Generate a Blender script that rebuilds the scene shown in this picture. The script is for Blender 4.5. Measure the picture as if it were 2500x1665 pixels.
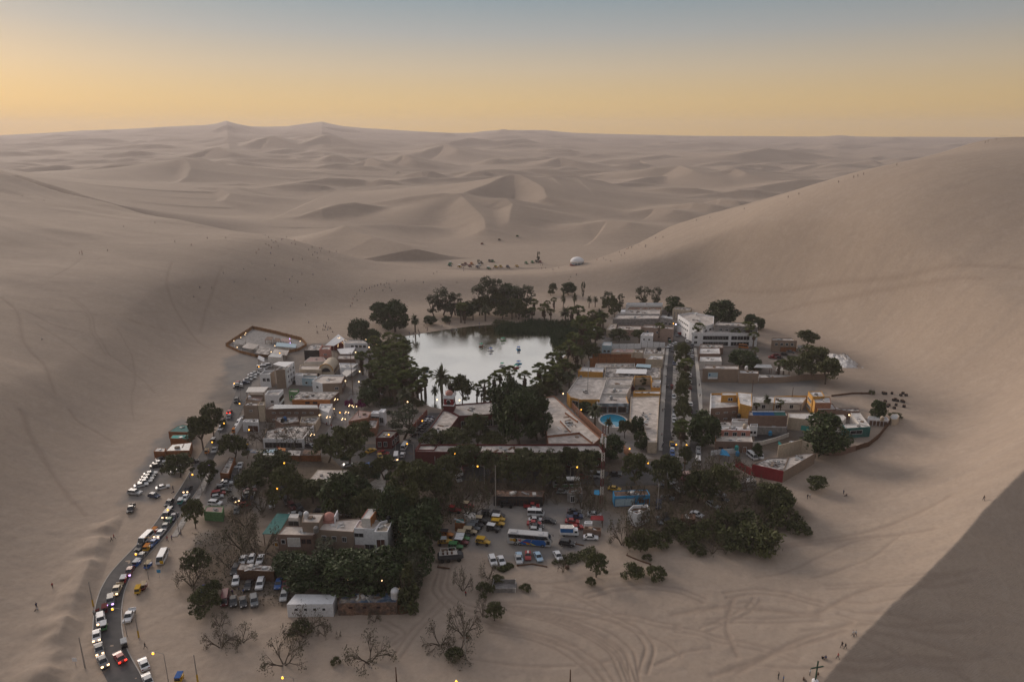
import bpy, bmesh, math, random
import numpy as np
from mathutils import Vector, Matrix
R = math.radians
random.seed(7); rng = np.random.default_rng(7)
for o in list(bpy.data.objects): bpy.data.objects.remove(o)
S = bpy.context.scene; COL = S.collection

# ---------------------------------------------------------------- camera
H = 112.0; PITCH = R(16.2); FPX = 1690.0           # drone 112 m above the village floor
cam = bpy.data.cameras.new('camera'); cam.sensor_width = 36; cam.lens = 36*FPX/2500
cam.clip_start = 1; cam.clip_end = 60000
camo = bpy.data.objects.new('camera', cam); COL.objects.link(camo)
camo.location = (0, 0, H); camo.rotation_euler = (R(90)-PITCH, 0, 0); S.camera = camo

# ---------------------------------------------------------------- sky, sun, exposure
SUN_AZ, SUN_EL = R(-42), R(16)                     # azimuth from +Y towards +X: low in the west, ahead and left
W = bpy.data.worlds.new('World'); S.world = W; W.use_nodes = True
nt = W.node_tree; N = nt.nodes; L = nt.links; N.clear()
out = N.new('ShaderNodeOutputWorld'); bg = N.new('ShaderNodeBackground'); bg.inputs[1].default_value = 1.0
tc = N.new('ShaderNodeTexCoord'); sx = N.new('ShaderNodeSeparateXYZ'); L.new(tc.outputs['Generated'], sx.inputs[0])
rp = N.new('ShaderNodeValToRGB'); cr = rp.color_ramp; cr.interpolation = 'EASE'
stops = [(0.0, (.30,.23,.14)), (.085, (.72,.44,.075)), (.125, (.69,.475,.185)), (.165, (.55,.45,.31)), (.205, (.37,.38,.37)),
         (.245, (.24,.31,.35)), (.285, (.36,.40,.42)), (.345, (.62,.605,.595)), (.5, (.60,.59,.61)), (1.0, (.42,.43,.49))]
mz = N.new('ShaderNodeMapRange'); mz.inputs[1].default_value = -.09; mz.inputs[2].default_value = 1.0
mz.inputs[3].default_value = 0; mz.inputs[4].default_value = 1
cr.interpolation = 'LINEAR'
while len(cr.elements) > 1: cr.elements.remove(cr.elements[-1])
for i, (p, c) in enumerate(stops):
    e = cr.elements[0] if i == 0 else cr.elements.new(p)
    e.position = p; e.color = (*c, 1)
L.new(sx.outputs['Z'], mz.inputs[0]); L.new(mz.outputs[0], rp.inputs[0])
# the sky is brightest towards the set sun and dims steadily towards the east behind the camera
dp = N.new('ShaderNodeVectorMath'); dp.operation = 'DOT_PRODUCT'; L.new(tc.outputs['Generated'], dp.inputs[0]); dp.inputs[1].default_value = (math.sin(SUN_AZ), math.cos(SUN_AZ), 0)
az = N.new('ShaderNodeMapRange'); az.inputs[1].default_value = -1; az.inputs[2].default_value = 1
az.inputs[3].default_value = .44; az.inputs[4].default_value = 1.12; L.new(dp.outputs['Value'], az.inputs[0])
mu = N.new('ShaderNodeVectorMath'); mu.operation = 'SCALE'; L.new(rp.outputs[0], mu.inputs[0]); L.new(az.outputs[0], mu.inputs['Scale'])
sky = N.new('ShaderNodeTexSky'); sky.sky_type = 'NISHITA'; sky.sun_disc = False; sky.sun_elevation = R(5)
sky.sun_rotation = SUN_AZ; sky.dust_density = 3; sky.air_density = 1
sk = N.new('ShaderNodeVectorMath'); sk.operation = 'SCALE'; sk.inputs['Scale'].default_value = .06; L.new(sky.outputs[0], sk.inputs[0])
mx = N.new('ShaderNodeMix'); mx.data_type = 'RGBA'; mx.inputs[0].default_value = .08
L.new(mu.outputs[0], mx.inputs['A']); L.new(sk.outputs[0], mx.inputs['B'])
L.new(mx.outputs['Result'], bg.inputs[0]); L.new(bg.outputs[0], out.inputs[0])
sl = bpy.data.lights.new('sun', 'SUN'); sl.energy = 2.8; sl.angle = R(26); sl.color = (1, .85, .72)
so = bpy.data.objects.new('sun', sl); COL.objects.link(so)
sd = Vector((math.sin(SUN_AZ)*math.cos(SUN_EL), math.cos(SUN_AZ)*math.cos(SUN_EL), math.sin(SUN_EL)))
so.rotation_euler = sd.to_track_quat('Z', 'Y').to_euler(); so.location = (0, 0, 400)
vs = S.view_settings; vs.view_transform = 'Standard'; vs.look = 'None'; vs.exposure = 0.12; vs.gamma = 1; vs.use_curve_mapping = False
cy = S.cycles; cy.max_bounces = 6; cy.diffuse_bounces = 2; cy.glossy_bounces = 3; cy.volume_bounces = 0
cy.transparent_max_bounces = 8; cy.use_denoising = True; cy.sample_clamp_indirect = 3; cy.caustics_reflective = False; cy.caustics_refractive = False
cy.volume_step_rate = 10; cy.volume_max_steps = 8

# ---------------------------------------------------------------- helpers
cT, sT = math.cos(PITCH), math.sin(PITCH)
def ray(px, py):
    a = (px-1250)/FPX; b = (832.5-py)/FPX
    return np.array([a, b*sT+cT, b*cT-sT])
def atz(px, py, z=0.0):
    d = ray(px, py); t = (z-H)/d[2]; return (d[0]*t, d[1]*t)
def atd(px, py, D):
    d = ray(px, py)*D; return (d[0], d[1], H+d[2])

def tag(o, label=None, cat=None, group=None, kind=None):
    if label: o['label'] = label
    if cat: o['category'] = cat
    if group: o['group'] = group
    if kind: o['kind'] = kind
    return o
def empty(name, loc=(0,0,0), rz=0.0, label=None, cat=None, group=None, sc=1.0):
    o = bpy.data.objects.new(name, None); COL.objects.link(o); o.empty_display_size = .2
    o.location = loc; o.rotation_euler = (0, 0, rz); o.scale = (sc,)*3 if not isinstance(sc, tuple) else sc
    return tag(o, label, cat, group)
class MB:
    """collects polygons (with a material slot) and makes them one mesh"""
    def __init__(s): s.v = []; s.f = []; s.m = []; s.sm = False
    def add(s, vs, fs, m=0):
        b = len(s.v); s.v += [tuple(map(float, p)) for p in vs]
        for f in fs: s.f.append([b+i for i in f]); s.m.append(m)
    def box(s, c, d, m=0, rz=0.0, top=None):
        """centre-bottom c, size d; top=(sx,sy) scales the top face"""
        x, y, z = c; a, b, h = d[0]/2, d[1]/2, d[2]; tx, ty = top or (1, 1)
        P = [(-a,-b,0),(a,-b,0),(a,b,0),(-a,b,0),(-a*tx,-b*ty,h),(a*tx,-b*ty,h),(a*tx,b*ty,h),(-a*tx,b*ty,h)]
        co, si = math.cos(rz), math.sin(rz)
        s.add([(x+p[0]*co-p[1]*si, y+p[0]*si+p[1]*co, z+p[2]) for p in P],
              [(3,2,1,0),(4,5,6,7),(0,1,5,4),(1,2,6,5),(2,3,7,6),(3,0,4,7)], m)
    def prism(s, poly, z0, z1, m=0, mt=None, bottom=True):
        n = len(poly); s.add([(p[0],p[1],z0) for p in poly]+[(p[0],p[1],z1) for p in poly],
              [(i,(i+1)%n,n+(i+1)%n,n+i) for i in range(n)], m)
        s.add([(p[0],p[1],z1) for p in poly], [tuple(range(n))], m if mt is None else mt)
        if bottom: s.add([(p[0],p[1],z0) for p in poly], [tuple(range(n))[::-1]], m)
    def tube(s, p, q, r0, r1=None, n=6, m=0, cap=True):
        r1 = r0 if r1 is None else r1; p = Vector(p); q = Vector(q); d = (q-p)
        if d.length < 1e-6: return
        d.normalize(); u = d.orthogonal().normalized(); w = d.cross(u)
        A = [p+(u*math.cos(t)+w*math.sin(t))*r0 for t in [2*math.pi*i/n for i in range(n)]]
        B = [q+(u*math.cos(t)+w*math.sin(t))*r1 for t in [2*math.pi*i/n for i in range(n)]]
        fs = [(i,(i+1)%n,n+(i+1)%n,n+i) for i in range(n)]
        if cap: fs += [tuple(range(n))[::-1], tuple(range(n, 2*n))]
        s.add(A+B, fs, m)
    def lathe(s, prof, c=(0,0,0), n=10, m=0):
        x, y, z = c; V = []; F = []
        for (r, h) in prof:
            V += [(x+r*math.cos(2*math.pi*i/n), y+r*math.sin(2*math.pi*i/n), z+h) for i in range(n)]
        for k in range(len(prof)-1):
            F += [(k*n+i, k*n+(i+1)%n, (k+1)*n+(i+1)%n, (k+1)*n+i) for i in range(n)]
        F += [tuple(range(n))[::-1], tuple(range((len(prof)-1)*n, len(prof)*n))]
        s.add(V, F, m)
    def mesh(s, name, mats):
        me = bpy.data.meshes.new(name); me.from_pydata(s.v, [], s.f)
        for m in (mats if isinstance(mats, (list, tuple)) else [mats]): me.materials.append(m)
        if len(set(s.m)) > 1: me.polygons.foreach_set('material_index', s.m)
        if s.sm: me.polygons.foreach_set('use_smooth', [True]*len(s.f))
        me.update(); return me
    def build(s, name, mats, parent=None, loc=None):
        o = bpy.data.objects.new(name, s.mesh(name, mats)); COL.objects.link(o)
        if parent: o.parent = parent
        if loc: o.location = loc
        return o
def put(name, me, parent=None, loc=(0,0,0), rz=0.0, sc=None):
    o = bpy.data.objects.new(name, me); COL.objects.link(o); o.parent = parent; o.location = loc
    o.rotation_euler = (0, 0, rz)
    if sc: o.scale = sc if isinstance(sc, tuple) else (sc,)*3
    return o

# ---------------------------------------------------------------- materials
MATS = {}
def mat(name, col, rough=.85, var=.12, scale=1.5, metal=0.0, bump=0.0, spec=.3, emit=None, col2=None, obj=False, alpha=None):
    """painted / plaster / metal surface with blotchy dirt; obj=True takes the object's own colour"""
    if name in MATS: return MATS[name]
    m = bpy.data.materials.new(name); m.use_nodes = True; t = m.node_tree; n = t.nodes; l = t.links
    b = n['Principled BSDF']; b.inputs['Roughness'].default_value = rough; b.inputs['Metallic'].default_value = metal
    b.inputs['Specular IOR Level'].default_value = spec
    tc = n.new('ShaderNodeTexCoord'); nz = n.new('ShaderNodeTexNoise'); nz.inputs['Scale'].default_value = scale
    nz.inputs['Detail'].default_value = 6; nz.inputs['Roughness'].default_value = .65; l.new(tc.outputs['Object'], nz.inputs['Vector'])
    mr = n.new('ShaderNodeMapRange'); mr.inputs[1].default_value = .3; mr.inputs[2].default_value = .7
    mr.inputs[3].default_value = 1-var*1.6; mr.inputs[4].default_value = 1+var*.8; l.new(nz.outputs[0], mr.inputs[0])
    sc_ = n.new('ShaderNodeVectorMath'); sc_.operation = 'SCALE'; l.new(mr.outputs[0], sc_.inputs['Scale'])
    if obj:
        oi = n.new('ShaderNodeObjectInfo'); src = oi.outputs['Color']
    elif col2:
        mm = n.new('ShaderNodeMix'); mm.data_type = 'RGBA'; mm.inputs['A'].default_value = (*col, 1); mm.inputs['B'].default_value = (*col2, 1)
        n2 = n.new('ShaderNodeTexNoise'); n2.inputs['Scale'].default_value = scale*.45; n2.inputs['Detail'].default_value = 5; l.new(tc.outputs['Object'], n2.inputs['Vector'])
        r2 = n.new('ShaderNodeMapRange'); r2.inputs[1].default_value = .42; r2.inputs[2].default_value = .6; l.new(n2.outputs[0], r2.inputs[0]); l.new(r2.outputs[0], mm.inputs[0])
        src = mm.outputs['Result']
    else:
        rg = n.new('ShaderNodeRGB'); rg.outputs[0].default_value = (*col, 1); src = rg.outputs[0]
    l.new(src, sc_.inputs[0]); l.new(sc_.outputs[0], b.inputs['Base Color'])
    if bump:
        bp = n.new('ShaderNodeBump'); bp.inputs['Strength'].default_value = bump; bp.inputs['Distance'].default_value = .05
        l.new(nz.outputs[0], bp.inputs['Height']); l.new(bp.outputs[0], b.inputs['Normal'])
    if emit:
        b.inputs['Emission Color'].default_value = (*emit[0], 1); b.inputs['Emission Strength'].default_value = emit[1]
    MATS[name] = m; return m
# ---------------------------------------------------------------- terrain
def vnoise(x, y, seed=0):
    xi = np.floor(x).astype(np.int64); yi = np.floor(y).astype(np.int64); xf = x-xi; yf = y-yi
    def h(a, b):
        n = (a*374761393 + b*668265263 + seed*1442695041) & 0x7fffffff
        n = ((n ^ (n >> 13))*1274126177) & 0x7fffffff
        return ((n ^ (n >> 16)) & 0xffff)/65535.0
    u = xf*xf*xf*(xf*(xf*6-15)+10); v = yf*yf*yf*(yf*(yf*6-15)+10)
    return (h(xi,yi)*(1-u)+h(xi+1,yi)*u)*(1-v) + (h(xi,yi+1)*(1-u)+h(xi+1,yi+1)*u)*v
def fbm(x, y, oct=4, seed=0):
    s = 0; a = .5
    for k in range(oct): s = s + a*(vnoise(x, y, seed+k)-.5); x = x*2.03+11.3; y = y*2.03+7.7; a *= .5
    return s

FOOT = [(40,1780),(130,1600),(185,1480),(225,1380),(262,1290),(290,1200),(325,1115),(370,1040),(440,985),(520,925),(545,860),
        (600,790),(720,800),(840,790),(900,765),(1000,765),(1050,752),(1150,742),(1300,722),(1420,722),(1520,738),(1680,738),
        (1800,772),(1900,802),(2060,868),(2150,930),(2235,972),(2215,1045),(2060,1120),(1990,1180),(1960,1260),(1860,1350),
        (1700,1450),(1600,1560),(1560,1700),(1560,1900),(1000,2100),(300,2100)]
FOOTXY = [atz(*p) for p in FOOT]
# points on the bowl-shaped sand face: pixel, height
CREST = [(-500,330,820),(-200,372,810),(38,432,800),(150,470,760),(283,501,720),(350,522,690),(421,533,660),(500,550,630),(600,568,600),(670,576,585),
         (727,588,580),(800,612,580),(876,630,580),(953,644,580),(1050,655,585),(1150,660,588),(1250,660,590),(1350,655,590),(1450,634,592),
         (1560,594,596),(1640,550,600),(1700,532,600),(1800,505,600),(1900,476,600),(2000,447,600),(2100,417,600),(2200,396,600),(2300,374,600),(2380,347,600),(2450,332,600),
         (2500,340,602),(2600,350,605),(2800,356,610),(3100,360,620)]
F_PTS = [(px, py, atd(px, py, D)) for (px, py, D) in CREST]
FXY = [(a[0], a[1], a[2]) for _, _, a in F_PTS]
for (px, py, z) in [(0,594,43),(134,615,37),(199,622,35),(268,613,36),(344,617,34.5),(432,622,32.5),(536,609,34),(612,602,34),(-300,560,54),
                    (0,900,22),(0,1100,15),(0,1300,9.5),(0,1500,5),(0,1660,2.6),(-300,1400,15),(-300,1000,30),(-300,1750,8),
                    (250,800,19),(250,950,9),(450,740,17),(600,700,16.5),(800,700,10),(950,700,8.5),(1100,700,7),(1250,690,7),(1400,680,9),
                    (1600,660,17),(1750,640,28),(1900,640,35),(2100,600,52),
                    (1900,740,11),(2050,760,17),(2250,800,22),(2350,1080,11),(2200,1130,5.5),(2100,1230,3),(2000,1350,1.2),(2300,1200,9)]:
    x, y = atz(px, py, z); FXY.append((x, y, z))
NEAR = [(1991,1662,1.8),(2030,1611,2.4),(2095,1529,3.6),(2160,1446,5.4),(2268,1345,8.5),(2391,1226,13.5),(2495,1145,18.5),(2650,1040,27)]
NEARXY = [(*atz(px, py, z), z) for px, py, z in NEAR]
FXY += NEARXY + [(60,-40,0),(0,-60,0),(-70,-50,2),(130,40,0.5),(-160,40,14),(-300,100,30),(-420,300,48)]
for (x, y) in FOOTXY: FXY.append((x, y, 0.0))
P = np.array(FXY); 
def tps_fit(P):
    n = len(P); X = P[:, :2]/300.0; d = np.hypot(X[:,None,0]-X[None,:,0], X[:,None,1]-X[None,:,1])
    K = np.where(d > 0, d, 0.0)                                   # biharmonic-ish: linear kernel, slight smoothing
    K = np.sqrt(d*d+.17**2)
    A = np.zeros((n+3, n+3)); A[:n,:n] = K - np.eye(n)*6e-3; A[:n,n] = 1; A[:n,n+1:] = X; A[n,:n] = 1; A[n+1:,:n] = X.T
    return np.linalg.solve(A, np.r_[P[:,2], 0, 0, 0]), X
TPSW, TPSX = tps_fit(P)
def tps(x, y):
    n = len(TPSX); x = x/300.0; y = y/300.0; s = TPSW[n]+TPSW[n+1]*x+TPSW[n+2]*y
    for k in range(n): s = s + TPSW[k]*np.sqrt((x-TPSX[k,0])**2+(y-TPSX[k,1])**2+.17**2)
    return s
def inpoly(x, y, poly):
    r = np.zeros(x.shape, bool); j = len(poly)-1
    for i in range(len(poly)):
        xi, yi = poly[i]; xj, yj = poly[j]
        c = ((yi > y) != (yj > y)) & (x < (xj-xi)*(y-yi)/((yj-yi) or 1e-9)+xi); r ^= c; j = i
    return r
def polydist(x, y, pts, closed=True):
    """distance to polyline, parameter value interpolated from pts[:,2] if given, side"""
    best = np.full(x.shape, 1e9); val = np.zeros(x.shape); side = np.zeros(x.shape)
    n = len(pts)
    for i in range(n if closed else n-1):
        a = pts[i]; b = pts[(i+1) % n]; ex, ey = b[0]-a[0], b[1]-a[1]; L2 = ex*ex+ey*ey or 1e-9
        t = np.clip(((x-a[0])*ex+(y-a[1])*ey)/L2, 0, 1); dx = x-a[0]-t*ex; dy = y-a[1]-t*ey; d = np.hypot(dx, dy)
        m = d < best; best = np.where(m, d, best)
        if len(a) > 2: val = np.where(m, a[2]+(b[2]-a[2])*t, val)
        side = np.where(m, (ex*dy-ey*dx)/(math.sqrt(L2)*d+1e-6), side)
    return best, val, side
cphi = np.array([math.atan2(a[0], a[1]) for _,_,a in F_PTS]); crr = np.array([math.hypot(a[0], a[1]) for _,_,a in F_PTS]); czz = np.array([a[2] for _,_,a in F_PTS])
SKY = [(-900,338),(-400,336),(0,331),(100,326),(200,319),(300,316),(400,310),(500,306),(530,302),(552,295),(575,302),(610,309),(650,310),(700,309),(740,303),(785,297),(810,303),(840,309),(900,314),
       (1000,320),(1100,325),(1150,325),(1180,321),(1230,318),(1330,318),(1400,325),(1500,328),(1700,332),(2000,334),(2052,331),(2090,334),(2500,336),(3300,338)]
RSKY = 7000.0
sphi = np.array([math.atan2(ray(p, q)[0], ray(p, q)[1]) for p, q in SKY])
szz = np.array([H + RSKY*ray(p, q)[2]/math.hypot(*ray(p, q)[:2]) for p, q in SKY])
# crest lines of single dunes: (pixel x, pixel y, depth) ... ; slope of the side towards us, slope of the far side
DUNES = [
 ([(-60,405,1000),(38,427,900),(110,448,860),(200,476,820),(290,501,790)], .62, .2),
 ([(205,415,1430),(268,403,1450),(363,399,1480),(420,395,1500),(448,387,1500),(466,410,1400),(457,430,1330),(428,449,1260)], .60, .16),
 ([(448,387,1500),(490,386,1560),(540,400,1600),(640,425,1650),(740,440,1750)], .30, .14),
 ([(0,413,1700),(70,408,1700),(140,402,1720)], .55, .12),
 ([(440,462,1180),(478,457,1160),(536,459,1140),(563,472,1090),(550,488,1040)], .55, .13),
 ([(735,527,905),(790,509,910),(830,498,920),(866,494,930),(930,503,940)], .52, .14),
 ([(800,508,985),(876,500,985),(940,492,975),(991,482,968),(1087,471,955),(1130,475,945),(1150,490,900),(1165,505,870),(1183,532,820),(1190,556,780)], .50, .17),
 ([(1130,475,945),(1165,458,1010),(1201,444,1070),(1240,429,1130),(1258,425,1150),(1275,428,1140),(1293,437,1100),(1323,460,1020),(1342,480,960)], .50, .19),
 ([(1130,475,945),(1180,484,925),(1247,484,905),(1264,498,880),(1250,520,840),(1244,540,810)], .45, .2),
 ([(1275,428,1140),(1310,434,1170),(1345,430,1210),(1400,436,1260),(1450,440,1300)], .34, .16),
 ([(1345,430,1210),(1365,452,1120),(1390,474,1050)], .3, .25), ([(1400,436,1260),(1425,458,1150),(1450,478,1080)], .28, .22),
 ([(770,575,760),(815,562,745),(857,553,730),(880,566,705),(910,578,680),(972,595,655),(1050,622,625)], .38, .24),
 ([(857,553,730),(900,548,765),(960,547,800),(1060,552,820)], .3, .22),
 ([(1545,516,930),(1600,507,930),(1640,512,900)], .42, .12), ([(1660,500,960),(1696,494,950),(1735,500,930)], .42, .13),
 ([(1725,496,990),(1768,486,980),(1800,490,960),(1840,494,960)], .42, .13), ([(1440,545,800),(1490,538,800),(1540,542,780)], .3, .12),
 ([(1860,455,1300),(1960,437,1350),(2060,440,1350)], .34, .12), ([(1600,410,1650),(1660,404,1650),(1690,416,1560)], .4, .12),
 ([(1745,418,1560),(1790,412,1560),(1815,422,1500)], .42, .12), ([(880,396,1900),(910,386,1920),(935,398,1850)], .45, .2),
 ([(970,388,1950),(990,376,1980),(1010,388,1920)], .45, .22), ([(770,395,2000),(815,376,2050),(860,392,2000)], .4, .18),
 ([(470,375,2300),(525,358,2350),(560,372,2250)], .45, .16), ([(600,352,2900),(660,330,3000),(700,345,2900)], .4, .2),
 ([(740,350,2900),(800,328,3100),(850,345,3000)], .4, .2), ([(1040,368,2500),(1090,352,2600),(1120,366,2450)], .42, .16),
 ([(1100,345,3300),(1150,336,3400),(1210,342,3400),(1280,338,3500)], .4, .16), ([(1340,395,2000),(1370,384,2050),(1410,393,2000)], .4, .15),
 ([(1800,375,2300),(1880,362,2500),(1960,372,2500)], .36, .1), ([(1560,385,2300),(1620,378,2400),(1700,385,2400)], .36, .1),
]
def far_dunes():
    out = []
    for pts, sa, sb in DUNES: out.append(([atd(*p) for p in pts], sa*.78, sb))
    r2 = np.random.default_rng(21)
    for k in range(460):
        r = 1300*math.exp(r2.uniform(0, 1)*1.55); ph = r2.uniform(-.80, .80)
        hgt = r2.uniform(3, 13)*(1+.45*(r/3000)); Lh = r2.uniform(35, 120)*(.7+r/3000); a = r2.normal(.25, .45)
        cx, cy = r*math.sin(ph), r*math.cos(ph); q = []
        for t in np.linspace(-1, 1, 6):
            bow = -Lh*.35*t*t
            q.append((cx+math.cos(a)*Lh*t+math.sin(a)*bow, cy+math.sin(a)*Lh*t-abs(math.cos(a))*abs(bow)*.8, ('rel', hgt*max(.02, 1-abs(t)**1.6))))
        out.append((q, r2.uniform(.26, .42), r2.uniform(.08, .18)))
    return out
FD = far_dunes()
def base_far(x, y):
    r = np.hypot(x, y); ph = np.arctan2(x, y); zs = np.interp(ph, sphi, szz)
    t = np.clip((r-700)/(RSKY-700), 0, 1)
    z = 6 + (zs-6)*np.clip(t, 0, 1)**1.22
    z = z - np.clip(r-RSKY, 0, None)*.02
    z = z + fbm(x/900, y/500, 4, 31)*60*np.clip((r-1200)/4000, 0, 1)*np.clip((RSKY-r)/1500, 0, 1)
    rg = 1-np.abs(2*vnoise(x/420+.3*vnoise(x/200,y/200,3), y/260, 41)-1)
    return z + (rg**2-.3)*9*np.clip((r-900)/1500, 0, 1)*np.clip((RSKY+200-r)/900, 0, 1)
def smax(a, b, k):
    h = np.clip(.5+.5*(a-b)/k, 0, 1); return b*(1-h)+a*h+k*h*(1-h)
LAGOON = [(960,826),(1010,818),(1080,806),(1150,797),(1215,792),(1300,786),(1400,786),(1460,800),(1400,835),(1398,850),(1362,885),(1345,905),(1330,935),(1310,960),
          (1260,985),(1180,1000),(1080,1000),(1030,985),(1005,940),(1000,880),(985,850)]
LAGXY = [atz(*p, -.35) for p in LAGOON]
BERM = [atz(*p) for p in [(90,1680),(120,1620),(145,1560),(190,1480),(225,1400),(262,1320),(300,1280)]]
NCR = [(*p,) for p in NEARXY]
_sx = np.arange(-760, 861, 6.0); _sy = np.arange(-200, 1201, 6.0); _SX, _SY = np.meshgrid(_sx, _sy)
_sd = polydist(_SX, _SY, FOOTXY)[0]*np.where(inpoly(_SX, _SY, FOOTXY), -1, 1); _k = np.exp(-(np.arange(-9, 10)/4.2)**2); _k /= _k.sum()
_pd = np.pad(_sd, 9, mode='edge'); _pd = np.apply_along_axis(lambda v: np.convolve(v, _k, 'valid'), 0, _pd); _SD = np.apply_along_axis(lambda v: np.convolve(v, _k, 'valid'), 1, _pd)
def foot_dist(x, y):
    """signed distance from the foot of the dunes (positive on the sand slopes), rounded at corners"""
    u = np.clip((x+760)/6, 0, len(_sx)-1.001); v = np.clip((y+200)/6, 0, len(_sy)-1.001); i = u.astype(int); j = v.astype(int); a = u-i; b = v-j
    return _SD[j,i]*(1-a)*(1-b)+_SD[j,i+1]*a*(1-b)+_SD[j+1,i]*(1-a)*b+_SD[j+1,i+1]*a*b
def terrain(x, y):
    r = np.hypot(x, y); ph = np.arctan2(x, y)
    F = tps(x, y)
    sdist = foot_dist(x, y)
    F = np.maximum(F, -.5)
    w = np.clip((sdist+0)/55, 0, 1); w = w*w*(3-2*w)
    F = F*w
    # far rim of the bowl
    rc = np.interp(ph, cphi, crr); zc = np.interp(ph, cphi, czz)
    wob = fbm(ph*60, ph*0+1.3, 3, 5)*4
    B = zc - (r-rc-wob)*.42
    F = F + fbm(x/70, y/45, 4, 11)*(.3+1.5*np.clip(-x/100, 0, 1))*np.clip(sdist/90, 0, 1)
    db, _, _ = polydist(x, y, BERM, False); F = F + np.exp(-(db/6)**2)*1.5*np.clip(.2+2*vnoise(x/7, y/4, 19), 0, 1.6)*np.clip(sdist/4+1, 0, 1)
    st = vnoise((x*.45+y*.9)/16+fbm(x/90, y/90, 2, 8)*3, (x*.9-y*.45)/110, 9)
    F = F + (st-.5)*1.3*np.clip(sdist/60, 0, 1)*np.clip((-x-60)/120, 0, 1)
    near = np.minimum(F, B)
    # the crest in the right foreground with its dark side dropping towards us
    dn, zn, sn = polydist(x, y, [(NEARXY[0][0]-55, NEARXY[0][1]-2, -.3), (NEARXY[0][0]-20, NEARXY[0][1]-4, .9)]+NCR+[(NEARXY[-1][0]+150, NEARXY[-1][1]+130, 75)], False)
    lee = zn - dn*.60
    lee = np.maximum(lee, -34 + .06*r)
    near = np.where((sn < 0) & (r < 420) & (x > NEARXY[0][0]-75) & (dn < 260), np.minimum(near, lee), near)
    z = np.where(r > rc-30, smax(near, base_far(x, y)-14*np.clip((rc+8-r)/38, 0, 1), 2.0), near)
    far = r > 640
    zf = z[far]; xf = x[far]; yf = y[far]; bf = base_far(xf, yf)
    for pts, sa, sb in FD:
        px = [p[0] for p in pts]; py = [p[1] for p in pts]; m0 = 330
        sel = np.nonzero((xf > min(px)-m0) & (xf < max(px)+m0) & (yf > min(py)-m0) & (yf < max(py)+m0))[0]
        if not len(sel): continue
        if isinstance(pts[0][2], tuple):
            b0 = base_far(np.array(px), np.array(py)); q = [(p[0], p[1], b0[i]+p[2][1]) for i, p in enumerate(pts)]
        else: q = pts
        xs, ys = xf[sel], yf[sel]
        xw = xs+fbm(xs/150, ys/150, 2, 77)*22; yw = ys+fbm(xs/150, ys/150, 2, 78)*22
        dd, zv, sd_ = polydist(xw, yw, q, False)
        w_ = np.clip(.5-.5*sd_, 0, 1); s = sb+(sa-sb)*w_*w_*(3-2*w_)          # the right-hand side of the line looks at the camera
        k = zv - s*dd*(.82+.18*np.minimum(dd/15, 1))/np.sqrt(1+(dd/260)**2)
        zf[sel] = smax(zf[sel], k, 5.0)
    z = z.copy(); z[far] = zf
    # lagoon bed
    nl = r < 560
    dl, _, _ = polydist(x[nl], y[nl], LAGXY); il = inpoly(x[nl], y[nl], LAGXY); s = np.where(il, dl, -dl)
    z[nl] = z[nl] - .35*np.clip(s+3.0, 0, 3)/3*1.0 - 1.2*np.clip(s, 0, 6)/6
    return z
# regular lookup grid for placing things
GX0, GX1, GY0, GY1, GS = -620, 720, -60, 1040, 2.0
gx = np.arange(GX0, GX1+.1, GS); gy = np.arange(GY0, GY1+.1, GS); GXX, GYY = np.meshgrid(gx, gy)
GZ = terrain(GXX.ravel(), GYY.ravel()).reshape(GXX.shape)
def hz(x, y):
    u = min(max((x-GX0)/GS, 0), len(gx)-1.001); v = min(max((y-GY0)/GS, 0), len(gy)-1.001); i, j = int(u), int(v); a, b = u-i, v-j
    return float(GZ[j,i]*(1-a)*(1-b)+GZ[j,i+1]*a*(1-b)+GZ[j+1,i]*(1-a)*b+GZ[j+1,i+1]*a*b)
def hit(px, py, tmax=1000):
    d = ray(px, py); t = 90.0
    while t < tmax:
        p = d*t; z = H+p[2]
        if z < hz(p[0], p[1]):
            lo, hi = t-2, t
            for _ in range(12):
                m = (lo+hi)/2; p = d*m
                if H+p[2] < hz(p[0], p[1]): hi = m
                else: lo = m
            p = d*hi; return (float(p[0]), float(p[1]), float(hz(p[0], p[1])))
        t += 2.0
    p = d*tmax; return (float(p[0]), float(p[1]), float(H+p[2]))

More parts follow.
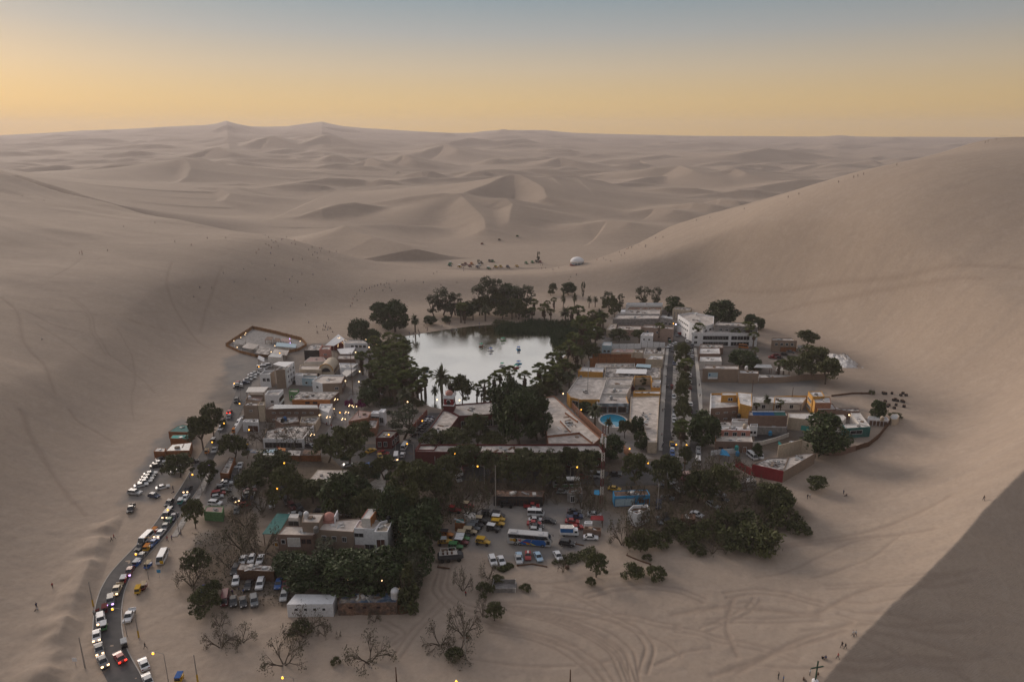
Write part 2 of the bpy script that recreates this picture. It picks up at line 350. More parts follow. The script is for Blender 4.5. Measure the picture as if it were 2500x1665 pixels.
# tyre and foot tracks worn into the sand: polylines in pixels, half width (m), depth (m)
TRACKS = []
def track(pts, gap=1.9, w=.42, dep=.19, n=1):
    q = [hit(*p) for p in pts]; q = np.array([(a[0], a[1]) for a in q])
    t = np.linspace(0, len(q)-1, len(q)*8); 
    from_ = np.arange(len(q)); xs = np.interp(t, from_, q[:,0]); ys = np.interp(t, from_, q[:,1])
    for _ in range(6): xs[1:-1] = (xs[:-2]+xs[2:]+2*xs[1:-1])/4; ys[1:-1] = (ys[:-2]+ys[2:]+2*ys[1:-1])/4
    dx = np.gradient(xs); dy = np.gradient(ys); ln = np.hypot(dx, dy)+1e-9
    for off in ([-gap/2, gap/2] if gap else [0]):
        TRACKS.append((np.c_[xs-dy/ln*off, ys+dx/ln*off], w, dep))
for pts in [[(1215,1475),(1300,1478),(1400,1488),(1500,1510),(1560,1540),(1590,1580),(1570,1640)],
            [(1215,1480),(1290,1490),(1400,1515),(1490,1550),(1540,1590),(1550,1665)],
            [(1250,1490),(1350,1512),(1430,1545),(1500,1590),(1530,1660)],
            [(1200,1525),(1300,1545),(1390,1575),(1460,1620),(1490,1665)],
            [(1200,1535),(1290,1550),(1370,1580),(1440,1630),(1470,1665)],
            [(1210,1480),(1330,1500),(1450,1545),(1520,1600),(1545,1665)],
            [(1430,1455),(1500,1435),(1580,1430),(1660,1440),(1720,1465)],[(1770,1452),(1850,1442),(1920,1450),(2010,1475)],
            [(1095,1330),(1075,1400),(1060,1440),(1100,1480),(1160,1500),(1230,1530)],[(1110,1330),(1085,1400),(1080,1440),(1130,1480),(1215,1500)],
            [(1090,1460),(1010,1540),(970,1600)],[(940,1520),(985,1545),(950,1570)]]:
    track(pts)
for pts in [[(1990,1500),(2080,1450),(2160,1425)],[(1800,1640),(1950,1560),(2080,1520)],[(1740,1650),(1900,1590),(2060,1540)],[(1640,1500),(1750,1480),(1900,1490),(2000,1500)],
            [(1790,1460),(1770,1530),(1800,1600)],[(1900,1330),(2050,1310),(2150,1290),(2320,1210)],[(1850,1340),(1960,1330),(2100,1310),(2280,1290)],
            [(420,640),(405,690),(420,740),(450,790),(490,840),(515,850)],[(545,650),(520,710),(500,760),(490,810)],[(0,725),(45,760),(55,830),(75,860),(110,890),(135,960)],
            [(170,1000),(190,1030),(230,1050),(280,1080)],[(50,1000),(80,1080),(100,1100),(125,1150),(160,1200),(210,1260)],[(200,630),(160,660),(120,680)],
            [(1780,710),(2000,690),(2200,680),(2500,655)],[(1750,760),(1950,740),(2150,708),(2400,680)],[(60,1010),(85,1090),(130,1160),(180,1230)]]:
    track(pts, 0, .75, .16)
rt = random.Random(11)
for k in range(36):
    px, py = (rt.uniform(1150, 2250), rt.uniform(1400, 1640)) if k < 27 else (rt.uniform(20, 560), rt.uniform(690, 900)); a = rt.uniform(-.5, .5) if k < 27 else rt.uniform(.5, 1.1); q = []
    for j in range(rt.randint(4, 8)): q.append((px, py)); a += rt.uniform(-.3, .3); px += math.cos(a)*rt.uniform(35, 70); py += math.sin(a)*rt.uniform(20, 38)
    q = [t for t in q if -20 < t[0] < 2420 and 560 < t[1] < 1664 and not (420 < t[0] < 1990 and t[1] < 1385)]
    if len(q) > 2: track(q, 1.7 if k % 5 == 0 else 0, .42, .14)
def grooves(x, y):
    g = np.zeros(x.shape)
    for pts, w, dep in TRACKS:
        m0 = 2.5; sel = np.nonzero((x > pts[:,0].min()-m0) & (x < pts[:,0].max()+m0) & (y > pts[:,1].min()-m0) & (y < pts[:,1].max()+m0))[0]
        if not len(sel): continue
        d, _, _ = polydist(x[sel], y[sel], [tuple(p) for p in pts], False)
        g[sel] = np.maximum(g[sel], dep*np.exp(-(d/w)**2))
    return g

def build_terrain():
    a_in = np.linspace(R(-43), R(43), 900); a_l = np.linspace(R(-180), R(-43), 60)[:-1]; a_r = np.linspace(R(43), R(180), 60)[1:]
    A = np.r_[a_l, a_in, a_r]
    rr = np.r_[np.linspace(1, 100, 14)[:-1], 100*np.exp(np.arange(0, math.log(700/100), .0036)), 700*np.exp(np.arange(0, math.log(2000/700), .0042)), 2000*np.exp(np.arange(0, math.log(8600/2000), .0080))]
    RR, AA = np.meshgrid(rr, A, indexing='ij'); x = (RR*np.sin(AA)).ravel(); y = (RR*np.cos(AA)).ravel()
    z = terrain(x, y)
    nr = np.hypot(x, y) < 720
    g = np.zeros(x.shape); g[nr] = grooves(x[nr], y[nr]); z = z - g
    # churned footprints on open sand in front
    inv = inpoly(x, y, FOOTXY)
    z = z + fbm(x/2.2, y/2.2, 2, 61)*.26*np.clip((430-np.hypot(x,y))/150, 0, 1)*(np.hypot(x,y) > 100)
    n, m = RR.shape; idx = np.arange(n*m).reshape(n, m)
    q = np.stack([idx[:-1,:-1], idx[:-1,1:], idx[1:,1:], idx[1:,:-1]], -1).reshape(-1, 4)[:, ::-1]
    me = bpy.data.meshes.new('sand'); V = np.stack([x, y, z], -1)
    me.vertices.add(len(V)); me.vertices.foreach_set('co', V.ravel().astype(np.float32))
    me.loops.add(q.size); me.loops.foreach_set('vertex_index', q.ravel().astype(np.int32))
    me.polygons.add(len(q)); me.polygons.foreach_set('loop_start', np.arange(0, q.size, 4, dtype=np.int32)); me.polygons.foreach_set('use_smooth', np.ones(len(q), bool))
    me.update()
    # ground kinds: gravel of the car parks, dark earth and litter under the groves
    gm = np.zeros(len(V)); em = np.zeros(len(V)); sel = np.nonzero(inv | (np.hypot(x,y) < 560))[0]
    xs, ys = x[sel], y[sel]
    pm_ = np.zeros(len(V))
    for poly in PACKED:
        pp = [atz(*p) for p in poly]; d, _, _ = polydist(xs, ys, pp); s = np.where(inpoly(xs, ys, pp), d, -d)
        pm_[sel] = np.maximum(pm_[sel], np.clip((s+2+fbm(xs/8, ys/8, 3, 14)*12)/7, 0, 1))
    for poly in GRAVEL:
        pp = [atz(*p) for p in poly]; d, _, _ = polydist(xs, ys, pp); s = np.where(inpoly(xs, ys, pp), d, -d)
        gm[sel] = np.maximum(gm[sel], np.clip((s+1.5+fbm(xs/6, ys/6, 3, 3)*7)/4, 0, 1))
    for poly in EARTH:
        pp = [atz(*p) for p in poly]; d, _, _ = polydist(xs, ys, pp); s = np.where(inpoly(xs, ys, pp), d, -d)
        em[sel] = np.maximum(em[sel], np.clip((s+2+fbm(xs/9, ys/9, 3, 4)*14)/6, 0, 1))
    for nm, arr in (('gravel', gm), ('earth', em), ('packed', pm_), ('track', np.clip(g*6, 0, 1))):
        at = me.attributes.new(nm, 'FLOAT', 'POINT'); at.data.foreach_set('value', arr.astype(np.float32))
    o = bpy.data.objects.new('sand_ground', me); COL.objects.link(o); tag(o, kind='structure'); me.materials.append(sand_mat()); return o
GRAVEL = [[(300,1230),(390,1060),(450,1010),(480,1060),(440,1160),(360,1230)],
          [(1180,1360),(1090,1290),(1170,1240),(1230,1200),(1440,1215),(1560,1260),(1440,1330),(1420,1350),(1300,1380)],
          [(1700,930),(1990,915),(2010,960),(1860,985),(1700,985)],[(540,880),(600,850),(700,850),(640,940),(560,960)],
          [(560,1395),(720,1395),(720,1460),(560,1460)],[(500,1290),(570,1300),(560,1345),(470,1340)],[(470,1150),(700,1100),(700,1250),(500,1240)]]
PACKED = [[(500,960),(560,890),(600,858),(760,840),(880,815),(930,820),(925,880),(1000,990),(1085,1000),(1300,985),(1390,870),(1450,800),(1510,750),(1700,755),(1850,820),(1890,850),(2010,880),(1990,960),(2130,1000),(2140,1050),(2080,1090),(1950,1105),(1830,1150),(1700,1240),(1500,1240),(1100,1220),(820,1260),(620,1260),(520,1180),(560,1050)]]
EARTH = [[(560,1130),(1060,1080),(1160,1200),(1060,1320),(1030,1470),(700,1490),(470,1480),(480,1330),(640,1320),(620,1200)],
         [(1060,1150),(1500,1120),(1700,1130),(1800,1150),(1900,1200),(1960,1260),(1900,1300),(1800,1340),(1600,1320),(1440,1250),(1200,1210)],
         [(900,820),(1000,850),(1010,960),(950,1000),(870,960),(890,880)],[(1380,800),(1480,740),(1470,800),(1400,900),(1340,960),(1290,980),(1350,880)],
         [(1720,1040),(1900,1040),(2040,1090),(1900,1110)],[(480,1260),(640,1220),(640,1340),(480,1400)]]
def sand_mat():
    m = bpy.data.materials.new('sand'); m.use_nodes = True; t = m.node_tree; n = t.nodes; l = t.links
    b = n['Principled BSDF']; b.inputs['Roughness'].default_value = .95; b.inputs['Specular IOR Level'].default_value = .1
    tc = n.new('ShaderNodeTexCoord')
    def noise(s, d=5, ro=.6, vec=None, sc=None):
        k = n.new('ShaderNodeTexNoise'); k.inputs['Scale'].default_value = s; k.inputs['Detail'].default_value = d; k.inputs['Roughness'].default_value = ro
        if sc:
            mp = n.new('ShaderNodeMapping'); mp.inputs['Scale'].default_value = sc[:3]; mp.inputs['Rotation'].default_value = (0,0,sc[3]); l.new(tc.outputs['Object'], mp.inputs[0]); l.new(mp.outputs[0], k.inputs['Vector'])
        else: l.new(tc.outputs['Object'], k.inputs['Vector'])
        return k.outputs[0]
    def rng_(src, a, b_, c, d):
        k = n.new('ShaderNodeMapRange'); k.inputs[1].default_value = a; k.inputs[2].default_value = b_; k.inputs[3].default_value = c; k.inputs[4].default_value = d; l.new(src, k.inputs[0]); return k.outputs[0]
    def mix(f, A, B_):
        k = n.new('ShaderNodeMix'); k.data_type = 'RGBA'
        for nm, v in (('A', A), ('B', B_)):
            if isinstance(v, tuple): k.inputs[nm].default_value = (*v, 1)
            else: l.new(v, k.inputs[nm])
        if isinstance(f, float): k.inputs[0].default_value = f
        else: l.new(f, k.inputs[0])
        return k.outputs['Result']
    def attr(nm):
        k = n.new('ShaderNodeAttribute'); k.attribute_name = nm; return k.outputs['Fac']
    big = noise(.010, 6, .6); mid = noise(.09, 5, .65); streak = noise(.03, 5, .6, sc=(1, 7, 1, R(28))); fine = noise(.9, 4, .7)
    c = mix(rng_(big, .35, .65, 0, 1), (.385,.304,.238), (.338,.268,.214))
    c = mix(rng_(streak, .45, .7, 0, .35), c, (.27,.222,.190))
    c = mix(rng_(mid, .45, .75, 0, .3), c, (.42,.342,.278))
    c = mix(rng_(fine, .45, .75, 0, .38), c, (.235,.185,.15))
    c = mix(rng_(noise(.28, 5, .7), .5, .75, 0, .4), c, (.45,.368,.30))
    c = mix(attr('packed'), c, mix(rng_(mid, .35, .65, 0, 1), (.155,.135,.12), (.235,.20,.172)))
    tr = attr('track'); c = mix(rng_(tr, 0, 1, 0, .5), c, (.25,.19,.15))  # groove shading put into the colour, on top of slightly darker disturbed sand
    gr = mix(rng_(mid, .35, .65, 0, 1), (.185,.172,.165), (.25,.225,.20))
    c = mix(attr('gravel'), c, gr)
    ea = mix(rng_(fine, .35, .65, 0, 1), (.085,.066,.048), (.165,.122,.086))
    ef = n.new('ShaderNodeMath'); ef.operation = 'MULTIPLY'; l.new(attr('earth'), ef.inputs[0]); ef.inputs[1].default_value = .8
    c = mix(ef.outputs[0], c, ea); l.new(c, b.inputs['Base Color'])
    wv = n.new('ShaderNodeTexWave'); wv.inputs['Scale'].default_value = .8; wv.inputs['Distortion'].default_value = 9; wv.inputs['Detail'].default_value = 3; wv.inputs['Detail Scale'].default_value = .6
    mp = n.new('ShaderNodeMapping'); mp.inputs['Rotation'].default_value = (0, 0, R(62)); l.new(tc.outputs['Object'], mp.inputs[0]); l.new(mp.outputs[0], wv.inputs['Vector'])
    ad = n.new('ShaderNodeMath'); ad.operation = 'MULTIPLY_ADD'; l.new(noise(.55, 6, .7), ad.inputs[0]); ad.inputs[1].default_value = 2.2; wm = n.new('ShaderNodeMath'); wm.operation = 'MULTIPLY'; wm.inputs[1].default_value = .35; l.new(wv.outputs['Fac'], wm.inputs[0]); l.new(wm.outputs[0], ad.inputs[2])
    bp = n.new('ShaderNodeBump'); bp.inputs['Strength'].default_value = .5; bp.inputs['Distance'].default_value = .13
    l.new(ad.outputs[0], bp.inputs['Height']); l.new(bp.outputs[0], b.inputs['Normal'])
    return m
ground = build_terrain()

# lagoon
def water_mat():
    m = bpy.data.materials.new('lagoon_water'); m.use_nodes = True; t = m.node_tree; n = t.nodes; l = t.links; b = n['Principled BSDF']
    b.inputs['Base Color'].default_value = (.95,.945,.93,1); b.inputs['Roughness'].default_value = .06; b.inputs['Metallic'].default_value = 1
    tc = n.new('ShaderNodeTexCoord'); a = n.new('ShaderNodeTexNoise'); a.inputs['Scale'].default_value = 1.1; a.inputs['Detail'].default_value = 4; l.new(tc.outputs['Object'], a.inputs[0])
    # breeze patches: rougher water between calm ones
    g = n.new('ShaderNodeTexNoise'); g.inputs['Scale'].default_value = .035; g.inputs['Detail'].default_value = 3; l.new(tc.outputs['Object'], g.inputs[0])
    r = n.new('ShaderNodeMapRange'); r.inputs[1].default_value = .4; r.inputs[2].default_value = .62; r.inputs[3].default_value = .05; r.inputs[4].default_value = .2; l.new(g.outputs[0], r.inputs[0]); l.new(r.outputs[0], b.inputs['Roughness'])
    bp = n.new('ShaderNodeBump'); bp.inputs['Strength'].default_value = .12; bp.inputs['Distance'].default_value = .2; l.new(a.outputs[0], bp.inputs['Height']); l.new(bp.outputs[0], b.inputs['Normal'])
    df = n.new('ShaderNodeBsdfDiffuse'); df.inputs[0].default_value = (.13,.105,.045,1); ms = n.new('ShaderNodeMixShader'); ms.inputs[0].default_value = .2; l.new(b.outputs[0], ms.inputs[1]); l.new(df.outputs[0], ms.inputs[2]); l.new(ms.outputs[0], n['Material Output'].inputs[0])
    return m
mb = MB(); cxl = sum(p[0] for p in LAGXY)/len(LAGXY); cyl = sum(p[1] for p in LAGXY)/len(LAGXY)
mb.add([(cxl+(p[0]-cxl)*1.03, cyl+(p[1]-cyl)*1.03, -.35) for p in LAGXY], [tuple(range(len(LAGXY)))][::-1])
lag = mb.build('lagoon_water', water_mat()); tag(lag, kind='structure')
bm = bmesh.new(); bm.from_mesh(lag.data); bmesh.ops.recalc_face_normals(bm, faces=bm.faces)
if bm.faces[:] and sum(f.normal.z for f in bm.faces) < 0: bmesh.ops.reverse_faces(bm, faces=bm.faces)
bm.to_mesh(lag.data); bm.free()
# ---------------------------------------------------------------- plants
def leaf_mat(name, a, b, rough=.75):
    m = bpy.data.materials.new(name); m.use_nodes = True; t = m.node_tree; n = t.nodes; l = t.links; p = n['Principled BSDF']
    p.inputs['Roughness'].default_value = rough; p.inputs['Specular IOR Level'].default_value = .25
    oi = n.new('ShaderNodeObjectInfo'); ge = n.new('ShaderNodeNewGeometry'); tc = n.new('ShaderNodeTexCoord')
    nz = n.new('ShaderNodeTexNoise'); nz.inputs['Scale'].default_value = .45; nz.inputs['Detail'].default_value = 4; l.new(tc.outputs['Object'], nz.inputs[0])
    ad = n.new('ShaderNodeMath'); ad.operation = 'MULTIPLY_ADD'; l.new(oi.outputs['Random'], ad.inputs[0]); ad.inputs[1].default_value = .5
    mr = n.new('ShaderNodeMapRange'); mr.inputs[1].default_value = .35; mr.inputs[2].default_value = .65; mr.inputs[3].default_value = 0; mr.inputs[4].default_value = .6
    l.new(nz.outputs[0], mr.inputs[0]); l.new(mr.outputs[0], ad.inputs[2])
    mx = n.new('ShaderNodeMix'); mx.data_type = 'RGBA'; mx.inputs['A'].default_value = (*a, 1); mx.inputs['B'].default_value = (*b, 1)
    l.new(ad.outputs[0], mx.inputs[0])
    hs = n.new('ShaderNodeHueSaturation'); vr = n.new('ShaderNodeMapRange'); vr.inputs[3].default_value = .65; vr.inputs[4].default_value = 1.35
    l.new(ge.outputs['Random Per Island'], vr.inputs[0]); l.new(vr.outputs[0], hs.inputs['Value']); l.new(mx.outputs['Result'], hs.inputs['Color'])
    l.new(hs.outputs[0], p.inputs['Base Color']); return m
LF = dict(round=leaf_mat('leaves_dark', (0.037,0.053,0.022), (0.062,0.080,0.030)), spread=leaf_mat('leaves_olive', (0.055,0.062,0.029), (0.101,0.104,0.039)),
          airy=leaf_mat('leaves_greygreen', (0.070,0.077,0.050), (0.110,0.110,0.067)), dry=leaf_mat('leaves_dry', (0.094,0.075,0.050), (0.079,0.077,0.040)),
          palm=leaf_mat('palm_fronds', (0.070,0.096,0.032), (0.152,0.162,0.049)), date=leaf_mat('date_fronds', (0.068,0.078,0.041), (0.111,0.113,0.061)),
          skirt=leaf_mat('dead_fronds', (.135,.090,.055), (.085,.060,.042)), reed=leaf_mat('reeds', (0.037,0.065,0.030), (0.062,0.088,0.037)),
          flower=leaf_mat('bougainvillea_flowers', (.22,.02,.13), (.13,.012,.06)), red=leaf_mat('crimson_flowers', (.12,.012,.03), (.08,.01,.02)))
BARK = mat('bark', (.12,.092,.07), .95, .25, 3, bump=.4); PBARK = mat('palm_bark', (.17,.135,.105), .95, .25, 2, bump=.4)
def cards(P, size, asp=1.6, up=0.0, seed=0):
    """leaf-sized quads at P with random tilt"""
    r = np.random.default_rng(seed); n = len(P); size = np.asarray(size)*r.uniform(.6, 1.35, n)
    a = r.normal(size=(n,3)); a /= np.linalg.norm(a, axis=1)[:,None]; nn = r.normal(size=(n,3)); nn[:,2] += up; b = np.cross(a, nn); b /= np.linalg.norm(b, axis=1)[:,None]+1e-9
    a = a*(size*asp/2)[:,None]; b = b*(size/2)[:,None]
    V = np.stack([P-a*.9-b*.35, P-a*.1-b, P+a, P+a*.1+b], 1).reshape(-1, 3); F = np.arange(4*n).reshape(-1, 4); return V, F
def np_mesh(name, V, F, m):
    me = bpy.data.meshes.new(name); F = np.asarray(F); me.vertices.add(len(V)); me.vertices.foreach_set('co', np.asarray(V, np.float32).ravel())
    k = F.shape[1]; me.loops.add(F.size); me.loops.foreach_set('vertex_index', F.ravel().astype(np.int32)); me.polygons.add(len(F))
    me.polygons.foreach_set('loop_start', np.arange(0, F.size, k, dtype=np.int32)); me.materials.append(m); me.update(calc_edges=True); return me
def limbs(r, base, spread, top, n, r0):
    """trunk and main boughs; returns MB and tips"""
    mb = MB(); tips = []; fork = Vector((r.normal(0,.12)*top, r.normal(0,.12)*top, top*base))
    mb.tube((0,0,-.4), fork, r0, r0*.75, 7)
    for k in range(n):
        a = 2*math.pi*(k+r.uniform(-.3,.3))/n; e = Vector((math.cos(a)*spread*r.uniform(.55,.95), math.sin(a)*spread*r.uniform(.55,.95), top*r.uniform(.62,.9)))
        mid = fork.lerp(e, .5)+Vector((0,0,-.06*top*r.uniform(0,1))); mb.tube(fork, mid, r0*.55, r0*.36, 5); mb.tube(mid, e, r0*.36, r0*.1, 5); tips.append(e)
        for j in range(3):
            q = mid.lerp(e, r.uniform(.1,.9))+Vector((r.normal(0,.22)*spread, r.normal(0,.22)*spread, r.uniform(0,.16)*top)); mb.tube(mid.lerp(e, .3*j), q, r0*.2, r0*.05, 4); tips.append(q)
    return mb, tips
def tree_mesh(kind, k):
    """returns {part: mesh}, nominal height, nominal crown radius"""
    r = np.random.default_rng(100*hash_(kind)+k); rr = lambda a, b: r.uniform(a, b)
    if kind in ('round', 'spread', 'airy', 'shrub', 'cone'):
        Hn, Rn = {'round': (10, 5.2), 'spread': (8, 6.2), 'airy': (13, 5), 'shrub': (3.2, 3.0), 'cone': (10, 2.6)}[kind]
        mb, tips = limbs(r, .28 if kind != 'shrub' else .08, Rn*.8, Hn, 6, {'round': .38, 'spread': .34, 'airy': .36, 'shrub': .12, 'cone': .25}[kind])
        P = []; nl = {'round': 30, 'spread': 46, 'airy': 30, 'shrub': 26, 'cone': 18}[kind]; per = {'round': 150, 'spread': 75, 'airy': 80, 'shrub': 52, 'cone': 150}[kind]
        for i in range(nl):
            a = rr(0, 2*math.pi); q = math.sqrt(rr(.05, 1))
            if kind == 'spread': c = np.array([math.cos(a)*q*Rn*.82, math.sin(a)*q*Rn*.82, Hn*(.50+.34*(1-q*q))+rr(-.22,.14)*Hn]); s = np.array([1.55, 1.55, .55])*rr(.5,1.35)
            elif kind == 'cone': h = rr(0, 1); c = np.array([math.cos(a)*Rn*.55*(1-h*.8), math.sin(a)*Rn*.55*(1-h*.8), Hn*(.12+.8*h)]); s = np.array([1.1, 1.1, 1.5])*(1.1-.6*h)
            elif kind == 'shrub': c = np.array([math.cos(a)*q*Rn*.75, math.sin(a)*q*Rn*.75, Hn*(.22+.42*(1-q*q)*rr(.6,1.2))]); s = np.array([.85, .85, .42])*rr(.5,1.3)
            elif kind == 'airy': h = rr(.2, .95); c = np.array([math.cos(a)*q*Rn*.75*(1.15-abs(h-.62)*1.2), math.sin(a)*q*Rn*.75*(1.15-abs(h-.62)*1.2), Hn*h]); s = np.array([1.25, 1.25, 1.0])*rr(.5,1.35)
            else: ph = rr(-.9, 1.3); c = np.array([math.cos(a)*math.cos(ph)*Rn*.68, math.sin(a)*math.cos(ph)*Rn*.68, Hn*(.50+.37*math.sin(ph))]); s = np.array([1.6, 1.6, 1.25])*rr(.6,1.35)
            d = r.normal(size=(per,3)); d /= np.linalg.norm(d, axis=1)[:,None]; rad = r.uniform(.35, 1, per)**.5*(1+r.normal(0,.13,per)); P.append(c+d*s*rad[:,None])
        P = np.concatenate(P); P = P[P[:,2] > .15]
        sz = {'round': .46, 'spread': .36, 'airy': .42, 'shrub': .23, 'cone': .42}[kind]
        V, F = cards(P, sz, {'spread': 2.4, 'shrub': 2.2}.get(kind, 1.6), .5, k)
        lm = LF[{'cone': 'spread', 'shrub': 'spread'}.get(kind, kind)]
        return {'trunk': mb.mesh('trunk', BARK), 'crown': np_mesh('crown', V, F, lm)}, Hn, Rn*1.05
    if kind == 'dry':
        Hn, Rn = 6, 4.2; mb = MB(); P = []
        def grow(p, d, ln, rad, lev):
            q = p+d*ln; mb.tube(p, q, rad, rad*.68, 5 if lev < 2 else 3, cap=False)
            if lev >= 5: P.append(tuple(q)); return
            for j in range(3 if lev < 3 else 2):
                a = Vector(r.normal(size=3)); nd = (d+a*.42+Vector((d.x*.35, d.y*.35, (.10 if lev < 3 else -.22)))).normalized(); grow(q, nd, ln*rr(.66,.86), rad*.62, lev+1)
        for a in range(4):
            t = a*math.pi/2+rr(0,1); grow(Vector((0,0,-.2)), Vector((math.cos(t)*.95, math.sin(t)*.95, .62)).normalized(), 1.5, .15, 1)
        P = np.array(P); P = np.repeat(P, 7, 0)+r.normal(0, .3, (len(P)*7, 3)); P = P[r.random(len(P)) < .6]
        V, F = cards(P, .14, 2.6, .3, k); z = max(v[2] for v in mb.v); rm = max(math.hypot(v[0], v[1]) for v in mb.v)
        return {'trunk': mb.mesh('trunk', BARK), 'crown': np_mesh('crown', V, F, LF['dry'])}, z, rm*.9
    if kind == 'fan':
        Hn, Rn = 12, 2.3; mb = MB(); lean = (rr(-.5,.5), rr(-.5,.5)); top = Vector((lean[0], lean[1], Hn-1.6))
        mb.tube((0,0,-.3), (lean[0]*.4, lean[1]*.4, Hn*.5), .42, .30, 8); mb.tube((lean[0]*.4, lean[1]*.4, Hn*.5), top, .30, .27, 8)
        cr, sk = MB(), MB()
        def fan(M, el, az, ln, fr, drop=0):
            d = Vector((math.cos(az)*math.cos(el), math.sin(az)*math.cos(el), math.sin(el))); s = d.cross(Vector((0,0,1))).normalized(); u = s.cross(d)
            b = top+Vector((0,0,-drop))+d*.2; c = b+d*ln; pts = []; nb = 7
            for j in range(nb):
                t = (j/(nb-1)-.5)*2.5; w = fr*(1-.1*abs(t)); pts.append(c+(d*math.cos(t)+s*math.sin(t))*w-Vector((0,0,.22*w))); 
                if j < nb-1: t2 = ((j+.5)/(nb-1)-.5)*2.5; pts.append(c+(d*math.cos(t2)+s*math.sin(t2))*w*.62+u*.06)
            M.add([c]+pts, [(0, i+1, i+2) for i in range(len(pts)-1)])
        for j in range(46): fan(cr, rr(-.55, 1.35), rr(0, 6.28), rr(.95, 1.5), rr(1.1, 1.5))
        nsk = [30, 55, 75][k % 3]
        for j in range(nsk): fan(sk, rr(-1.5, -1.05), rr(0, 6.28), rr(.45, .9), rr(.8, 1.2), rr(.3, 1.0+[1.2, 3.2, 5.5][k % 3]))
        return {'trunk': mb.mesh('trunk', PBARK), 'crown': cr.mesh('crown', LF['palm']), 'frond_skirt': sk.mesh('frond_skirt', LF['skirt'])}, Hn, Rn
    if kind == 'date':
        Hn, Rn = 9.5, 4.2; mb = MB(); mb.tube((0,0,-.3), (0,0,Hn-3.2), .48, .42, 9); mb.tube((0,0,Hn-3.2), (0,0,Hn-2.4), .6, .5, 9); cr = MB()
        for j in range(62):
            az = rr(0, 6.28); el = rr(-.5, 1.35); ln = rr(3.2, 4.3); p = Vector((0,0,Hn-2.6)); d = Vector((math.cos(az)*math.cos(el), math.sin(az)*math.cos(el), math.sin(el))); V = [[], [], []]; ns = 7
            for i in range(ns+1):
                t = i/ns; s = d.cross(Vector((0,0,1))).normalized(); u = s.cross(d).normalized(); w = (.52*math.sin(math.pi*min(1, t*.9+.12))+.06)*(1 if i % 2 else .62)
                V[0].append(p-s*w+u*w*.3); V[1].append(p.copy()); V[2].append(p+s*w+u*w*.3); p = p+d*(ln/ns); d = (d+Vector((0,0,-.17-.05*(el < .2)))).normalized()
            n = ns+1; F = []
            for i in range(ns): F += [(i, i+1, n+i+1, n+i), (n+i, n+i+1, 2*n+i+1, 2*n+i)]
            cr.add(V[0]+V[1]+V[2], F)
        return {'trunk': mb.mesh('trunk', PBARK), 'crown': cr.mesh('crown', LF['date'])}, Hn, Rn
def hash_(s): return sum(ord(c)*(i+3) for i, c in enumerate(s)) % 9973
TV = {}
for kind, nv in (('round',4),('spread',4),('airy',3),('shrub',3),('cone',1),('dry',4),('fan',3),('date',2)):
    TV[kind] = [tree_mesh(kind, k) for k in range(nv)]
TNAME = dict(round='round_tree', spread='spreading_tree', airy='airy_tree', shrub='shrub', cone='cypress_tree', dry='dry_tree', fan='fan_palm', date='date_palm')
TREEN = {}
def h_for(px, py, ytop, g=None):
    g = g or hit(px, py); d = ray(px, ytop); t = g[1]/d[1]; return max(.8, H+d[2]*t-g[2])
def tree(kind, px, py, ytop, w, label, group, ex=None):
    g = hit(px, py); hgt = h_for(px, py, ytop, g); rad = w/2*(g[1]*cT+(H-g[2])*sT)/FPX
    i = TREEN.get(kind, 0); TREEN[kind] = i+1; parts, Hn, Rn = TV[kind][i % len(TV[kind])]
    sr = rad/Rn if w else hgt/Hn*1.5; sz = hgt/Hn
    o = empty(TNAME[kind], (g[0], g[1], g[2]-.05), (i*2.4) % 6.28, label, 'palm tree' if kind in ('fan','date') else ('shrub' if kind == 'shrub' else 'tree'), group, (sr, sr, sz))
    for nm, me in parts.items():
        c = put(nm, me, o)
        if ex and nm == 'crown':
            c.material_slots[0].link = 'OBJECT'; c.material_slots[0].material = LF[ex]
    return o
A = {'hc': ('in the hotel courtyard', 'hotel courtyard trees'), 'hf': ('on the road before the red hotel', 'trees before the red hotel'), 'gv': ('in the dark grove behind the white barn', 'grove behind the white barn'),
     'gl': ('in the park west of the hotel', 'park trees'), 'ml': ('beside the main road', 'trees along the main road'), 'rs': ('in the scrub south of the red-walled building', 'scrub at the dune foot'),
     'lb': ('on the west bank of the lagoon', 'west bank plants'), 'rb': ('on the promenade east of the lagoon', 'promenade plants'), 'sb': ('on the lagoon bank behind the red tower', 'south bank plants'),
     'nb': ('on the sand beyond the lagoon', 'plants beyond the lagoon'), 'ba': ('behind the white hotel blocks at the dune', 'trees at the back of the village'), 'md': ('on the street median', 'street median plants'),
     'wh': ('in front of the white balcony hotel', 'palms before the white hotel'), 'fs': ('alone on the open sand in front of the barn', 'shrubs on the front sand'), 'bp': ('on the sand edge below the bus park', 'shrubs below the bus park'),
     'yd': ('in a yard between the eastern houses', 'yard trees of the eastern houses'), 'pl': ('by the round swimming pool', 'trees by the pool'), 'ds': ('out on the dune by the parked buggies', 'dune saddle plants')}
ADJ = dict(round='dense dark green round tree', spread='feathery olive green spreading tree', airy='tall grey green airy tree', shrub='low olive green shrub', cone='slim cypress-like tree', dry='bare brown twiggy tree', fan='fan palm with a ruffled crown', date='date palm with arching fronds')
def trees(kind, area, lst):
    for t in lst: tree(kind, *t, f'{ADJ[kind]} {A[area][0]}', TNAME[kind].replace('_', ' ')+'s of the oasis')['short'] = ADJ[kind]
trees('round', 'hc', [(1270,1090,948,120),(1238,1045,922,100),(1312,1075,962,78)])
trees('spread', 'hc', [(1165,1088,1012,88),(1110,1095,1048,105),(1060,1108,1050,80),(1205,1100,1055,80)])
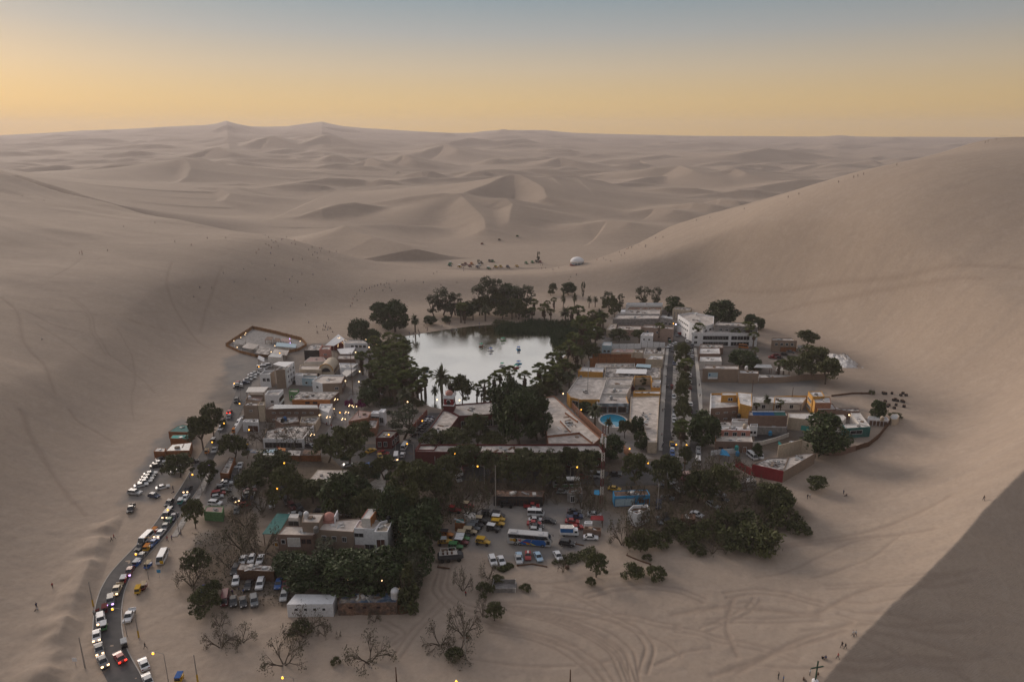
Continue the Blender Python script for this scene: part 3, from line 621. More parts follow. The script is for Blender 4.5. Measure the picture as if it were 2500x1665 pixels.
trees('spread', 'hf', [(1150,1140,1085,80),(1275,1150,1095,85),(1350,1150,1100,80),(1440,1150,1095,75),(1090,1175,1115,80),(1030,1190,1120,80),(1000,1255,1130,112),(1062,1235,1135,105),(985,1300,1188,122),(1120,1160,1088,85),(1245,1185,1108,92),(1305,1178,1100,100),(1345,1195,1120,82),(1395,1150,1088,70),(1430,1165,1105,70),(1195,1165,1100,80)])
trees('dry', 'hf', [(1460,1190,1120,80),(1400,1200,1130,75),(1340,1215,1150,70),(1270,1200,1140,70),(1060,1270,1190,80),(1130,1225,1150,80),(1180,1200,1140,80),(1150,1262,1165,95),(1098,1250,1170,85),(1215,1215,1160,60),(1420,1240,1165,60),(1455,1260,1200,55),(1548,1236,1150,46)])
trees('round', 'hf', [(1490,1120,1062,75)])
trees('spread', 'hf', [(1550,1178,1105,80),(1625,1205,1112,95)])
trees('airy', 'gl', [(985,1072,985,98)])
trees('spread', 'gl', [(665,1175,1102,125),(620,1215,1140,92),(702,1235,1140,112),(765,1228,1168,112),(852,1138,1040,112),(802,1128,1060,92),(882,1092,1028,82),(905,1290,1195,105),(880,1180,1130,70),(940,1170,1110,80)])
trees('round', 'gl', [(835,1262,1155,118),(960,1315,1185,95),(870,1240,1160,90)])
trees('dry', 'gl', [(722,1092,1032,85),(642,1078,1030,66),(590,1240,1180,70),(600,1285,1225,70),(640,1250,1190,60)])
trees('spread', 'ml', [(522,1068,985,72),(497,1098,1008,82),(440,1165,1108,85),(570,1128,1058,82),(512,1182,1122,58),(478,1290,1218,62)])
trees('round', 'gv', [(765,1440,1358,140),(852,1446,1352,160),(935,1450,1345,150),(1002,1418,1310,125),(1025,1356,1240,130),(985,1330,1232,100),(705,1402,1352,92),(800,1420,1345,110),(880,1415,1348,110),(1045,1300,1215,90)])
trees('cone', 'gv', [(1000,1488,1368,66)])
trees('airy', 'gv', [(800,1372,1318,80),(1010,1445,1360,80)])
trees('spread', 'gv', [(480,1400,1342,78),(522,1462,1416,56),(500,1500,1440,92),(720,1385,1345,75)])
trees('dry', 'gv', [(640,1362,1285,100),(592,1340,1258,85),(560,1385,1338,60),(470,1430,1370,70)])
trees('spread', 'rs', [(1762,1215,1135,100),(1882,1250,1178,112),(1702,1225,1150,90)])
trees('shrub', 'rs', [(1892,1240,1180,130),(1905,1275,1215,110),(1850,1335,1262,150),(1790,1340,1275,120),(1830,1300,1240,130),(1945,1300,1262,75),(1560,1345,1275,85),(1700,1350,1320,55),(1680,1325,1290,70),(1770,1290,1235,110),(1720,1310,1260,90),(1650,1300,1260,80),(1610,1330,1290,80)])
trees('dry', 'rs', [(1690,1215,1140,90),(1640,1235,1160,85),(1780,1255,1170,90),(1750,1290,1220,80),(1670,1290,1230,70),(1800,1200,1130,80),(1610,1275,1215,70),(1560,1300,1240,70),(1850,1270,1210,70),(1730,1170,1110,80),(1770,1150,1100,80),(1590,1310,1230,65),(1520,1330,1260,70),(1660,1220,1150,70),(1720,1200,1120,75),(1740,1350,1300,55),(1830,1210,1160,60)])
trees('shrub', 'bp', [(1545,1408,1368,72),(1602,1410,1374,66),(1442,1428,1402,32),(1185,1450,1412,58),(1283,1440,1420,36),(1215,1420,1398,40),(1580,1365,1348,30)])
trees('spread', 'bp', [(1455,1408,1352,72)]); trees('dry', 'bp', [(1130,1442,1382,48),(1192,1412,1368,48),(1375,1395,1350,24)])
trees('spread', 'fs', [(1207,1512,1472,56),(1995,1195,1163,64)])
trees('dry', 'fs', [(540,1580,1535,78),(590,1568,1530,76),(693,1622,1560,112),(902,1616,1558,112),(1075,1575,1528,78),(1133,1552,1474,78),(1120,1602,1548,92),(1178,1500,1452,34),(914,1518,1488,32),(793,1552,1516,34),(538,1528,1488,48),(745,1552,1492,96),(827,1555,1540,14)])
trees('shrub', 'fs', [(735,1545,1505,70),(1110,1606,1575,60),(820,1620,1598,30)])
trees('round', 'yd', [(1715,1090,1003,86),(2012,1108,1008,136),(1847,1118,1082,30),(2140,1028,975,44),(1812,895,853,76),(1838,905,870,52)])
trees('spread', 'yd', [(1982,915,842,100),(2015,938,870,80),(1952,920,868,92),(1968,850,803,68),(1510,835,803,62),(1560,835,804,48)])
trees('fan', 'yd', [(1845,1012,985,0),(1905,1005,978,0),(1900,920,882,0),(1912,918,880,0),(1842,878,850,0)])
trees('date', 'yd', [(1870,1000,966,28)]); trees('shrub', 'yd', [(2128,962,948,20),(2185,1020,1002,40),(1530,862,850,14),(1519,920,902,16)])
trees('round', 'ba', [(1762,798,730,92),(1832,798,766,36),(1852,806,774,32),(1645,765,722,58)]); trees('airy', 'ba', [(1568,748,697,48),(1602,746,702,32)])
trees('fan', 'wh', [(1703,838,790,0),(1773,836,794,0),(1791,840,801,0),(1820,844,788,0),(1838,852,812,0),(1745,842,820,0),(1607,832,790,0)])
trees('spread', 'md', [(1664,870,835,44),(1666,965,925,44),(1664,1010,965,44),(1660,1062,1020,40),(1668,920,880,40),(1664,1090,1055,36),(1665,900,838,46),(1662,990,930,42),(1666,1036,982,46),(1672,1138,1088,42),(1668,945,905,40),(1655,1075,1040,36)])
trees('fan', 'md', [(1672,935,878,0),(1660,1100,1032,0)])
trees('fan', 'lb', [(948,890,835,0),(975,895,838,0),(925,895,845,0),(960,925,868,0),(995,925,872,0),(945,935,878,0),(970,960,900,0),(915,940,885,0),(935,975,915,0),(1015,955,900,0),(1030,985,930,0),(965,985,930,0),(905,905,858,0),(966,905,842,0),(938,908,848,0),(987,905,843,0),(959,945,882,0),(981,942,880,0),(905,950,890,0),(1005,938,885,0),(1003,962,905,0),(1020,972,912,0),(987,968,908,0),(1039,972,903,0),(957,980,922,0),(950,870,815,0),(978,875,820,0),(886,915,862,0),(930,985,930,0),(925,920,868,0),(970,920,862,0),(940,960,905,0),(1008,985,940,0),(915,870,822,0),(993,880,832,0)])
trees('round', 'lb', [(965,810,733,82),(932,795,736,72),(880,835,776,62),(915,850,800,45),(920,975,930,50),(900,990,945,60)]); trees('shrub', 'lb', [(915,905,880,50),(945,880,850,60),(970,905,880,60),(930,940,915,60),(990,950,925,50),(1000,985,965,50),(950,985,965,60),(910,965,945,50),(1025,990,972,36),(930,860,835,50)])
trees('date', 'lb', [(988,1000,950,48)])
trees('spread', 'lb', [(940,905,860,60),(975,950,900,60),(900,960,925,50)])
trees('fan', 'rb', [(1385,890,835,0),(1405,905,850,0),(1428,840,790,0),(1452,850,800,0),(1330,945,895,0),(1355,950,895,0),(1375,930,880,0),(1445,800,760,0),(1460,825,780,0),(1310,975,925,0),(1420,860,778,0),(1397,872,815,0),(1439,868,812,0),(1370,910,848,0),(1349,925,864,0),(1319,952,890,0),(1412,800,748,0),(1472,812,765,0),(1395,798,752,0),(1345,940,885,0),(1360,900,862,0),(1440,835,790,0),(1335,965,915,0)])
trees('date', 'rb', [(1390,948,906,44),(1420,890,858,36),(1360,965,930,40)]); trees('shrub', 'rb', [(1400,905,880,50),(1440,860,835,50),(1470,815,795,36),(1350,955,930,60),(1320,980,960,50),(1420,835,815,50),(1380,935,915,40)]); trees('spread', 'rb', [(1415,850,810,50),(1460,800,765,44),(1365,940,900,50),(1325,985,940,55),(1400,880,838,52),(1440,880,835,56),(1455,840,805,46),(1340,960,910,60),(1385,910,880,40),(1430,815,770,50)])
trees('date', 'sb', [(1080,990,900,58),(1103,985,945,34),(1062,982,944,28)]); trees('fan', 'sb', [(1101,985,922,0),(1164,984,940,0),(1182,983,930,0),(1220,962,905,0),(1242,958,898,0),(1281,965,910,0),(1175,984,955,0),(1208,965,915,0)])
trees('spread', 'sb', [(1128,988,913,60),(1205,1000,945,60),(1300,985,940,60)]); trees('round', 'sb', [(1260,1000,935,80),(1300,1010,950,70)])
trees('spread', 'nb', [(1150,770,735,50),(1180,770,720,60),(1215,770,715,60),(1260,775,725,56)]); trees('shrub', 'nb', [(1225,795,776,62),(1380,800,782,50),(1420,805,785,50)])
trees('airy', 'nb', [(1170,770,700,55),(1220,765,690,60),(1260,765,700,56),(1100,775,715,50),(1195,768,670,78),(1285,755,698,54),(1082,770,703,62),(1060,772,716,48),(1112,770,718,50)]); trees('round', 'nb', [(1242,760,693,74),(1050,793,770,40),(1135,778,735,50),(1090,788,770,28)])
trees('date', 'nb', [(1014,812,770,32),(1185,784,748,38),(1155,782,748,30),(1380,795,752,42),(1465,790,755,30),(1375,758,718,18),(1402,756,716,18),(1438,752,724,20),(1453,750,724,20),(1250,780,740,30)])
trees('fan', 'nb', [(1135,790,745,0),(1125,788,742,0),(1330,792,744,0),(1353,756,728,0),(1299,788,752,0),(1305,768,732,0),(1336,762,735,0),(1345,790,755,0)])
trees('spread', 'nb', [(1225,780,748,46),(1265,780,745,44),(1290,780,752,36),(1350,718,690,24),(1345,722,705,20),(1490,765,720,46),(1500,775,735,40)]); trees('round', 'nb', [(1388,720,688,42)])
trees('airy', 'nb', [(1482,752,712,40),(1423,732,684,12),(1515,755,718,22)]); trees('airy', 'ds', [(1314,642,615,11),(1168,645,633,8)])
trees('date', 'pl', [(1452,1040,988,52),(1485,1058,1022,30)]); trees('round', 'pl', [(1428,1005,980,40),(1555,1065,1015,40),(1565,1095,1052,46)]); trees('spread', 'pl', [(1525,1070,1022,44)])
for (px, py, yt, w) in [(853,995,966,30),(882,998,966,32),(775,998,984,16)]:
    tree('shrub', px, py, yt, w, 'purple flowering bougainvillea by the plaza lamps', 'purple flowering bushes', 'flower')
tree('shrub', 1542, 958, 934, 18, 'crimson flowering bougainvillea on the ochre courtyard corner', 'crimson flowering bush', 'red')
tree('round', 1570, 940, 920, 20, 'small round green tree in the ochre courtyard', 'ochre courtyard trees'); tree('shrub', 1567, 952, 944, 22, 'clipped green hedge in the ochre courtyard', 'ochre courtyard trees')
# reeds
def reeds():
    r = np.random.default_rng(5); pts = []
    for poly, n in (([(1205,806),(1225,797),(1300,786),(1400,788),(1440,800),(1380,812),(1330,818),(1280,818),(1215,817)], 5200), ([(1348,815),(1370,806),(1440,802),(1420,830),(1402,846),(1365,851),(1350,842),(1344,828)], 3800)):
        pp = [atz(*p) for p in poly]; xs = [p[0] for p in pp]; ys = [p[1] for p in pp]; x = r.uniform(min(xs), max(xs), n*3); y = r.uniform(min(ys), max(ys), n*3); m = inpoly(x, y, pp); pts.append(np.c_[x[m], y[m]][:n])
    p = np.concatenate(pts); n = len(p); h = r.uniform(1.6, 3.3, n)*(.8+.5*vnoise(p[:,0]/5, p[:,1]/5, 2)); a = r.uniform(0, 6.28, n); w = r.uniform(.1, .22, n); le = r.normal(0, .4, (n,2))
    b = np.c_[p, np.full(n, -.6)]; s = np.c_[np.cos(a)*w, np.sin(a)*w, np.zeros(n)]; t = np.c_[p+le, h-.4]; V = np.stack([b-s, b+s, t+s*.5, t-s*.5], 1).reshape(-1, 3)
    o = bpy.data.objects.new('reeds', np_mesh('reeds', V, np.arange(4*n).reshape(-1, 4), LF['reed'])); COL.objects.link(o); tag(o, 'dense green reeds growing in the far shallows of the lagoon', 'reeds', kind='stuff')
reeds()
def mat_patch(name, polys, n, hmin, hmax, lm, label, cat, seed):
    r = np.random.default_rng(seed); P = []
    for poly in polys:
        pp = [atz(*p) for p in poly]; xs = [p[0] for p in pp]; ys = [p[1] for p in pp]; x = r.uniform(min(xs), max(xs), n*3); y = r.uniform(min(ys), max(ys), n*3); m = inpoly(x, y, pp); x, y = x[m][:n], y[m][:n]
        P.append(np.c_[x, y, r.uniform(hmin, hmax, len(x))*(.5+vnoise(x/1.5, y/1.5, seed))])
    V, F = cards(np.concatenate(P), .32, 1.4, 1.0, seed); o = bpy.data.objects.new(name, np_mesh(name, V, F, LF[lm])); COL.objects.link(o); tag(o, label, cat, kind='stuff')
mat_patch('ground_cover', [[(1345,1378),(1360,1362),(1410,1350),(1450,1334),(1456,1350),(1430,1370),(1390,1380)],[(1212,1392),(1240,1380),(1256,1384),(1230,1398)]], 1700, .1, .8, 'spread', 'trailing green creeper along the edge of the bus park', 'ground cover', 3)
mat_patch('lawn', [[(868,1150),(934,1142),(925,1172),(905,1165)],[(940,1160),(955,1150),(960,1170),(938,1172)],[(830,1112),(850,1106),(852,1124),(832,1124)],[(905,985),(990,960),(1000,985),(930,1000)]], 1500, .02, .12, 'reed', 'short green lawn patches in the park west of the hotel', 'lawn', 4)
mat_patch('leaf_litter', [[(560,1290),(760,1400),(700,1480),(480,1470),(470,1300)],[(1480,1220),(1700,1180),(1900,1230),(1850,1340),(1560,1330)],[(1060,1180),(1240,1150),(1180,1240),(1060,1300)]], 2600, .0, .25, 'dry', 'dry brown twigs and leaf litter under the grove trees', 'leaf litter', 6)
# ---------------------------------------------------------------- surfaces and buildings
def brick_mat(name, c1, c2, mortar):
    m = bpy.data.materials.new(name); m.use_nodes = True; t = m.node_tree; n = t.nodes; l = t.links; b = n['Principled BSDF']; b.inputs['Roughness'].default_value = .95; b.inputs['Specular IOR Level'].default_value = .15
    tc = n.new('ShaderNodeTexCoord'); mp = n.new('ShaderNodeMapping'); mp.inputs['Rotation'].default_value = (R(90), 0, 0); l.new(tc.outputs['Object'], mp.inputs[0])
    nz = n.new('ShaderNodeTexNoise'); nz.inputs['Scale'].default_value = .6; nz.inputs['Detail'].default_value = 7; nz.inputs['Roughness'].default_value = .7; l.new(tc.outputs['Object'], nz.inputs[0])
    wv = n.new('ShaderNodeTexWave'); wv.bands_direction = 'Z'; wv.inputs['Scale'].default_value = 1.6; l.new(tc.outputs['Object'], wv.inputs[0])
    mr = n.new('ShaderNodeMapRange'); mr.inputs[1].default_value = .3; mr.inputs[2].default_value = .7; l.new(nz.outputs[0], mr.inputs[0])
    a = n.new('ShaderNodeMix'); a.data_type = 'RGBA'; a.inputs['A'].default_value = (*c1,1); a.inputs['B'].default_value = (*c2,1); l.new(mr.outputs[0], a.inputs[0])
    w2 = n.new('ShaderNodeMapRange'); w2.inputs[1].default_value = .0; w2.inputs[2].default_value = .25; w2.inputs[3].default_value = .45; w2.inputs[4].default_value = 0; l.new(wv.outputs['Fac'], w2.inputs[0])
    c = n.new('ShaderNodeMix'); c.data_type = 'RGBA'; c.inputs['B'].default_value = (*mortar,1); l.new(a.outputs['Result'], c.inputs['A']); l.new(w2.outputs[0], c.inputs[0]); l.new(c.outputs['Result'], b.inputs['Base Color'])
    MATS[name] = m; return m
brick_mat('brick', (.235,.150,.112), (.165,.105,.082), (.27,.22,.19)); brick_mat('tanbrick', (.30,.225,.17), (.22,.165,.13), (.32,.27,.23)); brick_mat('redbrick', (.24,.075,.055), (.17,.055,.045), (.3,.2,.17))
for nm, c, kw in [('white', (.76,.755,.77), dict(var=.14)), ('offwhite', (.64,.60,.56), dict(var=.16)), ('cream', (.52,.43,.33), dict(var=.15)), ('ochre', (.52,.27,.06), dict(var=.14)), ('orange', (.47,.19,.06), dict(var=.15)),
    ('pink', (.46,.22,.18), dict(var=.12)), ('concrete', (.30,.28,.265), dict(var=.22, col2=(.22,.205,.20))), ('roofc', (.57,.515,.475), dict(var=.26, scale=.5, col2=(.42,.37,.335))), ('roofw', (.68,.66,.65), dict(var=.2, scale=.6, col2=(.45,.42,.395))),
    ('rooft', (.60,.53,.475), dict(var=.22, scale=.5, col2=(.49,.425,.375))), ('junkroof', (.54,.49,.455), dict(var=.5, scale=1.1, col2=(.17,.15,.14))), ('teal', (.045,.155,.145), dict(var=.2)), ('turquoise', (.06,.36,.33), dict(var=.15)), ('wood', (.27,.105,.038), dict(var=.3, scale=2)), ('darkwood', (.12,.062,.035), dict(var=.3, scale=2)),
    ('fencewood', (.30,.15,.06), dict(var=.3, scale=2)), ('darkred', (.13,.028,.026), dict(var=.2)), ('red', (.25,.026,.030), dict(var=.15)), ('blue', (.045,.27,.50), dict(var=.12)), ('deepblue', (.02,.10,.27), dict(var=.12)), ('pinkroof', (.34,.235,.215), dict(var=.2)), ('lightblue', (.36,.48,.55), dict(var=.15)),
    ('green', (.11,.23,.10), dict(var=.2)), ('terra', (.32,.155,.095), dict(var=.2)), ('rose', (.37,.265,.215), dict(var=.18)), ('rust', (.26,.155,.105), dict(var=.4, col2=(.12,.085,.07))), ('zinc', (.42,.43,.44), dict(var=.22, metal=.3, rough=.5)), ('tarp', (.74,.73,.73), dict(var=.08)), ('bluetarp', (.09,.14,.22), dict(var=.5, scale=.8, col2=(.33,.27,.21))),
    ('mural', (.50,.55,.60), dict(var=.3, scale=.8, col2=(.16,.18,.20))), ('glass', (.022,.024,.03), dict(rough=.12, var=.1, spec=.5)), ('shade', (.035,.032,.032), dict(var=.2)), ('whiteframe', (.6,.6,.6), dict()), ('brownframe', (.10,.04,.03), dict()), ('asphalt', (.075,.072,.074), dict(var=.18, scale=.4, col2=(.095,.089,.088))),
    ('paving', (.235,.215,.205), dict(var=.16, scale=.5, col2=(.20,.18,.17))), ('tile', (.30,.27,.245), dict(var=.3, scale=.6, col2=(.48,.44,.40))), ('kerb', (.45,.42,.385), dict(var=.15)), ('pool', (.02,.25,.40), dict(rough=.08, var=.1, spec=.6)), ('blackplastic', (.02,.02,.022), dict(rough=.5)), ('steel', (.33,.33,.33), dict(rough=.5, metal=.4)), ('pole', (.34,.31,.28), dict(var=.2)),
    ('yellowpaint', (.55,.33,.02), dict()), ('lane', (.5,.47,.4), dict(var=.3))]:
    mat(nm, c, **kw)
M = MATS
def area(p): return sum(p[i][0]*p[(i+1)%len(p)][1]-p[(i+1)%len(p)][0]*p[i][1] for i in range(len(p)))/2
def inset(poly, d):
    n = len(poly); s = 1 if area(poly) > 0 else -1; out = []
    for i in range(n):
        a, b, c = Vector(poly[i-1]), Vector(poly[i]), Vector(poly[(i+1)%n]); e = (b-a).normalized(); f = (c-b).normalized(); n1 = Vector((-e.y, e.x))*s; n2 = Vector((-f.y, f.x))*s
        k = n1+n2; q = b+k*(d/max(.35, k.dot(n1))); out.append((q.x, q.y))
    return out
WINC = {}
def window_mesh(w, h, fm, pm):
    k = (round(w,2), round(h,2), fm, pm)
    if k not in WINC:
        f = MB(); t = .1
        for (x, z, a, b) in ((0, -t, w+2*t, t), (0, h, w+2*t, t), (-w/2-t/2, 0, t, h), (w/2+t/2, 0, t, h)): f.box((x, -.02, z), (a, .14, b))
        if w > 1.0: f.box((0, -.01, 0), (.06, .1, h))
        p = MB(); p.box((0, .02, 0), (w, .07, h)); WINC[k] = (f.mesh('window', M[fm]), p.mesh('pane', M[pm]))
    return WINC[k]
def add_wins(o, P, c, spec, z0=0):
    """spec: (edge, count, [sill heights], width, height, t0, t1, frame, pane, name)"""
    s = 1 if area(P) > 0 else -1
    for sp in spec:
        e, n, zs, w, h = sp[:5]; t0, t1 = (sp[5:7] if len(sp) > 6 else (.08, .92)); fm = sp[7] if len(sp) > 7 else 'whiteframe'; pm = sp[8] if len(sp) > 8 else 'glass'; nm = sp[9] if len(sp) > 9 else 'window'
        a, b = Vector(P[e]), Vector(P[(e+1) % len(P)]); d = (b-a).normalized(); nr = Vector((d.y, -d.x))*s; fm_, pm_ = window_mesh(w, h, fm, pm)
        for z in zs:
            for i in range(n):
                q = a.lerp(b, t0+(t1-t0)*((i+.5)/n)) + nr*.03
                wo = put(nm, fm_, o, (q.x-c[0], q.y-c[1], z), math.atan2(nr.x, -nr.y)); put('pane', pm_, wo)
def B(label, h, quad, wall='white', roof='roofc', par=.5, wins=(), clut=0, name='house', cat='building', z0=None, bands=()):
    P = [atz(px, py, h) for px, py in quad]; c = (sum(p[0] for p in P)/len(P), sum(p[1] for p in P)/len(P))
    if z0 is None: z0 = max(0, hz(*c))
    if z0 > .3: P = [atz(px, py, h+z0) for px, py in quad]; c = (sum(p[0] for p in P)/len(P), sum(p[1] for p in P)/len(P))
    o = empty(name, (c[0], c[1], z0), 0, label, cat); n = len(P); L_ = [(p[0]-c[0], p[1]-c[1]) for p in P]; I = inset(L_, .22)
    ws = [wall]*n if isinstance(wall, str) else list(wall)+[wall[-1]]*(n-len(wall)); uw = sorted(set(ws)); flip = area(P) < 0
    w = MB()
    for i in range(n):
        j = (i+1) % n; mi = uw.index(ws[i]); a, b, ai, bi = L_[i], L_[j], I[i], I[j]; t = h+par
        qs = [[(*a,-.6),(*b,-.6),(*b,t),(*a,t)], [(*a,t),(*b,t),(*bi,t),(*ai,t)], [(*ai,t),(*bi,t),(*bi,h-.2),(*ai,h-.2)]]
        for q in qs: w.add(q, [(0,1,2,3) if not flip else (3,2,1,0)], mi)
    w.build('wall', [M[k] for k in uw], o)
    r = MB(); r.prism(I if not flip else I[::-1], h-.15, h); r.build('roof', M[roof], o)
    for z in bands:
        b_ = MB(); ou = inset(L_, -.06); ins = inset(L_, .05)
        for i in range(n):
            j = (i+1) % n; b_.add([(*ou[i],z),(*ou[j],z),(*ou[j],z+.22),(*ou[i],z+.22)], [(0,1,2,3) if not flip else (3,2,1,0)]); b_.add([(*ou[i],z+.22),(*ou[j],z+.22),(*ins[j],z+.22),(*ins[i],z+.22)], [(0,1,2,3) if not flip else (3,2,1,0)])
        b_.build('floor_band', M['concrete'], o)
    add_wins(o, P, c, wins)
    for k in range(clut):
        u = [random.random()+.15 for _ in range(n)]; su = sum(u); x = sum(I[i][0]*u[i] for i in range(n))/su; y = sum(I[i][1]*u[i] for i in range(n))/su; m = MB(); q = random.random()
        if q < .4: m.box((x, y, h-.02), (random.uniform(.6,1.6), random.uniform(.5,1.2), random.uniform(.3,.8)), 0, random.uniform(0,3)); m.build('roof_vent', M[random.choice(['concrete','offwhite','zinc','tanbrick'])], o)
        elif q < .7: m.box((x, y, h-.02), (random.uniform(2,4), random.uniform(.15,.9), random.uniform(.08,.2)), 0, random.uniform(0,3)); m.build('plank', M[random.choice(['darkwood','roofw','zinc','rust'])], o)
        else: m.box((x, y, h-.02), (random.uniform(1,2.2), random.uniform(.8,1.6), .12), 0, random.uniform(0,3)); m.box((x, y, h+.09), (.8,.7,.08)); m.build('skylight', M[random.choice(['zinc','roofw','concrete'])], o)
    return o
def shelter(label, h, quad, m='tarp', posts=True, tilt=0.0, name='shelter', cat='shelter', pm='darkwood', z0=None):
    P = [atz(px, py, h) for px, py in quad]; c = (sum(p[0] for p in P)/len(P), sum(p[1] for p in P)/len(P)); z0 = max(0, hz(*c)) if z0 is None else z0
    if z0 > .3: P = [atz(px, py, h+z0) for px, py in quad]; c = (sum(p[0] for p in P)/len(P), sum(p[1] for p in P)/len(P))
    o = empty(name, (c[0], c[1], z0), 0, label, cat); L_ = [(p[0]-c[0], p[1]-c[1]) for p in P]; n = len(L_); flip = area(P) < 0; mb = MB(); zz = [h+tilt*(1 if i < n/2 else -1) for i in range(n)]
    V = [(*L_[i], zz[i]) for i in range(n)]+[(*L_[i], zz[i]-.12) for i in range(n)]; F = [tuple(range(n)), tuple(range(2*n-1, n-1, -1))]+[(i, n+i, n+(i+1)%n, (i+1)%n) for i in range(n)]
    mb.add(V, F if not flip else [f[::-1] for f in F]); mb.build('roof', M[m], o)
    if posts:
        for i, p in enumerate(inset(L_, .3)): q = MB(); q.box((*p, -.5), (.16, .16, zz[i]+.42)); q.build('post', M[pm], o)
    return o
def fence(label, pts, h, m, seg=4.0, name='fence', cat='fence', posts='darkwood', th=.12):
    G = [hit(*p) for p in pts]; o = empty(name, G[0], 0, label, cat); gx_, gy_, gz_ = G[0]
    for a, b in zip(G[:-1], G[1:]):
        L0 = math.hypot(b[0]-a[0], b[1]-a[1]); k = max(1, int(L0/seg)); rz = math.atan2(b[1]-a[1], b[0]-a[0])
        for i in range(k):
            t0, t1 = i/k, (i+1)/k; x0, y0 = a[0]+(b[0]-a[0])*t0, a[1]+(b[1]-a[1])*t0; x1, y1 = a[0]+(b[0]-a[0])*t1, a[1]+(b[1]-a[1])*t1; z = min(hz(x0,y0), hz(x1,y1)); hh = h*random.uniform(.96,1.04)
            q = MB(); q.box(((x0+x1)/2-gx_, (y0+y1)/2-gy_, z-gz_-.4), (L0/k-.04, th, hh+.4), 0, rz); q.build('panel', M[m], o)
            if posts: q = MB(); q.box((x0-gx_, y0-gy_, z-gz_-.4), (.2, .2, hh+.55), 0, rz); q.build('post', M[posts], o)
    return o
def sheet(name, poly, z, m, kind='structure'):
    P = [atz(px, py, 0) for px, py in poly]
    if area(P) < 0: P = P[::-1]
    mb = MB(); mb.add([(x, y, hz(x, y)+z) for x, y in P], [tuple(range(len(P)))]); return tag(mb.build(name, M[m]), kind=kind)
def ribbon(name, pts, width, z, m, off=0.0, px=True, sub=6):
    q = np.array([hit(*p)[:2] if px else p for p in pts]); t = np.linspace(0, len(q)-1, (len(q)-1)*sub+1); k = np.arange(len(q)); X = np.interp(t, k, q[:,0]); Y = np.interp(t, k, q[:,1])
    for _ in range(8): X[1:-1] = (X[:-2]+2*X[1:-1]+X[2:])/4; Y[1:-1] = (Y[:-2]+2*Y[1:-1]+Y[2:])/4
    dx, dy = np.gradient(X), np.gradient(Y); ln = np.hypot(dx, dy); nx, ny = -dy/ln, dx/ln; mb = MB(); n = len(X); V = []
    for s in (-1, 1):
        for i in range(n): x, y = X[i]+nx[i]*(off+s*width/2), Y[i]+ny[i]*(off+s*width/2); V.append((x, y, max(hz(x, y), 0)+z))
    mb.add(V, [(i, i+1, n+i+1, n+i) for i in range(n-1)]); return tag(mb.build(name, M[m]), kind='structure')
ROAD = [(330,1720),(309,1665),(272,1600),(262,1550),(262,1500),(270,1450),(293,1400),(340,1350),(387,1300),(422,1250),(458,1200),(486,1150),(512,1100),(548,1050),(577,1000),(590,960),(602,930)]
ribbon('main_road', ROAD, 5.8, .07, 'asphalt'); ribbon('kerb', ROAD[:11], .22, .14, 'kerb', -3.0); ribbon('kerb', ROAD[3:12], .22, .14, 'kerb', 3.0)
ribbon('sidewalk', [(425,1310),(450,1270),(475,1225),(500,1180),(520,1140)], 1.8, .12, 'tile')
sheet('street', [(1617,1118),(1649,1118),(1637,1050),(1643,904),(1646,850),(1640,850),(1632,852),(1628,904),(1617,1050)], .07, 'asphalt'); sheet('street', [(1676,1145),(1711,1140),(1709,1060),(1702,960),(1698,904),(1693,850),(1682,850),(1684,904),(1689,1000),(1690,1050)], .07, 'asphalt')
sheet('street', [(1633,851),(1692,851),(1684,815),(1660,795),(1650,790),(1644,800),(1640,820)], .066, 'asphalt'); sheet('median', [(1649,1118),(1676,1118),(1690,1050),(1689,1000),(1684,904),(1682,852),(1647,852),(1643,904),(1637,1050)], .13, 'tile')
sheet('sidewalk', [(1608,1100),(1617,1100),(1628,904),(1633,852),(1627,852),(1620,904),(1607,1050)], .15, 'kerb'); sheet('sidewalk', [(1711,1040),(1716,1040),(1714,960),(1707,900),(1700,850),(1694,850),(1699,904),(1703,960)], .15, 'kerb')
sheet('street', [(800,1108),(870,1085),(1010,1082),(1025,1132),(1200,1142),(1500,1152),(1617,1119),(1711,1141),(1720,1152),(1690,1182),(1500,1187),(1200,1177),(1030,1167),(940,1132),(830,1138)], .06, 'asphalt'); sheet('street', [(972,1104),(1010,1104),(1078,1008),(1048,1008)], .064, 'asphalt')
sheet('plaza', [(770,1092),(800,1050),(830,1000),(858,962),(905,962),(885,1005),(850,1050),(808,1100)], .06, 'paving'); sheet('promenade', [(850,962),(882,905),(898,850),(912,815),(925,815),(925,860),(910,930),(892,962)], .064, 'paving'); sheet('promenade', [(1370,990),(1400,930),(1450,860),(1490,800),(1502,800),(1484,850),(1440,920),(1405,990)], .064, 'paving')
sheet('alley', [(1378,990),(1400,985),(1480,1070),(1600,1120),(1540,1120),(1470,1085)], .058, 'paving'); sheet('yard_paving', [(1462,1050),(1520,1035),(1560,1045),(1590,1100),(1540,1105)], .062, 'paving'); sheet('park_path', [(925,1165),(938,1142),(948,1142),(942,1168),(940,1200),(890,1215),(900,1180)], .062, 'tile')

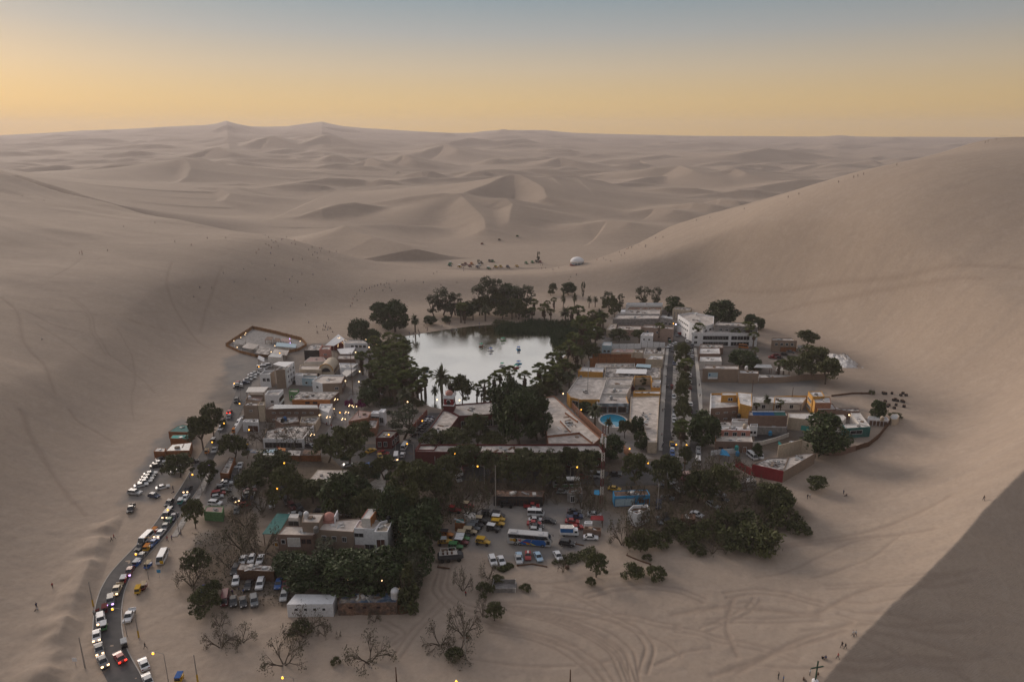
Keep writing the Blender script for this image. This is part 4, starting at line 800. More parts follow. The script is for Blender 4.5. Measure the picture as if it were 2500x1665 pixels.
# --- west block
fence('long plank fence around the sandy bar lot at the dune foot', [(552,846),(585,824),(617,803),(660,812),(700,822),(737,832),(749,845)], 2.0, 'fencewood'); fence('low plank fence on the village side of the sandy bar lot', [(552,846),(586,862),(626,872),(660,871),(690,865),(730,856),(749,845)], 1.6, 'fencewood')
for i, (q, m, lb) in enumerate([([(567,838),(578,828),(600,832),(592,842)],'concrete','grey deck roof nearest the corner of the plank fence'),([(590,848),(605,836),(632,842),(618,853)],'roofc','pale deck roof in the middle of the bar lot'),([(646,830),(652,822),(668,822),(664,831)],'rust','brown hut with a blue wall in the bar lot'),([(667,832),(672,825),(685,826),(682,834)],'rust','small brown hut beside the bar lot hut'),
     ([(685,832),(690,825),(712,828),(708,836)],'pinkroof','pinkish hut roof by the violet light'),([(672,845),(676,836),(724,840),(722,849)],'lightblue','pale blue bar canopy in the plank fenced lot'),([(622,862),(635,846),(660,850),(655,866)],'junkroof','patched deck roof along the low plank fence'),([(665,862),(670,852),(706,855),(700,868)],'roofc','pale terrace roof by the fence gate')]):
    shelter(lb, 2.6, q, m, name='hut', cat='hut')
B('little white house with a tin roof behind the parked vans', 5, [(654,871),(662,862),(690,864),(686,873)], 'offwhite', 'zinc', .1, [(0,2,[1.2,3.4],1,1)])
shelter('white peaked tarp beside the little white house', 4, [(629,879),(632,871),(645,870),(645,880)], 'tarp', tilt=.8)
B('three windowed white roof house by the string lit terrace', 6.2, [(838,833),(884,833),(897,839),(841,839)], ['white','white','white','white'], 'rooft', .4, [(2,4,[4.0],1.4,1.3,.05,.75)], 2)
B('salmon pink building behind the vaulted hall', 8, [(781,855),(786,848),(808,846),(806,856)], 'pink', 'roofc', .5, [(3,1,[3.0,5.5],1.6,.6)], 1)
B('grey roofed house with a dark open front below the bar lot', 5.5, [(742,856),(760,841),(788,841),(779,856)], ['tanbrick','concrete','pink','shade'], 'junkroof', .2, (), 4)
shelter('white sheet roof over a terrace by the brick panels', 4.5, [(823,853),(869,848),(858,863),(831,863)], 'tarp', tilt=.2); shelter('white tent gable above the string lit terrace', 7, [(794,845),(826,818),(842,826),(815,842)], 'tarp', tilt=.5, pm='steel')
B('string lit bar terrace with a red floor', 3.2, [(806,842),(815,830),(842,830),(846,842)], ['darkred'], 'darkred', .9); B('brick panel wall building beside the promenade', 3.4, [(822,878),(826,868),(868,868),(866,878)], 'brick', 'roofc', .4, (), 2)
B('mauve roofed house with a white gable', 4.5, [(742,884),(757,872),(790,872),(797,882)], ['offwhite'], 'pinkroof', .1, [(3,3,[1.2],1.6,1)], 1)
B('flat white and red roofed restaurant by the promenade', 4, [(828,888),(874,889),(862,899),(832,899)], 'white', 'roofw', .4, (), 2); shelter('pale awning roof over the promenade restaurant front', 3.6, [(846,899),(873,899),(846,920),(835,911)], 'offwhite')
B('low arcaded cream hall beside the vaulted hall', 3.6, [(731,904),(733,893),(786,893),(784,905)], 'cream', 'rooft', .5, [(3,4,[.3],1.6,2,.05,.95,'cream','shade')])
B('brown boundary house in front of the vaulted hall', 3, [(722,917),(726,910),(775,911),(774,919)], 'tanbrick', 'roofc', .4, (), 2)
B('tall white building with three rows of windows', 8.4, [(673,907),(696,906),(719,889),(697,889)], ['tanbrick','white','white','white'], 'roofc', .7, [(1,3,[1.6,4.2,6.6],1.1,1.2,.15,.95)], 3); shelter('white tin roof over the tall white building terrace', 11.2, [(666,889),(680,883),(719,883),(697,896)], 'tarp', pm='steel', z0=0)
B('white two windowed annex with a railed terrace', 6, [(634,917),(660,917),(672,908),(645,908)], ['white','tanbrick','white','white'], 'concrete', .8, [(0,2,[3.2],1.3,1.5,.2,.95)], 3); B('pale blue low house with a small pool yard', 3.4, [(737,925),(740,920),(774,920),(773,926)], 'lightblue', 'roofc', .4, [(3,2,[1],1,1)], 1); B('small white shed roof house by the alley', 4.5, [(720,918),(724,912),(740,912),(739,919)], 'white', 'roofw', .3)
B('wide flat roofed white and brick house by the promenade', 5, [(762,932),(785,917),(843,918),(834,937),(787,939)], ['white','white','brick','tanbrick','white'], 'rooft', .5, [(4,1,[2.6],1.4,1),(3,1,[2.4],1.5,1,.1,.45),(2,3,[2.4],1.2,1.2)], 5)
B('long house with a patched straw roof and orange wall', 3.8, [(719,969),(733,957),(828,958),(806,977),(713,977)], ['offwhite','offwhite','brick','orange','green'], 'junkroof', .2, [(3,2,[2.2],1.8,.8,.3,.7,'brownframe')], 7); B('small mint green house behind the patched roof', 4, [(705,958),(708,952),(730,952),(727,959)], 'green', 'roofc', .4, [(3,2,[1.5],.9,1)])
B('modern white house with maroon windows and terrace', 7, [(647,968),(655,958),(692,955),(680,969)], ['white'], 'rooft', .9, [(2,3,[1.4,4.4],1.6,1.5,.05,.95,'brownframe'),(3,1,[4.2],1.2,1.1)], 2); B('house with a mauve roof terrace under a tin sheet', 5, [(600,979),(607,967),(645,968),(637,984)], ['tanbrick'], 'pinkroof', .8, (), 3); shelter('large pale tin sheet roof on posts over the mauve terrace', 8, [(600,957),(607,945),(656,944),(644,957)], 'offwhite', z0=0)
B('brown brick house beside the yellow stairs', 6.6, [(594,993),(600,984),(632,984),(629,993)], 'tanbrick', 'roofc', .5, [(3,1,[4.6],1.2,.5)], 4); B('narrow yellow stair house between the brick houses', 6.8, [(630,992),(634,984),(646,984),(645,992)], 'cream', 'roofc', .5, (), 1)
B('long brown brick house with small slot windows', 5.6, [(648,1000),(664,989),(776,990),(780,1000)], 'brick', 'roofc', .3, [(3,6,[1.0,4.0],1.3,.4)], 6); shelter('white metal sheets laid over the long brick house roof', 6.6, [(666,998),(670,987),(774,989),(776,995)], 'zinc', False, z0=0); B('white restaurant front with a pergola on the plaza', 5, [(778,1000),(782,988),(812,988),(802,1010)], 'white', 'roofw', .4, [(2,2,[.4],1.4,2,.05,.8)], 2)
B('brown house with patched roofs behind the plaza front', 3.6, [(671,1028),(676,1018),(727,1018),(731,1032),(690,1038)], 'brick', 'junkroof', .5, (), 8); B('cluttered roof house beside the plaza', 3.4, [(732,1034),(736,1020),(782,1018),(770,1038)], 'cream', 'junkroof', .5, (), 9)
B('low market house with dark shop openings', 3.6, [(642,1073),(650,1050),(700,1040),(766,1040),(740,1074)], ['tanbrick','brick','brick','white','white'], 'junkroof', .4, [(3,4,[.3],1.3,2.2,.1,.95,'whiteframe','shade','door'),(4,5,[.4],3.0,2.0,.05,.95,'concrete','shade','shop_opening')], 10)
B('white walled yard house with a purple gate', 4, [(592,1031),(598,1025),(631,1025),(630,1032)], 'white', 'roofw', .3, [(3,1,[.1],4,2.6,.1,.6,'white','brownframe','gate')], 2); fence('white wall of arches along the main road', [(576,1062),(584,1048),(592,1034)], 3, 'white', 3, 'boundary_wall', 'wall', None, .3)
# --- around the plaza and park
B('brown tent roofed hall beside the plaza', 4.5, [(851,1029),(876,1002),(907,1006),(899,1020)], 'terra', 'pinkroof', .1, (), 2); B('white walled house with a wide dark window', 5, [(905,1010),(912,1004),(928,1004),(926,1011)], 'white', 'white', .3, [(3,1,[2.4],3.4,1.5)]); B('white annex of the wide windowed house', 5.6, [(924,1006),(931,999),(943,1000),(938,1008)], 'white', 'white', .3, [(3,1,[1],1.6,2.4,.1,.9,'white','shade')])
B('terracotta walled compound below the tent roof', 2.6, [(850,1045),(862,1026),(925,1026),(918,1050)], 'terra', 'junkroof', .9, (), 9); B('dark red house with white framed windows at the crossing', 4.4, [(917,1071),(935,1052),(974,1053),(955,1070)], 'darkred', 'concrete', .4, [(3,2,[1.2],1.1,1.8,.2,.95),(2,3,[1.2],1.0,1.8)], 3)
fence('red brick wall along the street of parked cars', [(1003,1062),(1022,1040),(1043,1018)], 3.2, 'redbrick', 4, 'boundary_wall', 'wall', 'whiteframe', .3)
B('beige roofed park house with a dark porch', 4, [(749,1179),(776,1147),(852,1148),(802,1184)], ['cream','cream','cream','cream'], 'rooft', .1, [(3,1,[.3],3,2.4,.6,.95,'darkwood','shade','porch')], 2)
for i, (q, m, lb) in enumerate([([(600,1104),(604,1096),(640,1098),(640,1106)],'bluetarp','blue tarp stall by the corner traffic'),([(642,1106),(645,1098),(676,1096),(678,1106)],'lightblue','pale blue tarp market stall'),([(676,1099),(680,1092),(698,1094),(696,1101)],'orange','orange tarp market stall'),([(640,1110),(644,1103),(690,1106),(688,1112)],'zinc','tin roofed market stall'),([(700,1110),(704,1098),(735,1100),(732,1112)],'junkroof','patched roof market stall'),([(738,1108),(742,1098),(784,1100),(780,1110)],'rust','rusty roof market stall by the plank wall')]):
    shelter(lb, 2.7, q, m, name='market_stall', cat='stall')
fence('orange plank wall behind the market stalls', [(690,1124),(735,1126),(785,1126)], 2.4, 'wood'); B('rusty roofed plank shed along the side street', 3, [(537,1155),(560,1116),(574,1118),(558,1157)], ['darkwood','wood','wood','wood'], 'junkroof', .1, (), 5); B('small bright green house by the roadside', 3, [(497,1249),(504,1236),(546,1236),(543,1252)], ['green'], 'pinkroof', .1, (), 2)
fence('low white parapet wall between the road and the side lot', [(498,1205),(508,1180),(522,1155)], 1.2, 'kerb', 5, 'boundary_wall', 'wall', None, .2)
for q, m, lb in [([(411,1054),(432,1040),(447,1036),(473,1040),(473,1056)],'teal','largest teal roofed shed below the dune'),([(415,1070),(421,1062),(463,1061),(460,1072)],'turquoise','turquoise roofed shed in the middle of its row'),([(404,1101),(420,1085),(469,1080),(463,1100)],'zinc','grey and teal roofed shed next to the parked cars'),([(375,1102),(383,1093),(405,1094),(402,1103)],'offwhite','small pale roofed shed at the lower end of the row')]:
    B(lb, 2.8, q, ['wood'], m, .05, (), 2, 'shed', 'shed')
# --- hotel with the red tower
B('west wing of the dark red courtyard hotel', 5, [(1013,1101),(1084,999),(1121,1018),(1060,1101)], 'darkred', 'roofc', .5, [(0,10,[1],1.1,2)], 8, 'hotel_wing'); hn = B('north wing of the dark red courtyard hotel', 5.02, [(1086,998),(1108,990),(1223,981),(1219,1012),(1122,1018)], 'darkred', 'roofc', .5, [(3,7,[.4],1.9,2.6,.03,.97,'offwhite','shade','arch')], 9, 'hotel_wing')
B('long front wing of the dark red courtyard hotel', 5.04, [(1015,1106),(1026,1088),(1462,1088),(1478,1110)], 'darkred', 'roofc', .6, [(3,9,[.8],1.1,2.2,.02,.45)], 16, 'hotel_wing'); B('east wing of the courtyard hotel with terracotta parapets', 5.06, [(1322,974),(1352,968),(1466,1072),(1450,1086),(1338,1086)], 'terra', 'rooft', .5, (), 14, 'hotel_wing')
for k, (a, b, lb) in enumerate([((1368,1030),(1394,1058),'terracotta parapet running down the east wing roof'),((1336,1068),(1415,1060),'terracotta parapet crossing the east wing roof'),((1415,1060),(1446,1084),'terracotta parapet along the lower east wing roof'),((1380,1010),(1410,1032),'terracotta parapet by the upper east wing roof')]):
    p, q = Vector(atz(*a, 5.06)), Vector(atz(*b, 5.06)); m_ = (p+q)/2; o = empty('roof_parapet', (m_.x, m_.y, 5.0), 0, lb, 'parapet'); mb = MB(); d = q-p; mb.box((0,0,0), (d.length, .35, 1.0), 0, math.atan2(d.y, d.x)); mb.build('wall', M['terra'], o); mb = MB(); mb.box((0,0,1.0), (d.length, .45, .12), 0, math.atan2(d.y, d.x)); mb.build('coping', M['offwhite'], o)
def tower():
    x, y = atz(1098, 1000, 5); o = empty('bell_tower', (x, y, 4.9), R(-8), 'red and white tower with a salmon dome on the hotel roof', 'tower')
    m = MB(); m.box((0,0,0), (4.2,4.2,2.6)); m.build('base', M['darkred'], o); m = MB(); m.box((0,0,2.6), (4.6,4.6,.35)); m.build('cornice', M['white'], o); m = MB(); m.box((0,0,2.95), (3.9,3.9,2.7)); m.build('belfry', M['red'], o); m = MB(); m.box((0,0,5.65), (4.5,4.5,.4)); m.box((0,0,6.05), (3.4,3.4,.8)); m.build('cornice', M['white'], o)
    m = MB(); m.sm = True; m.lathe([(1.65*math.cos(a), 1.75*math.sin(a)) for a in np.linspace(0, 1.45, 7)]+[(.01,1.78)], (0,0,6.85), 16); m.build('dome', M['pink'], o)
    for sx in (-1,1):
        for sy in (-1,1): m = MB(); m.lathe([(.28,0),(.28,1.1),(.35,1.2),(.02,1.9)], (sx*1.95, sy*1.95, 6.05), 8); m.build('pinnacle', M['white'], o)
    for rz in range(4):
        a = MB(); pts = [(-.75,0),(.75,0),(.75,1.2)]+[(.75*math.cos(t), 1.2+.75*math.sin(t)) for t in np.linspace(.3, 2.84, 6)]+[(-.75,1.2)]; a.add([(p[0], -2.0, 3.1+p[1]) for p in pts], [tuple(range(len(pts)))]); w = a.build('arch_opening', M['shade'], o); w.rotation_euler[2] = rz*math.pi/2
        f = MB()
        for t0, t1 in zip(np.linspace(0, math.pi, 9)[:-1], np.linspace(0, math.pi, 9)[1:]): f.tube((.85*math.cos(t0), -2.0, 4.3+.85*math.sin(t0)), (.85*math.cos(t1), -2.0, 4.3+.85*math.sin(t1)), .12, n=5)
        w = f.build('arch_trim', M['white'], o); w.rotation_euler[2] = rz*math.pi/2
tower()
def vault(label, front, back, hw, wall_h, m):
    a, b = Vector(atz(*front, 0)), Vector(atz(*back, 0)); d = b-a; Ln = d.length; o = empty('vaulted_hall', (a.x, a.y, 0), math.atan2(d.y, d.x)-math.pi/2, label, 'building'); n = 12; t = [math.pi*i/n for i in range(n+1)]
    sec = [(hw, -.5)]+[(hw*math.cos(k), wall_h+hw*math.sin(k)) for k in t]+[(-hw, -.5)]; mb = MB(); mb.sm = False; k = len(sec); mb.add([(s[0], 0, s[1]) for s in sec]+[(s[0], Ln, s[1]) for s in sec], [(i, i+1, k+i+1, k+i) for i in range(k-1)]+[tuple(range(k))[::-1], tuple(range(k, 2*k))]); mb.build('vault', M[m], o)
    r = MB()
    for i in range(n): r.tube((hw*math.cos(t[i]), -.1, wall_h+hw*math.sin(t[i])), (hw*math.cos(t[i+1]), -.1, wall_h+hw*math.sin(t[i+1])), .22, n=5)
    r.build('arch_rim', M['ochre'], o); g = MB(); p = [(hw*.62*math.cos(k), wall_h*.75+hw*.62*math.sin(k)) for k in t]; g.add([(q[0], -.06, q[1]) for q in p], [tuple(range(len(p)))]); g.build('arched_window', M['glass'], o)
    for i in range(4): w = MB(); w.box((hw+.02, Ln*(.2+.2*i), .9), (.1, 1.0, 1.6)); w.build('window', M['brownframe'], o)
vault('yellow barrel vaulted hall with an arched window', (797,917), (812,899), 3.4, 2.6, 'cream')
# --- block between the promenade and the street
B('ochre corner hotel with a big flat roof by the lagoon', 4.6, [(1384,961),(1411,923),(1482,925),(1464,978),(1418,978),(1392,972)], ['offwhite','offwhite','offwhite','ochre','ochre','ochre'], 'roofc', .5, [(4,1,[1.6],3.0,2.2,.1,.9),(3,2,[1.4],1.2,1.4)], 5); B('flat roof behind a white parapet next to the ochre hotel', 4.2, [(1484,926),(1546,926),(1540,943),(1478,943)], 'offwhite', 'roofc', .7, (), 5); B('second flat roof behind a white parapet by the ochre hotel', 4.22, [(1477,946),(1539,947),(1530,965),(1467,963)], 'offwhite', 'roofc', .7, (), 6)
B('pool house with a muralled white porch wall', 4.0, [(1463,967),(1529,969),(1535,987),(1456,987)], ['offwhite','ochre','mural','offwhite'], 'roofc', .4, [(2,3,[.4],3.2,2.4,.05,.95,'terra','shade','porch')], 4); B('rough roofed house strip along the street', 4.1, [(1540,971),(1610,968),(1604,1082),(1582,1082),(1572,1042),(1537,1022)], 'cream', 'rooft', .4, (), 16); B('ochre walled house with white roof tanks by the courtyard', 4.6, [(1546,962),(1548,956),(1612,955),(1612,964)], 'ochre', 'roofw', .5, (), 3)
fence('ochre back wall of the small courtyard', [(1547,950),(1549,938),(1588,938),(1590,950)], 4.2, 'ochre', 6, 'courtyard_wall', 'wall', 'offwhite', .3); B('white two windowed rooftop room by the street', 5.4, [(1592,936),(1594,930),(1613,930),(1612,937)], ['ochre','white','white','white'], 'roofc', .4, [(3,2,[3.2],.9,1)]); B('yellow fronted low house on the street side', 3.8, [(1590,948),(1592,941),(1613,941),(1612,949)], 'ochre', 'roofc', .4)
B('wide cluttered roof of small rooms behind the ochre hotel', 3.4, [(1475,924),(1478,897),(1612,897),(1612,924)], 'cream', 'junkroof', .4, (), 26); shelter('long white sheet roof among the cluttered rooms', 4.4, [(1503,911),(1506,901),(1580,901),(1578,913)], 'tarp', z0=0); shelter('pair of pale blue awnings on the cluttered roof', 4.6, [(1552,895),(1555,888),(1590,890),(1588,898)], 'lightblue', z0=0)
B('ochre and white block at the promenade corner', 4.8, [(1411,909),(1419,899),(1473,900),(1472,911)], ['ochre','white','white','ochre'], 'roofw', .5, [(3,1,[1],.9,2.2,.8,.95,'white','deepblue','door')], 1); fence('upper red plank wall across the roofs', [(1446,886),(1490,886),(1540,887)], 5.0, 'wood'); fence('lower red plank wall across the roofs', [(1440,899),(1500,899),(1575,900)], 5.6, 'wood')
B('row of flat roofs north of the plank walls', 3.2, [(1440,884),(1448,878),(1572,878),(1574,885)], 'offwhite', 'roofw', .3, (), 8); B('row of roofs with pale blue sheets south of the plank walls', 3.3, [(1452,898),(1455,889),(1550,889),(1550,898)], 'offwhite', 'junkroof', .4, [(3,3,[1.2],1.2,1)], 10); B('cream house under a pink tin roof', 3.6, [(1492,860),(1502,852),(1549,853),(1547,861)], 'cream', 'pinkroof', .1, [(3,2,[1.2],1.9,1)], 2); B('small cream box house next to the pink tin roof', 3.6, [(1548,861),(1550,856),(1570,856),(1569,862)], 'cream', 'roofw', .3, (), 2)
B('cream cube house at the street pavement', 4.4, [(1575,879),(1588,868),(1619,869),(1618,879)], 'cream', 'roofw', .4, (), 5); B('cluttered low houses behind the cream cube', 3, [(1572,866),(1576,852),(1622,852),(1621,867)], 'offwhite', 'junkroof', .5, (), 14); fence('white corrugated fence above the pink roof', [(1493,852),(1530,852),(1565,851)], 3.0, 'white', 3, posts='steel'); fence('white corrugated fence nearest the street', [(1566,848),(1595,848),(1623,848)], 3.0, 'white', 3, posts='steel')
B('small white tin house at the promenade end', 4.6, [(1470,844),(1474,836),(1494,836),(1493,845)], 'lightblue', 'roofw', .2, [(3,2,[1],1.2,1.2)]); B('white two storey house with a carport', 6, [(1564,821),(1570,814),(1595,814),(1594,822)], 'white', 'roofw', .5, [(3,2,[.4],2,1.8,.05,.95,'white','shade'),(3,2,[3.8],.9,.8)], 3); B('rose brown terraced house', 7, [(1566,801),(1574,795),(1622,797),(1621,805)], 'rose', 'roofc', .6, [(3,2,[4.6],1,1)], 5); B('rose brown cube house on the street bend', 7.4, [(1612,804),(1616,798),(1645,799),(1643,806)], 'rose', 'roofc', .6, [(3,1,[.6],1.4,2.2,.1,.4,'brownframe')], 3)
B('grey concrete walled hall', 6.2, [(1496,781),(1508,769),(1612,770),(1608,780)], ['concrete'], 'roofc', .6, (), 9); B('beige roofed house at the promenade head', 4.2, [(1480,807),(1490,791),(1506,792),(1502,807)], 'cream', 'rooft', .4, (), 2); B('terracotta patio house below the grey hall', 3.4, [(1505,806),(1510,796),(1566,797),(1564,808)], 'rose', 'rooft', .5, (), 8); B('grey concrete corner house with a tilted tin roof', 8, [(1611,776),(1617,770),(1642,773),(1643,781)], 'concrete', 'zinc', .4, [(3,3,[1.5,4.5],1.3,1.4)], 2)
B('long white back wall building under the dune', 4.5, [(1528,745),(1531,741),(1618,741),(1617,746)], 'white', 'zinc', .5, (), 3); B('rear row of brown roofed rooms', 3.4, [(1530,757),(1536,750),(1616,750),(1615,758)], ['cream'], 'rust', .2, [(3,7,[.8],1.2,1.6)], 8); B('flat roofed white rooms in the back row', 4, [(1508,768),(1512,758),(1612,758),(1610,768)], 'offwhite', 'roofc', .5, [(3,4,[1],1.2,1.4)], 14); B('white cube tank room on the back roofs', 6.5, [(1515,762),(1517,757),(1527,757),(1526,762)], 'white', 'white', .2)
B('cream hall with pilasters below the dune', 6, [(1642,756),(1650,750),(1690,752),(1684,760)], 'cream', 'junkroof', .4, [(3,5,[.5],.4,4,.05,.95,'concrete','concrete','pilaster')], 4)
fence('long terracotta wall beside the alley', [(1392,992),(1425,1030),(1468,1072),(1500,1102)], 3.0, 'terra', 6, 'boundary_wall', 'wall', None, .3); fence('orange wall at the alley mouth by the crossing', [(1522,1104),(1545,1128),(1562,1146)], 3.0, 'terra', 5, 'boundary_wall', 'wall', None, .3)
def pool():
    x, y = atz(1497, 1027, 0); o = empty('swimming_pool', (x, y, .05), 0, 'round blue swimming pool with a pale rim', 'pool'); rx, ry = 5.4, 6.6; n = 28; E = [(rx*math.cos(2*math.pi*i/n), ry*math.sin(2*math.pi*i/n)) for i in range(n)]
    m = MB(); m.prism([(a*1.14, b*1.14) for a, b in E], -.3, .12); m.build('rim', M['offwhite'], o); m = MB(); m.prism(E, -.2, .16); m.build('water', M['pool'], o)
    for k, (dx, dy) in enumerate([(-8,3),(-8.5,-1),(7.5,-5),(3,-9.5),(-2,-9.8)]):
        s = empty('sun_parasol', (x+dx, y+dy, 0), 0, 'small white parasol beside the round pool', 'parasol', 'parasols by the pool'); q = MB(); q.tube((0,0,-.1),(0,0,2.3),.05); q.build('pole', M['steel'], s); q = MB(); q.lathe([(1.5,2.0),(.02,2.6)], (0,0,0), 8); q.build('canopy', M['tarp'], s)
pool()
# --- white hotel at the dune
B('white four storey hotel block on the street bend', 10, [(1655,771),(1690,765),(1743,775),(1742,793),(1716,801),(1684,790)], 'white', 'roofc', .7, [(5,6,[7.6,4.6],1.3,1.0),(5,1,[1.6],1.4,1.2,.1,.4),(4,2,[4,7],1.6,1.4),(3,2,[7],2.2,1.4)], 9, 'hotel'); B('white balcony hotel wing facing the palms', 7.2, [(1690,815),(1712,802),(1849,804),(1850,816)], 'white', 'roofc', .6, [(3,3,[.4,3.8],3.2,2.2,.12,.4),(3,5,[.4,3.8],3.4,2.2,.45,.82),(3,1,[1.5,4.5],1.6,1.4,.9,.98)], 6, 'hotel'); B('grey unfinished top storey behind the balcony hotel', 10.5, [(1745,795),(1750,788),(1848,790),(1850,800)], 'concrete', 'roofc', .4, [(3,6,[7.8],1.6,1)], 5, 'hotel')
# --- eastern houses
B('white roofed house by the street trees', 4, [(1706,865),(1708,850),(1757,850),(1759,865)], 'brick', 'roofw', .3, (), 4); B('second white roofed house by the street trees', 4.1, [(1708,883),(1709,872),(1760,872),(1762,883)], 'offwhite', 'roofw', .3, [(3,2,[1.4],1,.8)], 4); B('brown tiled house in front of the balcony hotel', 3.6, [(1707,850),(1710,841),(1765,842),(1766,850)], 'brick', 'junkroof', .3, (), 6)
sb = B('tan brick warehouse with a light blue sign', 6.4, [(1716,902),(1720,893),(1803,894),(1804,903)], ['concrete','tanbrick','tanbrick','tanbrick'], 'roofc', .4, (), 5); B('lower tan brick annex of the signed warehouse', 4.6, [(1804,913),(1806,905),(1851,907),(1852,914)], 'tanbrick', 'roofw', .4, (), 4)
def wall_sign():
    x, y = atz(1739, 924, 2.6); o = empty('wall_sign', (x, y-.6, 2.6), 0, 'light blue rectangular sign on the tan brick warehouse', 'sign'); m = MB(); m.box((0,0,0), (4.6,.1,3.2)); m.build('board', M['lightblue'], o); m = MB(); m.box((0,-.06,.1), (4.4,.06,.7)); m.build('white_strip', M['white'], o); m = MB(); m.box((-1.6,-.06,1.6), (.7,.06,.9)); m.build('emblem', M['deepblue'], o)
wall_sign()
fence('long tan wall north of the sandy football plot', [(1852,936),(1920,934),(1970,928),(2022,926)], 3, 'tanbrick', 6, 'boundary_wall', 'wall', None, .3); shelter('brown timber veranda with a tin roof', 5, [(1840,897),(1848,889),(1882,890),(1886,898)], 'zinc'); B('low white terrace in front of the timber veranda', 1.2, [(1852,925),(1853,915),(1930,917),(1930,927)], 'offwhite', 'roofw', .2, (), 3); shelter('pale awning under the scrub trees', 3.4, [(1893,905),(1896,898),(1928,898),(1930,905)], 'offwhite')
B('grey brown two storey house below the umbrella tree', 6, [(1885,833),(1884,827),(1932,827),(1946,834)], 'tanbrick', 'roofc', .5, [(3,4,[3.6],1.3,1.4),(3,2,[.2],4.5,2.4,.05,.6,'darkwood','wood','garage_door')], 4); shelter('grey shed roof over the wrecked cars', 3, [(1946,852),(1948,842),(1970,842),(1972,852)], 'concrete')
B('brick hotel with white terraces beside the sandy plot', 6, [(1735,1001),(1735,964),(1800,963),(1832,965),(1830,994)], ['white','ochre','ochre','brick','brick'], 'roofw', .7, [(4,4,[1.5,4.2],1.5,.45)], 8); B('ochre rooftop room with a white roof', 9, [(1761,966),(1762,959),(1799,959),(1799,966)], 'ochre', 'roofw', .2, [(3,2,[6.8],.8,1.2,.25,.55)], 0); B('white sheet roofed upper room of the brick hotel', 9.02, [(1800,962),(1801,958),(1835,961),(1836,993),(1806,986)], 'ochre', 'roofw', .1, (), 1)
B('low dark brick house below the brick hotel', 3, [(1735,1040),(1738,1030),(1786,1030),(1785,1040)], 'brick', 'junkroof', .3, (), 4); B('white low house with a black tank below the brick hotel', 3.6, [(1786,1030),(1788,1024),(1828,1024),(1827,1031)], 'white', 'roofc', .4, [(3,3,[1],1,1.2)], 2); B('wide brick hall with solar panels on its roof', 7, [(1827,1017),(1829,1006),(1922,1008),(1922,1018)], ['brick'], 'roofc', .5, (), 2)
B('grey block wall house below the solar panel hall', 3, [(1850,1044),(1852,1038),(1922,1038),(1922,1046)], 'concrete', 'roofc', .2, (), 2); B('long low white roof building along the sandy plot', 3.2, [(1838,984),(1839,969),(1968,971),(1960,984)], 'offwhite', 'roofw', .2, [(3,3,[.8],1.4,1.6)], 6)
for k in range(6):
    x, y = atz(1845+k*13, 1014, 7); o = empty('solar_panel', (x, y, 7.0), 0, 'tilted blue solar water panel on the wide brick hall', 'solar panel', 'solar panels on the brick hall'); m = MB(); m.add([(-1.2,-1,.1),(1.2,-1,.1),(1.2,1,1.2),(-1.2,1,1.2),(-1.2,-1,0),(1.2,-1,0),(1.2,1,1.1),(-1.2,1,1.1)], [(0,1,2,3),(7,6,5,4),(0,4,5,1),(1,5,6,2),(2,6,7,3),(3,7,4,0)]); m.build('panel', M['teal' if k > 3 else 'deepblue'], o); m = MB(); m.tube((-1.2,1.05,1.2),(1.2,1.05,1.2),.22,n=8); m.build('tank', M['white'], o); m = MB(); m.box((-1,.9,-.05),(.1,.1,1.1)); m.box((1,.9,-.05),(.1,.1,1.1)); m.build('stand', M['steel'], o)
B('ochre house with a tall white roof beside the dune', 7.5, [(1984,970),(1973,957),(2006,956),(2013,969)], ['ochre'], 'roofw', .3, [(0,3,[1.4,4.4],1,1.4)], 2); B('ochre house with the middle white roof beside the dune', 6.5, [(1990,985),(1983,971),(2026,970),(2029,985)], ['ochre','ochre','terra','terra'], 'roofw', .3, (), 3); B('ochre house with the lowest white roof beside the dune', 4.2, [(1996,1001),(1992,988),(2032,986),(2042,1000)], ['ochre','ochre','brick','brick'], 'roofw', .2, (), 2)
fence('ochre yard wall around the palm', [(1888,1003),(1890,985),(1940,983),(1975,983),(1985,1003)], 3.4, 'ochre', 6, 'courtyard_wall', 'wall', None, .3); shelter('dark shade roof in the ochre yard', 3, [(1920,985),(1922,978),(1960,979),(1958,987)], 'concrete'); B('cream vaulted roof house in front of the ochre yard', 5, [(1925,1020),(1925,1009),(2002,1009),(1992,1027)], 'cream', 'offwhite', .2, [(3,1,[.5],4,1.8,.1,.5,'turquoise','turquoise','awning')], 1)
B('green fronted house with a wide pale roof', 4, [(2057,1037),(2095,1036),(2126,1043),(2063,1047)], ['roofw','offwhite','teal','teal'], 'offwhite', .2, [(2,1,[1.6],5,1.4,.3,.8)], 1); B('east strip roof of the dark courtyard house', 4.02, [(2077,1009),(2100,1009),(2124,1041),(2097,1035)], 'offwhite', 'offwhite', .2, (), 3); B('west strip roof of the dark courtyard house', 4.03, [(2030,1014),(2058,1013),(2066,1020),(2052,1034),(2040,1030)], 'offwhite', 'offwhite', .2, (), 1); B('rear block of the dark courtyard house', 3.4, [(2000,1004),(2004,997),(2098,998),(2098,1006)], 'brick', 'junkroof', .3, (), 8)
B('white shed with rust brown doors at the dune edge', 2.8, [(2118,1022),(2120,1016),(2165,1018),(2170,1026)], 'white', 'zinc', .1, [(3,5,[.2],.9,1.8,.05,.9,'rust','rust','door')]); B('round pale hut at the dune edge', 2.6, [(2172,1018),(2178,1011),(2190,1010),(2196,1016),(2190,1024),(2178,1024)], 'cream', 'zinc', .1, name='hut', cat='hut')
